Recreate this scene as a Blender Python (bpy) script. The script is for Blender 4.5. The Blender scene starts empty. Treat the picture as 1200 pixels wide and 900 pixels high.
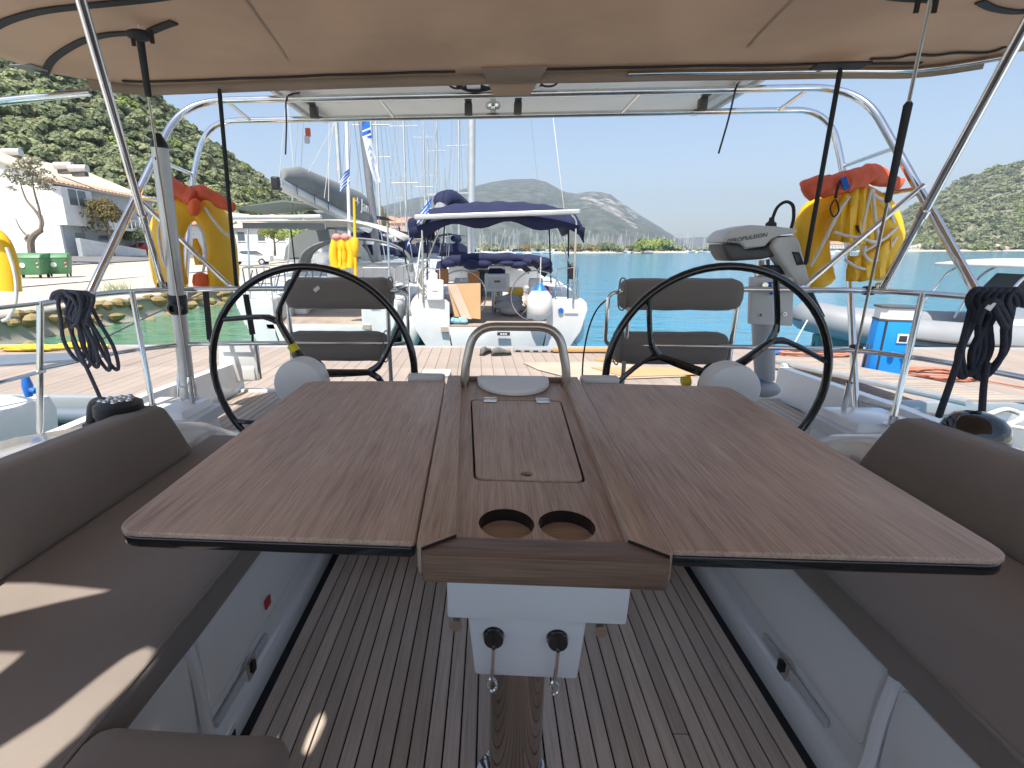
import bpy, bmesh, math, random
import numpy as np
from mathutils import Vector, Matrix, Quaternion, noise
random.seed(7)
S = bpy.context.scene
COL = S.collection
PI = math.pi
R = math.radians

# ------------------------------------------------------------------ camera
CAM = Vector((-.096, 0, 1.95))
PSI, PITCH, ROLL = R(-3.39), R(14.29), R(-.16)
FPX, CX, CY = 560., 540., 437.
c_f = Vector((math.sin(PSI)*math.cos(PITCH), math.cos(PSI)*math.cos(PITCH), -math.sin(PITCH)))
c_r0 = Vector((math.cos(PSI), -math.sin(PSI), 0)); c_u0 = c_r0.cross(c_f)
c_r = c_r0*math.cos(ROLL) + c_u0*math.sin(ROLL)
c_u = -c_r0*math.sin(ROLL) + c_u0*math.cos(ROLL)
cd = bpy.data.cameras.new('camera'); cam = bpy.data.objects.new('camera', cd); COL.objects.link(cam)
mw = Matrix((c_r, c_u, -c_f)).transposed().to_4x4(); mw.translation = CAM
cam.matrix_world = mw
cd.sensor_width = 36; cd.lens = 36*FPX/1200
cd.shift_x = (600-CX)/1200; cd.shift_y = (CY-450)/1200
cd.clip_start = .05; cd.clip_end = 30000
S.camera = cam

def at(x, y, Y=None, Z=None, X=None):
    """survey helper: the point of the place seen at photo pixel (x, y), on a plane Y=, Z= or X=."""
    d = c_f + c_r*((x-CX)/FPX) + c_u*((CY-y)/FPX)
    t = (Y-CAM.y)/d.y if Y is not None else (Z-CAM.z)/d.z if Z is not None else (X-CAM.x)/d.x
    return CAM + d*t

# ------------------------------------------------------------------ sky, sun, exposure
SUN_EL = R(62)
SUN_H = Vector((-.30, -.954, 0)).normalized()
sun_dir = SUN_H*math.cos(SUN_EL) + Vector((0, 0, math.sin(SUN_EL)))
W = bpy.data.worlds.new('World'); S.world = W; W.use_nodes = True
wn = W.node_tree.nodes; wl = W.node_tree.links
sky = wn.new('ShaderNodeTexSky'); sky.sky_type = 'NISHITA'; sky.sun_disc = False
sky.sun_elevation = SUN_EL; sky.sun_rotation = math.atan2(SUN_H.x, SUN_H.y)
sky.air_density = 1.0; sky.dust_density = 1.2; sky.ozone_density = 1.6; sky.altitude = 0
bg = wn['Background']; bg.inputs[1].default_value = .10
wl.new(sky.outputs[0], bg.inputs[0])
sl = bpy.data.lights.new('sun', 'SUN'); sl.energy = 4.2; sl.angle = R(.5); sl.color = (1, .95, .87)
so = bpy.data.objects.new('sun', sl); COL.objects.link(so); so.location = (-20, -30, 60)
so.rotation_euler = sun_dir.to_track_quat('Z', 'Y').to_euler()
S.view_settings.view_transform = 'Standard'; S.view_settings.look = 'None'
S.view_settings.exposure = 1.0; S.view_settings.gamma = 1
S.cycles.max_bounces = 12; S.cycles.diffuse_bounces = 8; S.cycles.glossy_bounces = 4
S.cycles.transparent_max_bounces = 8; S.cycles.use_denoising = True

# ------------------------------------------------------------------ materials
MATS = {}
def mat(name, col, rough=.5, metal=0., var=.0, vscale=8., bump=0., bscale=60., spec=.5, coat=0., trans=0., rnd=0.,
        vstretch=(1, 1, 1), col2=None, sheen=0., transl=0., bstretch=(1, 1, 1), dirt=0.):
    """principled material; col2 / var = noise tinted colour, bump = fine relief, rnd = brightness change from object to object."""
    m = bpy.data.materials.new(name); m.use_nodes = True; MATS[name] = m
    n = m.node_tree.nodes; l = m.node_tree.links; p = n['Principled BSDF']
    p.inputs['Roughness'].default_value = rough; p.inputs['Metallic'].default_value = metal
    p.inputs['Specular IOR Level'].default_value = spec
    p.inputs['Coat Weight'].default_value = coat
    if sheen: p.inputs['Sheen Weight'].default_value = sheen
    if trans: p.inputs['Transmission Weight'].default_value = trans
    tc = n.new('ShaderNodeTexCoord')
    def nz(scale, stretch, detail=5):
        mp = n.new('ShaderNodeMapping'); mp.inputs['Scale'].default_value = stretch
        l.new(tc.outputs['Object'], mp.inputs[0])
        t = n.new('ShaderNodeTexNoise'); t.inputs['Scale'].default_value = scale; t.inputs['Detail'].default_value = detail
        l.new(mp.outputs[0], t.inputs['Vector']); return t
    c = list(col)+[1]
    p.inputs['Base Color'].default_value = c
    out = None
    if var or col2:
        t = nz(vscale, vstretch)
        r = n.new('ShaderNodeValToRGB'); r.color_ramp.elements[0].position = .3; r.color_ramp.elements[1].position = .7
        a = col2 if col2 else [x*(1-var) for x in col]
        b = col if col2 else [min(1, x*(1+var)) for x in col]
        r.color_ramp.elements[0].color = list(a)+[1]; r.color_ramp.elements[1].color = list(b)+[1]
        l.new(t.outputs['Fac'], r.inputs[0]); out = r.outputs[0]
    if dirt:
        t = nz(2.3, (1, 1, 1), 8)
        r = n.new('ShaderNodeValToRGB'); r.color_ramp.elements[0].position = .42; r.color_ramp.elements[1].position = .62
        r.color_ramp.elements[0].color = (1-dirt,)*3+(1,); r.color_ramp.elements[1].color = (1, 1, 1, 1)
        l.new(t.outputs['Fac'], r.inputs[0])
        mx = n.new('ShaderNodeMix'); mx.data_type = 'RGBA'; mx.blend_type = 'MULTIPLY'; mx.inputs[0].default_value = 1
        if out: l.new(out, mx.inputs[6])
        else: mx.inputs[6].default_value = c
        l.new(r.outputs[0], mx.inputs[7]); out = mx.outputs[2]
    if rnd:
        oi = n.new('ShaderNodeObjectInfo'); hs = n.new('ShaderNodeHueSaturation')
        mr = n.new('ShaderNodeMapRange'); mr.inputs[3].default_value = 1-rnd; mr.inputs[4].default_value = 1+rnd
        l.new(oi.outputs['Random'], mr.inputs[0]); l.new(mr.outputs[0], hs.inputs['Value'])
        if out: l.new(out, hs.inputs['Color'])
        else: hs.inputs['Color'].default_value = c
        out = hs.outputs[0]
    if out: l.new(out, p.inputs['Base Color'])
    if bump:
        t = nz(bscale, bstretch, 6); b = n.new('ShaderNodeBump'); b.inputs['Strength'].default_value = bump
        b.inputs['Distance'].default_value = .01
        l.new(t.outputs['Fac'], b.inputs['Height']); l.new(b.outputs[0], p.inputs['Normal'])
    if transl:
        o = n['Material Output']; ms = n.new('ShaderNodeMixShader'); tr = n.new('ShaderNodeBsdfTranslucent')
        ms.inputs[0].default_value = transl
        if out: l.new(out, tr.inputs[0])
        else: tr.inputs[0].default_value = c
        l.new(p.outputs[0], ms.inputs[1]); l.new(tr.outputs[0], ms.inputs[2]); l.new(ms.outputs[0], o.inputs[0])
    return m

def wood(name, light, dark, axis=1, scale=1., rough=.5, rnd=0., bump=.15, figure=.35):
    """long-grained timber: fine streaks along one axis over broad figure."""
    m = bpy.data.materials.new(name); m.use_nodes = True; MATS[name] = m
    n = m.node_tree.nodes; l = m.node_tree.links; p = n['Principled BSDF']; p.inputs['Roughness'].default_value = rough
    tc = n.new('ShaderNodeTexCoord')
    oi = n.new('ShaderNodeObjectInfo')
    ad = n.new('ShaderNodeVectorMath'); ad.operation = 'MULTIPLY_ADD'
    cmb = n.new('ShaderNodeCombineXYZ'); l.new(oi.outputs['Random'], cmb.inputs[0]); l.new(oi.outputs['Random'], cmb.inputs[1])
    l.new(cmb.outputs[0], ad.inputs[0]); ad.inputs[1].default_value = (7, 13, 0) if rnd else (0, 0, 0)
    l.new(tc.outputs['Object'], ad.inputs[2])
    def nz(sx, sy, det, dist=0):
        mp = n.new('ShaderNodeMapping'); s = [sx, sx, sx]; s[axis] = sy; mp.inputs['Scale'].default_value = s
        l.new(ad.outputs[0], mp.inputs[0])
        t = n.new('ShaderNodeTexNoise'); t.inputs['Scale'].default_value = scale; t.inputs['Detail'].default_value = det
        t.inputs['Distortion'].default_value = dist
        l.new(mp.outputs[0], t.inputs['Vector']); return t.outputs['Fac']
    fine = nz(300, 9, 5); mid = nz(70, 2.2, 4, .3); broad = nz(3.2, 1.6, 6, .5)
    def mth(op, a, b):
        q = n.new('ShaderNodeMath'); q.operation = op
        for i, v in enumerate((a, b)):
            if isinstance(v, (int, float)): q.inputs[i].default_value = v
            else: l.new(v, q.inputs[i])
        return q.outputs[0]
    f = mth('ADD', mth('ADD', mth('MULTIPLY', fine, .52), mth('MULTIPLY', mid, .20+figure*.2)), mth('MULTIPLY', broad, .42))
    r = n.new('ShaderNodeValToRGB'); r.color_ramp.elements[0].position = .42; r.color_ramp.elements[1].position = .74
    r.color_ramp.elements[0].color = list(dark)+[1]; r.color_ramp.elements[1].color = list(light)+[1]
    l.new(f, r.inputs[0]); out = r.outputs[0]
    if rnd:
        hs = n.new('ShaderNodeHueSaturation'); mr = n.new('ShaderNodeMapRange'); mr.inputs[3].default_value = 1-rnd; mr.inputs[4].default_value = 1+rnd
        l.new(oi.outputs['Random'], mr.inputs[0]); l.new(mr.outputs[0], hs.inputs['Value']); l.new(out, hs.inputs['Color']); out = hs.outputs[0]
    l.new(out, p.inputs['Base Color'])
    b = n.new('ShaderNodeBump'); b.inputs['Strength'].default_value = bump; b.inputs['Distance'].default_value = .004
    l.new(fine, b.inputs['Height']); l.new(b.outputs[0], p.inputs['Normal'])
    return m

M_TABLE = wood('teak_veneer', (.64, .475, .37), (.30, .19, .14), 1, 1, .42, 0, .12)
M_TEAK = wood('teak_solid', (.55, .41, .315), (.27, .175, .125), 1, 1, .45, .08, .15)
M_TEAKX = wood('teak_cross_grain', (.24, .15, .10), (.075, .042, .027), 0, 1, .5, .05, .15, .5)
M_CUPB = wood('cup_base_veneer', (.46, .35, .27), (.26, .18, .13), 0, 1, .5)
M_SOLE = wood('weathered_teak_deck', (.76, .64, .545), (.52, .42, .34), 1, 1, .6, .16, .2, .25)
M_AFT = wood('silvered_teak_deck', (.46, .38, .31), (.30, .24, .19), 1, 1, .65, .12, .2, .25)
M_BOARD = wood('pine_board', (.62, .36, .15), (.45, .23, .09), 0, 1, .6, .1)
M_CAULK = mat('black_caulk', (.012, .012, .012), .6)
M_GEL = mat('white_gelcoat', (.86, .86, .85), .18, var=.02, vscale=3, coat=.3, dirt=.05)
M_GELW = mat('old_white_gelcoat', (.76, .77, .76), .3, var=.04, vscale=2, dirt=.10)
M_GREYGEL = mat('grey_nonslip_gelcoat', (.60, .61, .61), .45, bump=.15, bscale=300)
M_STEEL = mat('polished_stainless', (.72, .71, .69), .13, 1., bump=.03, bscale=25, var=.06, vscale=12)
M_BRUSH = mat('brushed_steel', (.52, .48, .43), .3, 1., bump=.05, bscale=40)
M_ALU = mat('satin_aluminium', (.62, .62, .61), .48, .75, var=.05, vscale=10, dirt=.1)
M_BLACK = mat('black_plastic', (.014, .014, .016), .4, bump=.05, bscale=120)
M_GLOSSB = mat('black_carbon_lacquer', (.008, .008, .009), .12, coat=.6)
M_RUBBER = mat('black_rubber', (.02, .02, .022), .65)
M_CUSH = mat('taupe_acrylic_cloth', (.255, .215, .185), .9, var=.08, vscale=3, bump=.55, bscale=6, sheen=.15, dirt=.07)
M_PAD = mat('taupe_pad_cloth', (.20, .175, .155), .85, var=.04, vscale=5, bump=.2, bscale=14, sheen=.2)
M_BIM = mat('taupe_canvas', (.50, .39, .30), .9, var=.05, vscale=2.5, bump=.6, bscale=3, bstretch=(1.6, .6, 1), transl=.38, dirt=.09)
M_DARKC = mat('charcoal_webbing', (.022, .023, .026), .8, bump=.2, bscale=200)
M_YEL = mat('yellow_vinyl', (.88, .50, .015), .38, var=.05, vscale=6, bump=.25, bscale=10)
M_ORANGE = mat('faded_orange_cloth', (.72, .12, .045), .6, var=.15, vscale=7, bump=.3, bscale=18)
M_ORPL = mat('orange_plastic', (.85, .13, .02), .35)
M_WWEB = mat('white_webbing', (.72, .71, .68), .7, var=.08, vscale=30)
M_ROPE = mat('navy_rope', (.085, .09, .12), .85, bump=.8, bscale=260, var=.3, vscale=120)
M_ROPEB = mat('black_braided_rope', (.032, .034, .05), .85, bump=.8, bscale=200, var=.3, vscale=100)
M_PED = mat('mirror_polished_column', (.42, .39, .37), .05, 1.)
M_WROPE = mat('white_rope', (.66, .64, .58), .85, bump=.8, bscale=220, var=.15, vscale=80)
M_YROPE = mat('yellow_rope', (.72, .52, .05), .8, bump=.6, bscale=150)
M_CABLE = mat('salmon_shore_cable', (.46, .17, .105), .5, var=.2, vscale=6)
M_BLUE = mat('bright_blue_paint', (.012, .25, .72), .35, var=.05, vscale=3)
M_BLUEP = mat('blue_plastic', (.02, .15, .55), .35)
M_WHITE = mat('white_plastic', (.78, .78, .77), .4, dirt=.06)
M_GREYP = mat('pale_grey_plastic', (.62, .62, .60), .45, var=.04, vscale=6)
M_DGREYP = mat('dark_grey_plastic', (.085, .082, .078), .5)
M_NAVY = mat('navy_canvas', (.009, .013, .052), .85, var=.15, vscale=4, bump=.3, bscale=6)
M_GREYC = mat('grey_canvas', (.17, .18, .18), .85, var=.08, vscale=3, bump=.3, bscale=5)
M_LGREYC = mat('light_grey_canvas', (.56, .56, .54), .85, var=.06, vscale=3, transl=.15)
M_CARD = mat('brown_cardboard', (.50, .30, .15), .85, var=.06, vscale=4)
M_CARDL = mat('sunbleached_cardboard', (.44, .355, .275), .85, var=.08, vscale=3)
M_PONT = mat('composite_decking', (.35, .285, .24), .75, var=.06, vscale=3, rnd=.07, bump=.3, bscale=40, bstretch=(8, .3, 1), dirt=.08)
M_PONTG = mat('grey_rubber_fender', (.13, .16, .20), .5, var=.1, vscale=2)
M_PALU = mat('pontoon_aluminium', (.60, .62, .63), .45, .6, dirt=.15)
M_WGLAS = mat('dark_window', (.03, .04, .045), .08, spec=.8)
M_CLEAR = mat('clear_vinyl', (.92, .93, .92), .12, trans=.9)
M_SIGN = mat('dark_print', (.03, .03, .035), .6)
M_WPRINT = mat('white_print', (.75, .75, .73), .6)
M_RED = mat('red_paint', (.5, .03, .03), .4)
M_YLAB = mat('yellow_label', (.65, .55, .02), .5)
M_FEND = mat('white_fender_vinyl', (.72, .72, .70), .35, dirt=.12)
M_RIB = mat('grey_hypalon', (.27, .28, .29), .5, dirt=.1)
M_FLAGB = mat('flag_blue', (.02, .14, .55), .8, transl=.2)
M_FLAGW = mat('flag_white', (.75, .76, .78), .8, transl=.2)
M_LEATH = mat('orange_wood_locker', (.42, .17, .05), .5, var=.1, vscale=5)
M_TORPEDO = mat('grey_painted_alloy', (.42, .44, .46), .35)
M_SOLAR = mat('solar_panel_backsheet', (.85, .83, .80), .5, var=.04, vscale=2, transl=.16)
M_HAT = mat('shoe_cloth', (.12, .12, .11), .8, var=.3, vscale=20)

# ------------------------------------------------------------------ object helpers
def _props(o, label=None, cat=None, group=None, kind=None):
    if label: o['label'] = label
    if cat: o['category'] = cat
    if group: o['group'] = group
    if kind: o['kind'] = kind
    return o
ORG = {}
def thing(name, label, cat, loc=(0, 0, 0), group=None):
    o = bpy.data.objects.new(name, None); COL.objects.link(o); o.location = loc; o.empty_display_size = .1
    ORG[o.name] = Vector(loc)
    return _props(o, label, cat, group)
def link(name, me, m, parent=None, loc=None):
    o = bpy.data.objects.new(name, me); COL.objects.link(o)
    for q in (m if isinstance(m, (list, tuple)) else [m]): me.materials.append(q)
    o.parent = parent
    return o
def smooth_pts(pts, n=6, closed=False):
    P = [Vector(p) for p in pts]; out = []
    N = len(P); rng = N if closed else N-1
    for i in range(rng):
        p0 = P[(i-1) % N] if (closed or i > 0) else P[i]*2-P[i+1]
        p1 = P[i]; p2 = P[(i+1) % N]
        p3 = P[(i+2) % N] if (closed or i+2 < N) else P[i+1]*2-P[i]
        for k in range(n):
            t = k/n
            out.append(.5*((2*p1)+(p2-p0)*t+(2*p0-5*p1+4*p2-p3)*t*t+(3*p1-3*p2+p3-p0)*t**3))
    if not closed: out.append(P[-1])
    return out
def round_path(pts, r=.1, n=6):
    """polyline with its corners rounded by arcs of tube radius r."""
    P = [Vector(p) for p in pts]; out = [P[0]]
    for i in range(1, len(P)-1):
        a = (P[i-1]-P[i]); b = (P[i+1]-P[i]); d = min(r, a.length*.48, b.length*.48)
        p = P[i]+a.normalized()*d; q = P[i]+b.normalized()*d
        for k in range(n+1):
            t = k/n; out.append((1-t)**2*p+2*t*(1-t)*P[i]+t*t*q)
    out.append(P[-1]); return out

class MB:
    """collects faces; build() links them as ONE mesh object."""
    def __init__(s): s.v = []; s.f = []; s.mi = []; s.cur = 0
    def mat(s, i): s.cur = i; return s
    def add(s, vs, fs):
        b = len(s.v); s.v += [tuple(v) for v in vs]
        s.f += [tuple(b+i for i in f) for f in fs]; s.mi += [s.cur]*len(fs); return s
    def box(s, c, d, rot=None):
        x, y, z = d[0]/2, d[1]/2, d[2]/2
        vs = [Vector((i*x, j*y, k*z)) for i in (-1, 1) for j in (-1, 1) for k in (-1, 1)]
        if rot is not None:
            q = rot if isinstance(rot, Matrix) else Matrix.Rotation(rot, 3, 'Z')
            vs = [q @ v for v in vs]
        c = Vector(c)
        return s.add([v+c for v in vs], [(0, 1, 3, 2), (4, 6, 7, 5), (0, 4, 5, 1), (2, 3, 7, 6), (0, 2, 6, 4), (1, 5, 7, 3)])
    def hexa(s, b, t):
        """bottom quad b and top quad t, both counter-clockwise from above."""
        return s.add(list(b)+list(t), [(3, 2, 1, 0), (4, 5, 6, 7), (0, 1, 5, 4), (1, 2, 6, 5), (2, 3, 7, 6), (3, 0, 4, 7)])
    def prism(s, poly, ext):
        """planar polygon extruded by vector ext."""
        e = Vector(ext); n = len(poly); vs = [Vector(p) for p in poly]; vs += [p+e for p in vs]
        return s.add(vs, [tuple(range(n))[::-1], tuple(range(n, 2*n))]+[(i, (i+1) % n, n+(i+1) % n, n+i) for i in range(n)])
    def tube(s, pts, r=.012, seg=10, closed=False, caps=True, flat=1.):
        P = [Vector(p) for p in pts]; n = len(P)
        rr = r if isinstance(r, (list, tuple)) else [r]*n
        t0 = (P[1]-P[0]).normalized(); up = Vector((0, 0, 1)) if abs(t0.z) < .9 else Vector((1, 0, 0))
        nx = (up-t0*up.dot(t0)).normalized(); vs = []
        for i in range(n):
            if closed: t = (P[(i+1) % n]-P[i-1])
            else: t = (P[min(i+1, n-1)]-P[max(i-1, 0)])
            if t.length < 1e-9: t = t0
            t.normalize(); nx = nx-t*nx.dot(t)
            if nx.length < 1e-6: nx = t.orthogonal()
            nx.normalize(); ny = t.cross(nx)
            for k in range(seg):
                a = 2*PI*k/seg; vs.append(P[i]+(nx*math.cos(a)+ny*math.sin(a)*flat)*rr[i])
        fs = []
        for i in range(n if closed else n-1):
            j = (i+1) % n
            fs += [(i*seg+k, i*seg+(k+1) % seg, j*seg+(k+1) % seg, j*seg+k) for k in range(seg)]
        if caps and not closed: fs += [tuple(range(seg))[::-1], tuple(range((n-1)*seg, n*seg))]
        return s.add(vs, fs)
    def strap(s, pts, w, side, th=.003):
        """flat ribbon along pts, width w across direction side."""
        P = [Vector(p) for p in pts]; sd = Vector(side).normalized(); vs = []; fs = []
        for i, p in enumerate(P):
            t = (P[min(i+1, len(P)-1)]-P[max(i-1, 0)]).normalized(); q = (sd-t*sd.dot(t)).normalized(); nn = t.cross(q)
            vs += [p+q*w/2+nn*th/2, p-q*w/2+nn*th/2, p-q*w/2-nn*th/2, p+q*w/2-nn*th/2]
        for i in range(len(P)-1):
            for k in range(4): fs.append((i*4+k, i*4+(k+1) % 4, i*4+4+(k+1) % 4, i*4+4+k))
        fs += [(3, 2, 1, 0), tuple(len(P)*4-4+k for k in range(4))]
        return s.add(vs, fs)
    def cyl(s, a, b, r, seg=16, r2=None):
        return s.tube([a, b], [r, r if r2 is None else r2], seg)
    def lathe(s, prof, c=(0, 0, 0), axis='Z', seg=20):
        """profile of (radius, height) turned about an axis through c."""
        vs = []; c = Vector(c)
        for (r_, h) in prof:
            for k in range(seg):
                a = 2*PI*k/seg; x, y = r_*math.cos(a), r_*math.sin(a)
                vs.append(c+(Vector((x, y, h)) if axis == 'Z' else Vector((x, h, -y)) if axis == 'Y' else Vector((h, x, y))))
        fs = [(i*seg+k, i*seg+(k+1) % seg, (i+1)*seg+(k+1) % seg, (i+1)*seg+k) for i in range(len(prof)-1) for k in range(seg)]
        fs += [tuple(range(seg))[::-1], tuple(range((len(prof)-1)*seg, len(prof)*seg))]
        return s.add(vs, fs)
    def ell(s, c, r, rot=None, nu=16, nv=10, fn=None):
        c = Vector(c); vs = []; fs = []
        for j in range(nv+1):
            th = PI*j/nv
            for i in range(nu):
                a = 2*PI*i/nu; v = Vector((r[0]*math.sin(th)*math.cos(a), r[1]*math.sin(th)*math.sin(a), r[2]*math.cos(th)))
                if fn: v = fn(v)
                if rot is not None: v = rot @ v
                vs.append(c+v)
        for j in range(nv):
            for i in range(nu): fs.append((j*nu+i, (j+1)*nu+i, (j+1)*nu+(i+1) % nu, j*nu+(i+1) % nu))
        return s.add(vs, fs)
    def grid(s, rows):
        n = len(rows[0]); vs = [p for r_ in rows for p in r_]
        return s.add(vs, [(i*n+k, i*n+k+1, (i+1)*n+k+1, (i+1)*n+k) for i in range(len(rows)-1) for k in range(n-1)])
    def loft(s, rings, cap=True):
        n = len(rings[0]); vs = [p for r_ in rings for p in r_]
        fs = [(i*n+k, i*n+(k+1) % n, (i+1)*n+(k+1) % n, (i+1)*n+k) for i in range(len(rings)-1) for k in range(n)]
        if cap: fs += [tuple(range(n))[::-1], tuple(range((len(rings)-1)*n, len(rings)*n))]
        return s.add(vs, fs)
    def rbox(s, c, d, r=.03, n=8, rot=None, fn=None):
        """box with rounded edges (cushions, pads); fn deforms local points."""
        c = Vector(c); h = Vector(d)/2; vs = []; fs = []; idx = {}
        rr = min(r, h.x*.99, h.y*.99, h.z*.99)
        def ramp(hh):
            k = [-hh, -hh+rr*.3, -hh+rr]; m = [(-hh+rr)+(2*hh-2*rr)*i/n for i in range(1, n)]
            return k+m+[hh-rr, hh-rr*.3, hh]
        gx, gy, gz = ramp(h.x), ramp(h.y), ramp(h.z)
        def vert(p):
            key = (round(p.x, 5), round(p.y, 5), round(p.z, 5))
            if key in idx: return idx[key]
            q = Vector((max(-h.x+rr, min(h.x-rr, p.x)), max(-h.y+rr, min(h.y-rr, p.y)), max(-h.z+rr, min(h.z-rr, p.z))))
            dd = p-q
            if dd.length > 1e-9: q = q+dd.normalized()*rr
            if fn: q = fn(q)
            if rot is not None: q = rot @ q
            vs.append(q+c); idx[key] = len(vs)-1; return idx[key]
        for ax in range(3):
            ga, gb = (gy, gz) if ax == 0 else (gz, gx) if ax == 1 else (gx, gy)
            for sg in (-1, 1):
                for i in range(len(ga)-1):
                    for j in range(len(gb)-1):
                        q = []
                        for (a, b) in ((ga[i], gb[j]), (ga[i+1], gb[j]), (ga[i+1], gb[j+1]), (ga[i], gb[j+1])):
                            q.append(vert(Vector((sg*h.x, a, b)) if ax == 0 else Vector((b, sg*h.y, a)) if ax == 1 else Vector((a, b, sg*h.z))))
                        fs.append(tuple(q if sg > 0 else q[::-1]))
        return s.add(vs, fs)
    def build(s, name, m, parent=None, label=None, smooth=35, bevel=0, seg=2, kind=None, fix=True):
        me = bpy.data.meshes.new(name)
        off = Vector((0, 0, 0)); p = parent
        while p is not None: off += p.location; p = p.parent
        lo = Vector([min(v[i] for v in s.v) for i in range(3)]); hi = Vector([max(v[i] for v in s.v) for i in range(3)])
        cen = Vector(((lo.x+hi.x)/2, (lo.y+hi.y)/2, lo.z))
        me.from_pydata([(v[0]-cen.x, v[1]-cen.y, v[2]-cen.z) for v in s.v], [], s.f)
        if fix or bevel:
            bm = bmesh.new(); bm.from_mesh(me)
            for i, f in enumerate(bm.faces): f.material_index = s.mi[i]
            if fix: bmesh.ops.recalc_face_normals(bm, faces=bm.faces)
            if bevel:
                es = [e for e in bm.edges if len(e.link_faces) == 2 and e.calc_face_angle(0) > R(30)]
                bmesh.ops.bevel(bm, geom=es, offset=bevel, segments=seg, affect='EDGES', profile=.5, clamp_overlap=True)
            bm.to_mesh(me); bm.free()
        else:
            me.polygons.foreach_set('material_index', s.mi)
        if smooth:
            me.polygons.foreach_set('use_smooth', [True]*len(me.polygons))
            try: me.set_sharp_from_angle(angle=R(smooth))
            except Exception: pass
        o = link(name, me, m, parent); o.location = cen-off
        if label: o['label'] = label
        if kind: o['kind'] = kind
        return o

def copy_tree(o, parent=None):
    c = o.copy(); COL.objects.link(c); c.parent = parent
    for ch in list(o.children): copy_tree(ch, c)
    return c
def plate(name, outline, holes, z0, z1, m, parent, bevel=0.):
    """flat board with holes cut through it (outline and holes in x, y)."""
    cu = bpy.data.curves.new(name, 'CURVE'); cu.dimensions = '2D'; cu.fill_mode = 'BOTH'
    for poly in [outline]+holes:
        sp = cu.splines.new('POLY'); sp.points.add(len(poly)-1); sp.use_cyclic_u = True
        for i, p in enumerate(poly): sp.points[i].co = (p[0], p[1], 0, 1)
    cu.extrude = (z1-z0)/2-bevel; cu.bevel_depth = bevel; cu.offset = -bevel; cu.bevel_resolution = 2
    ob = bpy.data.objects.new('tmp', cu); me = bpy.data.meshes.new_from_object(ob)
    bpy.data.objects.remove(ob); bpy.data.curves.remove(cu)
    me.name = name; me.materials.clear()
    off = Vector((0, 0, 0)); p = parent
    while p is not None: off += p.location; p = p.parent
    o = link(name, me, m, parent); o.location = Vector((0, 0, (z0+z1)/2))-off
    return o
def text(name, body, size, m, parent, mtx, extrude=.001, shear=0., spacing=1.):
    """raised lettering as a mesh; mtx places its x (reading) and y (up) axes in the thing's space."""
    cu = bpy.data.curves.new(name, 'FONT'); cu.body = body; cu.size = size; cu.extrude = extrude; cu.align_x = 'CENTER'; cu.align_y = 'CENTER'
    cu.shear = shear; cu.space_character = spacing; cu.resolution_u = 3
    ob = bpy.data.objects.new('tmp', cu); me = bpy.data.meshes.new_from_object(ob)
    bpy.data.objects.remove(ob); bpy.data.curves.remove(cu)
    me.name = name; me.materials.clear()
    o = link(name, me, m, parent)
    off = Vector((0, 0, 0)); p = parent
    while p is not None: off += p.location; p = p.parent
    mm = mtx.copy(); mm.translation = mm.translation-off; o.matrix_local = mm
    return o
def frame(o, x, y):
    x = Vector(x).normalized(); y = Vector(y); y = (y-x*y.dot(x)).normalized(); z = x.cross(y)
    m = Matrix((x, y, z)).transposed().to_4x4(); m.translation = Vector(o); return m
def arc(c, r, a0, a1, n=8): return [(c[0]+r*math.cos(a0+(a1-a0)*i/n), c[1]+r*math.sin(a0+(a1-a0)*i/n)) for i in range(n+1)]
def rpoly(pts, r=.03, n=5):
    """polygon (x, y) with rounded corners; r number or list."""
    out = []; N = len(pts)
    for i in range(N):
        p0, p, p2 = Vector(pts[i-1]), Vector(pts[i]), Vector(pts[(i+1) % N])
        rr = r[i] if isinstance(r, (list, tuple)) else r
        a = (p0-p).normalized(); b = (p2-p).normalized()
        for k in range(n+1):
            t = k/n; q = (1-t)**2*(p+a*rr)+2*t*(1-t)*p+t*t*(p+b*rr); out.append((q.x, q.y))
    return out
# ================================================================== OWN YACHT
ZS, ZD, ZT = .62, .90, 1.45          # cockpit sole, helm deck, table top
yacht = thing('sailing_yacht', 'white sailing yacht seen from its own cockpit, teak sole, benches and stern deck', 'sailing yacht', (0, 1, 0))
# hull shell: one closed outline in plan, flared topsides
hull_o = [(-1.15, -4), (-1.85, -2.5), (-2.15, -.5), (-2.22, 1.2), (-2.22, 2.6), (-2.12, 3.52), (2.12, 3.52), (2.22, 2.6), (2.22, 1.2), (2.12, -.5), (1.85, -2.5), (1.15, -4)]
b = MB()
for s in (-1, 1):
    side = [(s*abs(x), y) for x, y in hull_o[:6]]
    out = [[Vector((x*.80, y*.985, -.1)), Vector((x*.95, y, .35)), Vector((x, y, .82)), Vector((x, y, 1.10)), Vector((x-s*.035, y, 1.125)), Vector((x-s*.10, y, 1.125)), Vector((x-s*.12, y, .5)), Vector((x*.72, y*.985, -.1))] for x, y in side]
    b.loft(out)
b.build('hull', M_GEL, yacht)
b = MB(); b.hexa([(-2.0, 3.40, .2), (2.0, 3.40, .2), (2.0, 3.50, .2), (-2.0, 3.50, .2)], [(-2.10, 3.40, .88), (2.10, 3.40, .88), (2.10, 3.51, .88), (-2.10, 3.51, .88)])
b.build('transom', M_GEL, yacht, bevel=.015)
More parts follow.
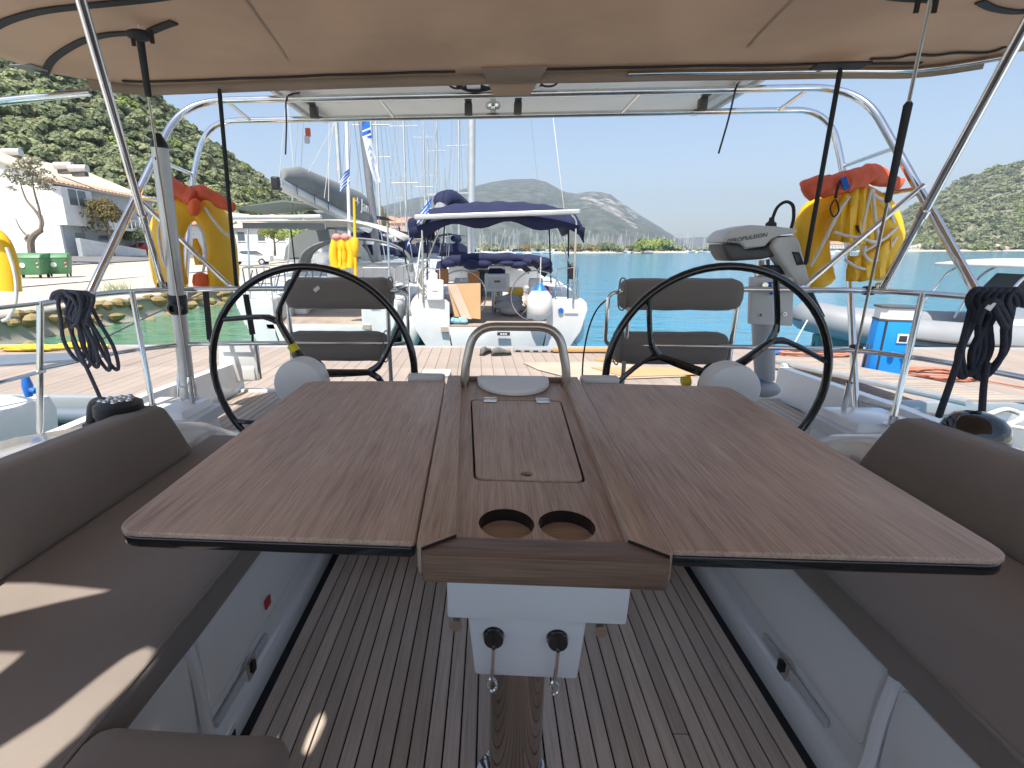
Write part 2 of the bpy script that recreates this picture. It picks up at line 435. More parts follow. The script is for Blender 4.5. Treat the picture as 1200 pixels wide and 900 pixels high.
# sole: black caulk bed, planks stand 5 mm proud of it
b = MB(); b.box((0, .8, ZS-.04), (1.62, 2.4, .07)); b.build('caulk_bed', M_CAULK, yacht)
pw = .0462; k = 0
for i in range(-16, 17):
    x = i*pw
    y0 = -.35; y1 = 1.96
    segs = [(y0, y1)] if i % 2 else [(y0, .35+.9*random.random()), None]
    if segs[-1] is None: segs = [(y0, segs[0][1]), (segs[0][1]+.004, y1)]
    for (a, c) in segs:
        if c-a < .1: continue
        q = MB(); q.box((x, (a+c)/2, ZS-.004), (pw-.0052, c-a, .012)); q.build('sole_plank', M_SOLE, yacht, bevel=.0015, seg=1, smooth=0)
# benches: moulded fronts with a kick recess, lockers and latches
for s in (-1, 1):
    b = MB()
    prof = [(.790, ZS-.05), (.790, ZS+.055), (.794, ZS+.075), (.812, ZS+.09), (.80, 1.055), (.86, 1.068), (1.46, 1.068), (1.46, ZS-.05)]
    b.prism([(s*x, -.5, z) for x, z in prof], (0, 2.62, 0)); be = b.build('bench_front' if s < 0 else 'bench_front', M_GEL, yacht, bevel=.008)
    # locker door panel, proud of the front, with rounded aft corner
    def dpanel(y0, y1, z0=.80, z1=1.045):
        pts = rpoly([(y0, z0), (y1, z0), (y1, z1), (y0, z1)], .035)
        q = MB(); q.prism([(s*.795, y, z) for y, z in pts], (s*.03, 0, 0)); return q.build('locker_door', M_GEL, yacht, bevel=.006)
    d1 = dpanel(.93, 1.98); d2 = dpanel(.02, .885)
    # latch in its groove on the lower edge of the front
    b = MB(); yl = 1.13 if s < 0 else 1.22
    b.box((s*.801, yl-.03, ZS+.125), (.012, .30, .026)); b.build('latch_groove', M_GREYGEL, be, bevel=.004)
    b = MB(); b.box((s*.797, yl, ZS+.125), (.014, .05, .062)); b.build('latch_plate', M_STEEL, be, bevel=.004)
    b = MB(); b.box((s*.788, yl, ZS+.13), (.014, .022, .034)); b.build('latch_hook', M_BLACK, be, bevel=.003)
    if s < 0:
        b = MB(); b.box((s*.790, 1.26, .865), (.004, .034, .030)); b.build('red_sticker', M_RED, d1)
        b = MB(); b.box((s*.789, .985, ZS+.035), (.006, .05, .045)); b.build('sticker', M_WPRINT, be)
        b = MB(); b.box((s*.786, .985, ZS+.035), (.004, .034, .028)); b.build('sticker_print', M_SIGN, be)
    # moulded rib next to the forward corner
    b = MB(); b.tube(smooth_pts([(s*.80, .90, 1.05), (s*.795, .905, .93), (s*.79, .90, .82), (s*.775, .895, .74)], 4), .016, 8); b.build('panel_rib', M_GEL, yacht)
# inner cross bench at the forward left corner
b = MB(); b.prism([(x, -.6, z) for x, z in ((-.83, ZS-.05), (-.44, ZS-.05), (-.42, 1.065), (-.83, 1.065))], (0, 1.20, 0)); b.build('cross_bench', M_GEL, yacht, bevel=.03, seg=3)
# coamings outboard of the benches, falling towards the helm
for s in (-1, 1):
    rings = []
    for y, zt, xi, xo in ((-1.2, 1.42, 1.42, 1.88), (.0, 1.41, 1.42, 1.92), (.9, 1.37, 1.41, 1.92), (1.5, 1.315, 1.40, 1.88), (1.85, 1.25, 1.385, 1.80), (2.06, 1.17, 1.38, 1.72), (2.30, 1.03, 1.40, 1.66), (2.52, .955, 1.44, 1.60)):
        zb = .6
        rings.append([Vector((s*(xi-.01), y, zb)), Vector((s*(xi-.005), y, zt-.05)), Vector((s*(xi+.02), y, zt-.012)), Vector((s*(xi+.06), y, zt)), Vector((s*(xo-.10), y, zt-.005)), Vector((s*(xo-.02), y, zt-.04)), Vector((s*xo, y, zt-.12)), Vector((s*(xo+.01), y, zb))])
    b = MB(); b.loft(rings); b.build('coaming', M_GEL, yacht, smooth=50)
    # side deck with toe rail
    b = MB(); b.hexa([(s*1.55, -2.5, 1.02), (s*1.9, -2.5, 1.02), (s*2.03, 2.62, 1.02), (s*1.66, 2.62, 1.02)][::s], [(s*1.55, -2.5, 1.08), (s*1.9, -2.5, 1.08), (s*2.03, 2.62, 1.08), (s*1.66, 2.62, 1.08)][::s]); b.build('side_deck', M_GREYGEL, yacht)
# helm deck: base, silvered planks fore and aft, hatch seams
b = MB(); b.hexa([(-1.7, 1.9, .6), (1.7, 1.9, .6), (2.1, 3.48, .6), (-2.1, 3.48, .6)], [(-1.7, 1.9, ZD-.012), (1.7, 1.9, ZD-.012), (2.1, 3.48, ZD-.012), (-2.1, 3.48, ZD-.012)]); b.build('helm_deck_base', M_CAULK, yacht)
for i in range(-38, 39):
    x = i*.052
    y1 = 3.44
    y0 = max(2.0, 2.12+(abs(x)-1.42)*1.35) if abs(x) > 1.42 else 2.0
    if y1-y0 < .15: continue
    q = MB(); q.box((x, (y0+y1)/2, ZD-.006), (.0468, y1-y0, .012)); q.build('deck_plank', M_AFT, yacht, bevel=.0015, seg=1, smooth=0)
for s in (-1, 1):
    # slanted margin plank beside the coaming, hatch seams
    q = MB(); q.prism([(s*1.36, 2.02, ZD-.010), (s*1.43, 2.02, ZD-.010), (s*2.04, 2.84, ZD-.010), (s*2.04, 2.95, ZD-.010)][::s], (0, 0, .014)); q.build('margin_plank', M_AFT, yacht)
    for (a, c, w) in (((s*1.20, 2.55), (s*1.20, 3.0), .016), ((s*1.20, 3.0), (s*1.32, 3.06), .016), ((s*1.40, 2.42), (s*1.60, 2.62), .016), ((s*1.52, 2.36), (s*1.62, 2.46), .016)):
        q = MB(); a = Vector((*a, ZD+.0025)); c = Vector((*c, ZD+.0025)); d = (c-a).normalized(); n_ = Vector((-d.y, d.x, 0))*w/2
        q.prism([a-n_, a+n_, c+n_, c-n_], (0, 0, .003)); q.build('hatch_seam', M_CAULK, yacht)
# aft quarter mouldings that carry the rail feet
for s in (-1, 1):
    b = MB(); b.hexa([(s*1.68, 2.30, .9), (s*1.68, 2.62, .9), (s*2.05, 2.62, .9), (s*2.05, 2.30, .9)][::-s], [(s*1.72, 2.32, 1.125), (s*1.72, 2.60, 1.125), (s*2.04, 2.60, 1.125), (s*2.04, 2.32, 1.125)][::-s]); b.build('quarter_block', M_GEL, yacht, bevel=.02)
# transom edge: pale strip and fold-down platform seam
b = MB(); b.box((0, 3.475, ZD-.01), (4.15, .06, .05)); b.build('deck_edge_trim', M_GELW, yacht, bevel=.01)

# ------------------------------------------------------------------ cushions
def wrinkle(amp, f, seed=0):
    def fn(v):
        n_ = noise.noise(Vector((v.x*f+seed, v.y*f, v.z*f)))+.5*noise.noise(Vector((v.x*f*2.3+seed, v.y*f*2.3, v.z*f*2.3+5)))
        return v+v.normalized()*n_*amp if v.length > 0 else v
    return fn
def cushion(name, c, d, r, label, rot=None, seed=0, piping=None, amp=.006, n=14):
    b = MB(); b.rbox(c, d, r, n, rot, wrinkle(amp*1.6, 3.6, seed)); o = b.build(name, M_CUSH, None, smooth=60)
    _props(o, label, 'cushion', 'taupe cockpit cushions')
    if piping:
        p = MB(); p.tube(piping, .0045, 6); p.build('piping', M_CUSH, o)
    return o
for s, lb in ((-1, 'long taupe seat cushion on the bench dappled by sun patches'), (1, 'long taupe seat cushion in deep shade on the bench without sun patches')):
    y1 = 1.95
    cushion('seat_cushion', (s*1.055, .72, 1.112), (.58, 2.46, .086), .02, lb, seed=s*3, piping=[(s*.772, -.4, 1.150), (s*.771, .4, 1.151), (s*.771, 1.2, 1.151), (s*.772, 1.9, 1.150)])
cushion('corner_cushion', (-.60, -.07, 1.118), (.36, 1.40, .09), .045, 'short taupe cushion with rounded corner at the near end of the sunlit bench', seed=9, n=10)
for s, lb in ((-1, 'taupe backrest cushion along the coaming above the sun patches'), (1, 'taupe backrest cushion along the coaming below the black domed winch cover')):
    def taper(v, s=s):
        # the top edge rises forward, the cushion leans outboard
        t = (v.y+1.05)/2.1; k = (v.z+.14)/.28
        v = Vector((v.x+s*.055*k, v.y-.085*k*max(0, (v.y/.98)), v.z+k*(1-t)*.10))
        return v+Vector((1, 0, 0))*(-s)*.004*noise.noise(Vector((v.y*5, v.z*4, 3*s)))+Vector((-s*.010*math.cos(v.z*9), 0, 0))
    b = MB(); b.rbox((s*1.345, .72, 1.265), (.105, 2.10, .235), .03, 14, None, taper); o = b.build('backrest_cushion', M_CUSH, None, smooth=60)
    _props(o, lb, 'cushion', 'taupe cockpit cushions')

# ------------------------------------------------------------------ table
tab = thing('cockpit_table', 'teak cockpit table with two open leaves and cup holders on a steel pedestal', 'table', (0, 1.0, ZS))
for s in (-1, 1):
    o_ = [(s*.2215, .742), (s*.792, .745), (s*.818, 1.80), (s*.2645, 1.83)]
    nm = 'table_leaf'
    if s < 0: o_ = o_[::-1]
    pts = rpoly(o_, [.012, .05, .05, .012] if s > 0 else [.012, .05, .05, .012])
    plate(nm, pts, [], ZT-.012, ZT, M_TABLE, tab, .004)
    # black edge band and underside, set in 2 mm
    cx_, cy_ = sum(p[0] for p in pts)/len(pts), sum(p[1] for p in pts)/len(pts)
    p2 = [((p[0]-cx_)*.996+cx_, (p[1]-cy_)*.998+cy_) for p in pts]
    plate('leaf_edge', p2, [], ZT-.034, ZT-.0122, M_GLOSSB, tab, .004)
# tray
tray = [(-.150, .725), (.150, .725), (.205, 1.845), (-.205, 1.845)]
def circ(cx_, cy_, r, n=32): return [(cx_+r*math.cos(2*PI*i/n), cy_+r*math.sin(2*PI*i/n)) for i in range(n)]
lid_o = rpoly([(-.121, .998), (.121, .998), (.152, 1.588), (-.152, 1.588)], .02)
lid_hole = rpoly([(-.1262, .9895), (.1262, .9895), (.1575, 1.600), (-.1575, 1.600)], .024)
plate('tray_board', tray, [circ(-.058, .818, .053), circ(.056, .818, .053), lid_hole], ZT-.028, ZT-.004, M_TEAK, tab)
lid = plate('tray_lid', lid_o, [circ(-.004, 1.028, .014, 20)], ZT-.026, ZT-.0025, M_TEAK, tab, .0015)
b = MB(); b.box((0, 1.29, ZT-.034), (.36, .68, .010)); b.build('lid_well', M_CAULK, tab)
for x in (-.058, .056):
    b = MB(); b.lathe([(.0526, ZT-.034), (.0526, ZT-.0045), (.0545, ZT-.0045), (.0545, ZT-.034)], (x, .818, 0), seg=32)  # black lining paints the shadow on the wall of each cup hole
    me_ = b.build('cup_shade_ring', M_GLOSSB, tab)
    b = MB(); b.lathe([(.052, ZT-.040), (.052, ZT-.030)], (x, .818, 0), seg=32); b.build('cup_base', M_CUPB, tab)
for x in (-.088, .092):
    q = MB()
    q.box((x, 1.574, ZT+.0005), (.046, .020, .005)); q.box((x, 1.606, ZT), (.046, .020, .005)); q.cyl((x-.022, 1.590, ZT+.002), (x+.022, 1.590, ZT+.002), .005, 8); q.build('hinge', M_STEEL, tab, bevel=.002)
# solid rails round the tray, mitred with a black joint
for s in (-1, 1):
    q = [(s*.1505, .746), (s*.2055, .7045), (s*.2125, .710), (s*.2155, .722), (s*.257, 1.855), (s*.203, 1.855)]
    if s < 0: q = q[::-1]
    b = MB(); b.prism([(x, y, ZT-.040) for x, y in q], (0, 0, .057)); b.build('tray_rail', M_TEAK, tab, bevel=.005, seg=3)
    q2 = [(s*.1485, .7445), (s*.1505, .7462), (s*.2057, .7047), (s*.2040, .7025)]
    if s < 0: q2 = q2[::-1]
    b = MB(); b.hexa([(x, y, ZT-.0398) for x, y in q2], [(x, y, ZT+.0150) for x, y in q2]); b.build('mitre_joint', M_CAULK, tab)
b = MB(); p = rpoly([(-.2035, .687), (.2035, .687), (.2038, .7025), (.1483, .744), (-.1483, .744), (-.2038, .7025)], [.012, .012, .001, .001, .001, .001]); b.prism([(x, y, ZT-.039) for x, y in p], (0, 0, .051)); b.build('front_rail', M_TEAKX, tab, bevel=.003, seg=2)
b = MB(); b.box((0, 1.848, ZT-.017), (.40, .026, .062)); b.build('back_rail', M_TEAKX, tab, bevel=.005)
for s in (-1, 1):   # leaf hinge blocks at the aft corners
    b = MB(); b.rbox((s*.345, 1.86, ZT+.003), (.15, .05, .034), .012, 3); b.build('corner_block', M_GREYP, tab)
# white half-round lid over the drinks box
p = [(-.128, 1.846), (-.138, 1.835)]+[(-.138*math.cos(a), 1.80-.165*math.sin(a)) for a in [PI*i/16 for i in range(0, 17)]]+[(.138, 1.835), (.128, 1.846)]
b = MB(); b.prism([(x, y, ZT-.002) for x, y in p][::-1], (0, 0, .024)); b.build('white_lid', M_WHITE, tab, bevel=.007, seg=3)
# stainless grab rail
b = MB(); b.tube(round_path([(-.186, 1.775, ZT-.02), (-.186, 1.775, ZT+.06), (-.150, 1.79, ZT+.225), (.165, 1.79, ZT+.225), (.200, 1.775, ZT+.06), (.200, 1.775, ZT-.02)], .11, 9), .0165, 14); b.build('grab_rail', M_BRUSH, tab)
# drinks box below, latches, pedestal
b = MB(); b.hexa([(-.172, .80, 1.240), (.180, .80, 1.240), (.21, 1.75, 1.240), (-.21, 1.75, 1.240)], [(-.172, .79, 1.40), (.180, .79, 1.40), (.21, 1.78, 1.40), (-.21, 1.78, 1.40)]); b.build('box_collar', M_WHITE, tab, bevel=.006)
b = MB(); b.hexa([(-.118, .865, 1.035), (.108, .865, 1.035), (.15, 1.68, 1.035), (-.15, 1.68, 1.035)], [(-.137, .845, 1.243), (.117, .845, 1.243), (.18, 1.72, 1.243), (-.18, 1.72, 1.243)]); b.build('drinks_box', M_WHITE, tab, bevel=.008)
for x in (-.078, .056):
    b = MB(); b.lathe([(.020, -.010), (.022, -.004), (.018, .002), (.018, .008)], (x, .845, 1.157), 'Y', 16); lt = b.build('latch_knob', M_GLOSSB, tab)
    b = MB(); b.lathe([(.0235, .004), (.0235, .012)], (x, .845, 1.157), 'Y', 18); b.build('latch_ring', M_STEEL, lt)
    b = MB(); b.tube([(x, .833, 1.14), (x-.001, .838, 1.085), (x-.002, .842, 1.05)], .0042, 8); b.tube(smooth_pts([(x-.002, .842, 1.055), (x-.011, .838, 1.04), (x-.002, .834, 1.026), (x+.009, .838, 1.038)], 4, True), .0035, 6, True); b.build('latch_hook', M_STEEL, lt)
for x in (-.155, .132):
    b = MB(); b.cyl((x, .80, 1.222), (x, 1.6, 1.222), .013, 12); b.build('support_tube', M_BRUSH, tab)
b = MB(); b.lathe([(.100, ZS+.004), (.100, ZS+.010), (.078, ZS+.016), (.066, ZS+.022), (.0645, ZS+.05), (.0645, 1.045)], (-.018, .935, 0), 'Z', 48); b.build('pedestal', M_PED, tab)

# ------------------------------------------------------------------ wheels with their helm pods
def wheel(x, angs, lbl, plbl):
    c = Vector((x, 2.15, 1.40))
    w = thing('steering_wheel', lbl, 'steering wheel', c, 'twin helm wheels')
    rim = [(c.x+.485*math.cos(2*PI*i/64), c.y, c.z+.485*math.sin(2*PI*i/64)) for i in range(64)]
    b = MB(); b.tube(rim, .017, 12, True); b.build('rim', M_GLOSSB, w)
    for a in angs:
        d = Vector((math.cos(a), 0, math.sin(a)))
        j = c+d*.29
        b = MB(); b.tube([c+d*.05+Vector((0, -.03, 0)), c+d*.15+Vector((0, -.025, 0)), j], [.021, .019, .015], 10)
        for e in (-.50, .50):
            q = c+Vector((math.cos(a+e), 0, math.sin(a+e)))*.482
            b.tube(smooth_pts([c+d*.268, j+(q-j)*.22+d*.012, q], 4), [.016]*4+[.012]*4+[.013], 8)
        b.build('spoke', M_GLOSSB, w)
    b = MB(); b.lathe([(.05, -.07), (.055, -.02), (.055, .03), (.02, .05)], c, 'Y', 20); b.build('hub', M_GLOSSB, w)
    p = thing('helm_pod', plbl, 'helm pod', (x, 2.04, ZD), 'helm pods')
    b = MB(); b.lathe([(.085, -.052), (.109, -.046), (.114, -.030), (.114, .045), (.095, .055)], (x+.012*(1 if x > 0 else -1), 2.04, 1.375), 'Y', 40); b.build('instrument_housing', M_WHITE, p, smooth=40)
    b = MB(); rings = []
    for z, wx, wy in ((ZD, .13, .13), (ZD+.04, .10, .11), (1.15, .075, .09), (1.33, .07, .07)):
        rings.append([Vector((x+wx*math.cos(2*PI*i/20), 2.04+wy*math.sin(2*PI*i/20)*.7, z)) for i in range(20)])
    b.loft(rings); b.build('pod_column', M_WHITE, p)
    a = angs[0] if x < 0 else PI+.12; d = Vector((math.cos(a), 0, math.sin(a)))
    b = MB(); b.tube([c+d*.12+Vector((0, -.03, 0)), c+d*.155+Vector((0, -.028, 0))], .0225, 12); b.build('tape_band', M_YLAB, w)
wheel(-.925, [R(121), R(0), R(-119)], 'black carbon wheel in front of the grey harbour quay, nearer the dark navy bundled rope', 'white round helm pod on the black wheel nearer the aluminium post')
wheel(.925, [R(161), R(37), R(-80)], 'black carbon wheel in front of the outboard motor on the stern rail', 'white round helm pod with yellow tape beside it, below the outboard motor')
# ================================================================== RAILS, ARCH, BIMINI
def steel(name, label, cat, paths, loc, group=None, m=None):
    """a thing made of tubes: paths = [(part name, points, radius)]"""
    t = thing(name, label, cat, loc, group)
    for nm, pts, r in paths:
        b = MB(); b.tube(pts, r, 12); b.build(nm, m or M_STEEL, t, smooth=60)
    return t
ZR = 1.75
def feet(t, pts, r=.035):
    for p in pts:
        b = MB(); b.lathe([(r, 0), (r, .008), (.018, .014), (.018, .05)], p, 'Z', 16); b.build('rail_foot', M_STEEL, t)
for s, lb in ((-1, 'stainless stern rail under the left yellow horseshoe buoy'), (1, 'stainless stern rail carrying the outboard motor')):
    top = round_path([(s*.60, 2.62, ZR-.01), (s*1.24, 2.66, ZR), (s*1.90, 2.56, ZR), (s*2.03, 2.24, ZR), (s*2.05, 1.98, ZR-.02)], .12, 6)
    mid = round_path([(s*.66, 2.62, 1.45), (s*1.2, 2.60, 1.45), (s*1.80, 2.54, 1.45), (s*1.99, 2.30, 1.45), (s*2.072, 1.938, 1.45)], .12, 6)
    post = [('top_rail', top, .0145), ('middle_rail', mid, .0125),
            ('stanchion', [(s*1.945, 2.40, ZR), (s*1.86, 2.30, 1.12)], .0135),
            ('stanchion', [(s*1.235, 2.655, ZR), (s*1.22, 2.655, ZD)], .0125),
            ('stanchion', [(s*.655, 2.62, ZR-.01), (s*.655, 2.64, ZD)], .0125),
            ('end_stanchion', [(s*2.05, 1.985, ZR-.01), (s*2.10, 1.88, 1.10)], .0135)]
    t = steel('stern_rail', lb, 'rail', post, (s*1.9, 2.4, 1.0), 'stern rails of the yacht')
    feet(t, [(s*1.86, 2.30, 1.125), (s*1.22, 2.655, ZD), (s*.655, 2.64, ZD)])
    for p in ((s*1.83, 2.575, ZR), (s*1.80, 2.54, 1.455)):
        b = MB(); b.rbox(p, (.05, .045, .045), .012, 2); b.build('rail_clamp', M_BLACK, t)
    # lifelines running forward from the end stanchion
    b = MB(); b.tube([(s*2.05, 1.985, ZR-.015), (s*2.12, .4, ZR-.02), (s*2.1, -1.5, ZR)], .0085, 8); b.build('lifeline', M_STEEL, t)
    b = MB(); b.tube([(s*2.065, 1.95, 1.44), (s*2.14, .4, 1.43), (s*2.1, -1.5, 1.44)], .0085, 8); b.build('lifeline', M_STEEL, t)
    # helm seat: two bolsters on bent tubes
    n1, n2 = ('taupe backrest pad pair behind the left black wheel, with a small white tag', 'taupe backrest pad pair behind the right black wheel, beside the outboard motor')
    st = thing('padded_bolster', n1 if s < 0 else n2, 'bolster', (s*.93, 2.66, ZD), 'padded helm bolsters')
    if s < 0: pads = [((-.933, 2.66, 1.724), (.622, .14, .176)), ((-.957, 2.67, 1.421), (.585, .13, .176))]
    else: pads = [((.925, 2.66, 1.722), (.65, .14, .170)), ((.908, 2.67, 1.425), (.625, .13, .185))]
    for i, (c, d) in enumerate(pads):
        b = MB(); b.rbox(c, d, .062, 8, None, lambda v: v+Vector((0, 0, .004*noise.noise(Vector((v.x*9, v.y*9, i*4)))))); q = b.build('upper_pad' if i == 0 else 'lower_pad', M_PAD, st, smooth=60)
        e = c[0]-s*d[0]/2*.93
        p = MB(); ring = []
        for k in range(20):
            a = 2*PI*k/20; ring.append((e, c[1]+(d[1]/2+.001)*math.copysign(abs(math.cos(a))**.6, math.cos(a)), c[2]+(d[2]/2+.001)*math.copysign(abs(math.sin(a))**.6, math.sin(a))))
        p.tube(ring, .004, 6, True); p.build('seam', M_PAD, q)
    xi = s*.60
    b = MB(); b.tube(round_path([(xi+s*.05, 2.68, 1.73), (xi-s*.045, 2.68, 1.73), (xi-s*.045, 2.68, 1.44), (xi+s*.05, 2.68, 1.43)], .05, 6), .0105, 10); b.build('side_tube', M_STEEL, st)
    xo = s*1.245
    b = MB(); b.tube([(xo-s*.03, 2.68, 1.72), (xo, 2.68, 1.62), (xo+s*.002, 2.68, ZD)], .0115, 10); b.build('side_tube', M_STEEL, st)
    if s < 0:
        b = MB(); b.box((-1.035, 2.588, 1.752), (.035, .006, .020), Matrix.Rotation(R(-35), 3, 'Y')); b.build('white_tag', M_WPRINT, st)

# stainless targa arch with its ladder rungs
arch = thing('stern_arch', 'polished stainless arch spanning the stern above the rails, two parallel hoops', 'arch', (0, 3.2, ZR))
def hoop(leg0, leg1, top, Y, n=9):
    L = [Vector((-p[0], p[1], p[2])) for p in (leg0, leg1)]; Rr = [Vector(p) for p in (leg0, leg1)]
    return round_path([L[0], L[1], Vector((-top[0], Y, top[1])), Vector((top[0], Y, top[1])), Rr[1], Rr[0]], .26, n)
h1 = hoop((1.985, 2.13, ZR), (1.995, 2.78, 2.44), (2.02, 2.855), 3.2)
b = MB(); b.tube(round_path([(-1.985, 2.17, ZR), (-2.0, 3.16, 2.85), (2.0, 3.16, 2.85), (1.985, 2.17, ZR)], .30, 10), .0195, 14); b.build('front_hoop', M_STEEL, arch, smooth=60)
b = MB(); b.tube(round_path([(-2.06, 2.78, 1.0), (-2.12, 3.34, 2.40), (-2.03, 3.46, 2.81), (2.03, 3.46, 2.81), (2.12, 3.34, 2.40), (2.06, 2.78, 1.0)], .24, 9), .0185, 14); b.build('rear_hoop', M_STEEL, arch, smooth=60)
for s in (-1, 1):
    for a, c in (((s*1.99, 2.82, 2.46), (s*2.115, 3.36, 2.46)), ((s*1.72, 3.16, 2.85), (s*1.72, 3.46, 2.81)), ((s*.78, 3.16, 2.85), (s*.74, 3.46, 2.81)), ((s*1.98, 2.60, 2.24), (s*2.06, 3.28, 2.24))):
        b = MB(); b.tube([a, c], .0115, 10); b.build('rung', M_STEEL, arch, smooth=60)
    b = MB(); b.tube([(s*2.0, 2.595, 2.255), (s*1.545, 2.655, ZR)], .0135, 10); b.build('diagonal_strut', M_STEEL, arch, smooth=60)
    b = MB(); b.rbox((s*1.545, 2.655, ZR+.004), (.045, .045, .042), .01, 2); b.build('strut_clamp', M_STEEL, arch)
    b = MB(); b.rbox((s*1.985, 2.17, ZR+.004), (.05, .05, .045), .012, 2); b.build('foot_clamp', M_STEEL, arch)
# solar panel on top of the arch
sp = thing('solar_panel', 'pale underside of a solar panel carried on the stern arch', 'solar panel', (0, 3.4, 2.90))
b = MB(); b.hexa([(-1.44, 2.98, 2.925), (1.47, 2.98, 2.925), (1.47, 3.90, 2.935), (-1.44, 3.90, 2.935)], [(-1.44, 2.98, 2.94), (1.47, 2.98, 2.94), (1.47, 3.90, 2.95), (-1.44, 3.90, 2.95)]); b.build('panel', M_SOLAR, sp)
for n_, c, d in (('frame_side', (-1.455, 3.44, 2.93), (.03, .95, .04)), ('frame_side', (1.485, 3.44, 2.93), (.03, .95, .04)), ('frame_end', (.015, 2.965, 2.925), (2.94, .03, .04)), ('frame_end', (.015, 3.915, 2.937), (2.94, .03, .04))):
    b = MB(); b.box(c, d); b.build(n_, M_ALU, sp, bevel=.004)
for x in (-1.33, 1.36):
    b = MB(); b.box((x, 3.44, 2.905), (.045, .90, .03)); rl = b.build('mounting_rail', M_ALU, sp, bevel=.005)
for x in (-1.27, -.245, .075, 1.24):
    b = MB(); b.box((x, 3.44, 2.845), (.05, .05, .075)); b.box((x, 3.36, 2.89), (.045, .13, .02)); b.build('clamp_bracket', M_DGREYP, sp, bevel=.006)
b = MB(); b.tube(smooth_pts([(-.30, 3.10, 2.885), (-.2, 3.12, 2.86), (-.08, 3.12, 2.875), (.06, 3.12, 2.86), (.2, 3.11, 2.885)], 5), .012, 8); b.tube(smooth_pts([(-.2, 3.08, 2.89), (-.1, 3.1, 2.865), (.1, 3.1, 2.87), (.22, 3.08, 2.9)], 5), .009, 8); b.build('cable_loom', M_BLACK, sp)
for x in (-.29, .23):
    b = MB(); b.tube(smooth_pts([(x-.06, 3.08, 2.90), (x-.03, 3.09, 2.87), (x+.03, 3.09, 2.87), (x+.06, 3.08, 2.90), (x, 3.07, 2.905)], 4, True), .006, 6, True); b.build('cable_coil', M_BLACK, sp)
    b = MB(); b.box((x+.09*(1 if x < 0 else -1), 3.09, 2.89), (.08, .05, .05)); b.build('junction_box', M_WHITE, sp, bevel=.005)
b = MB(); b.cyl((-.085, 3.42, 2.82), (-.085, 3.42, 2.91), .018, 12); b.lathe([(.045, -.015), (.05, 0), (.045, .015)], (-.085, 3.42, 2.86), 'Z', 10); b.build('light_fitting', M_STEEL, sp)
for (x, y, z, dx, l) in ((-1.33, 3.17, 2.87, -.05, .33), (1.30, 3.17, 2.87, -.04, .36)):
    b = MB(); b.tube(smooth_pts([(x+.05, y+.05, z+.03), (x, y-.03, z-.02), (x+dx*.4, y-.02, z-l*.5), (x+dx, y, z-l)], 5), .0055, 6); q = b.build('cable_tie_tail', M_BLACK, sp)
b = MB(); b.box((-1.33, 3.46, 2.73), (.03, .02, .05)); b.build('pennant', M_ORANGE, sp); b = MB(); b.box((-1.34, 3.46, 2.685), (.03, .02, .045)); b.build('pennant', M_FLAGW, sp)

# ------------------------------------------------------------------ bimini
bim = thing('bimini_top', 'taupe canvas bimini stretched over the cockpit on stainless hoops', 'bimini', (0, 1.2, 1.75))
BX = 2.12
def bz(x, y):
    """height of the canvas; it sags between hoops and drops towards the sides and the aft corners"""
    z = 2.800-.035*(abs(x)/BX)**2-.035*max(0, (abs(x)-1.7)/.42)**2
    z += .018*math.cos((y-.35)*PI/1.1)-.006
    z += .006*noise.noise(Vector((x*1.6+y*1.1, y*1.2-x*.6, 3)))
    return z-.03*max(0, (y-2.35)/.25)
YA = 2.58
def yaft(x): return YA+.03*(1-(abs(x)/BX)**2)-.26*max(0, (abs(x)-1.75)/.37)**2
def yfront(x): return .38 if x < -.28 else -1.6
rows = []
for i in range(89):
    x = -BX+2*BX*i/88
    y1 = yaft(x); y0 = yfront(x)
    rows.append([Vector((x, y0+(y1-y0)*j/40, bz(x, y0+(y1-y0)*j/40))) for j in range(41)])
b = MB(); b.grid(rows); cv = b.build('canvas', M_BIM, bim, smooth=80)
so_ = cv.modifiers.new('thick', 'SOLIDIFY'); so_.thickness = .004; so_.offset = 1
# aft valance hanging just below the edge, black zip above it
xs = [-BX+.1+(2*BX-.2)*i/60 for i in range(61)]
b = MB(); b.grid([[Vector((x, yaft(x)-.004+dy, bz(x, yaft(x))+.004-dz)) for dy, dz in ((0, 0), (.008, .02), (.010, .045))] for x in xs]); vl = b.build('aft_valance', M_BIM, bim, smooth=80)
so_ = vl.modifiers.new('thick', 'SOLIDIFY'); so_.thickness = .004
b = MB(); b.strap([(x, yaft(x)-.055, bz(x, yaft(x)-.055)-.004-.003*abs(math.sin(x*7))) for x in xs[2:27]], .021, (0, 1, 0), .005); b.build('zip_tape', M_DARKC, bim)
b = MB(); b.strap([(x, yaft(x)-.055, bz(x, yaft(x)-.055)-.004-.003*abs(math.sin(x*7))) for x in xs[32:58]], .021, (0, 1, 0), .005); b.build('zip_tape', M_DARKC, bim)
b = MB(); pts = [(-.145, 2.53), (.165, 2.53), (.095, 2.70), (-.085, 2.70)]; b.prism([(x, y, bz(x, y)-.008-.35*max(0, y-2.56)) for x, y in pts], (0, 0, .004)); b.build('canvas_flap', M_BIM, bim)
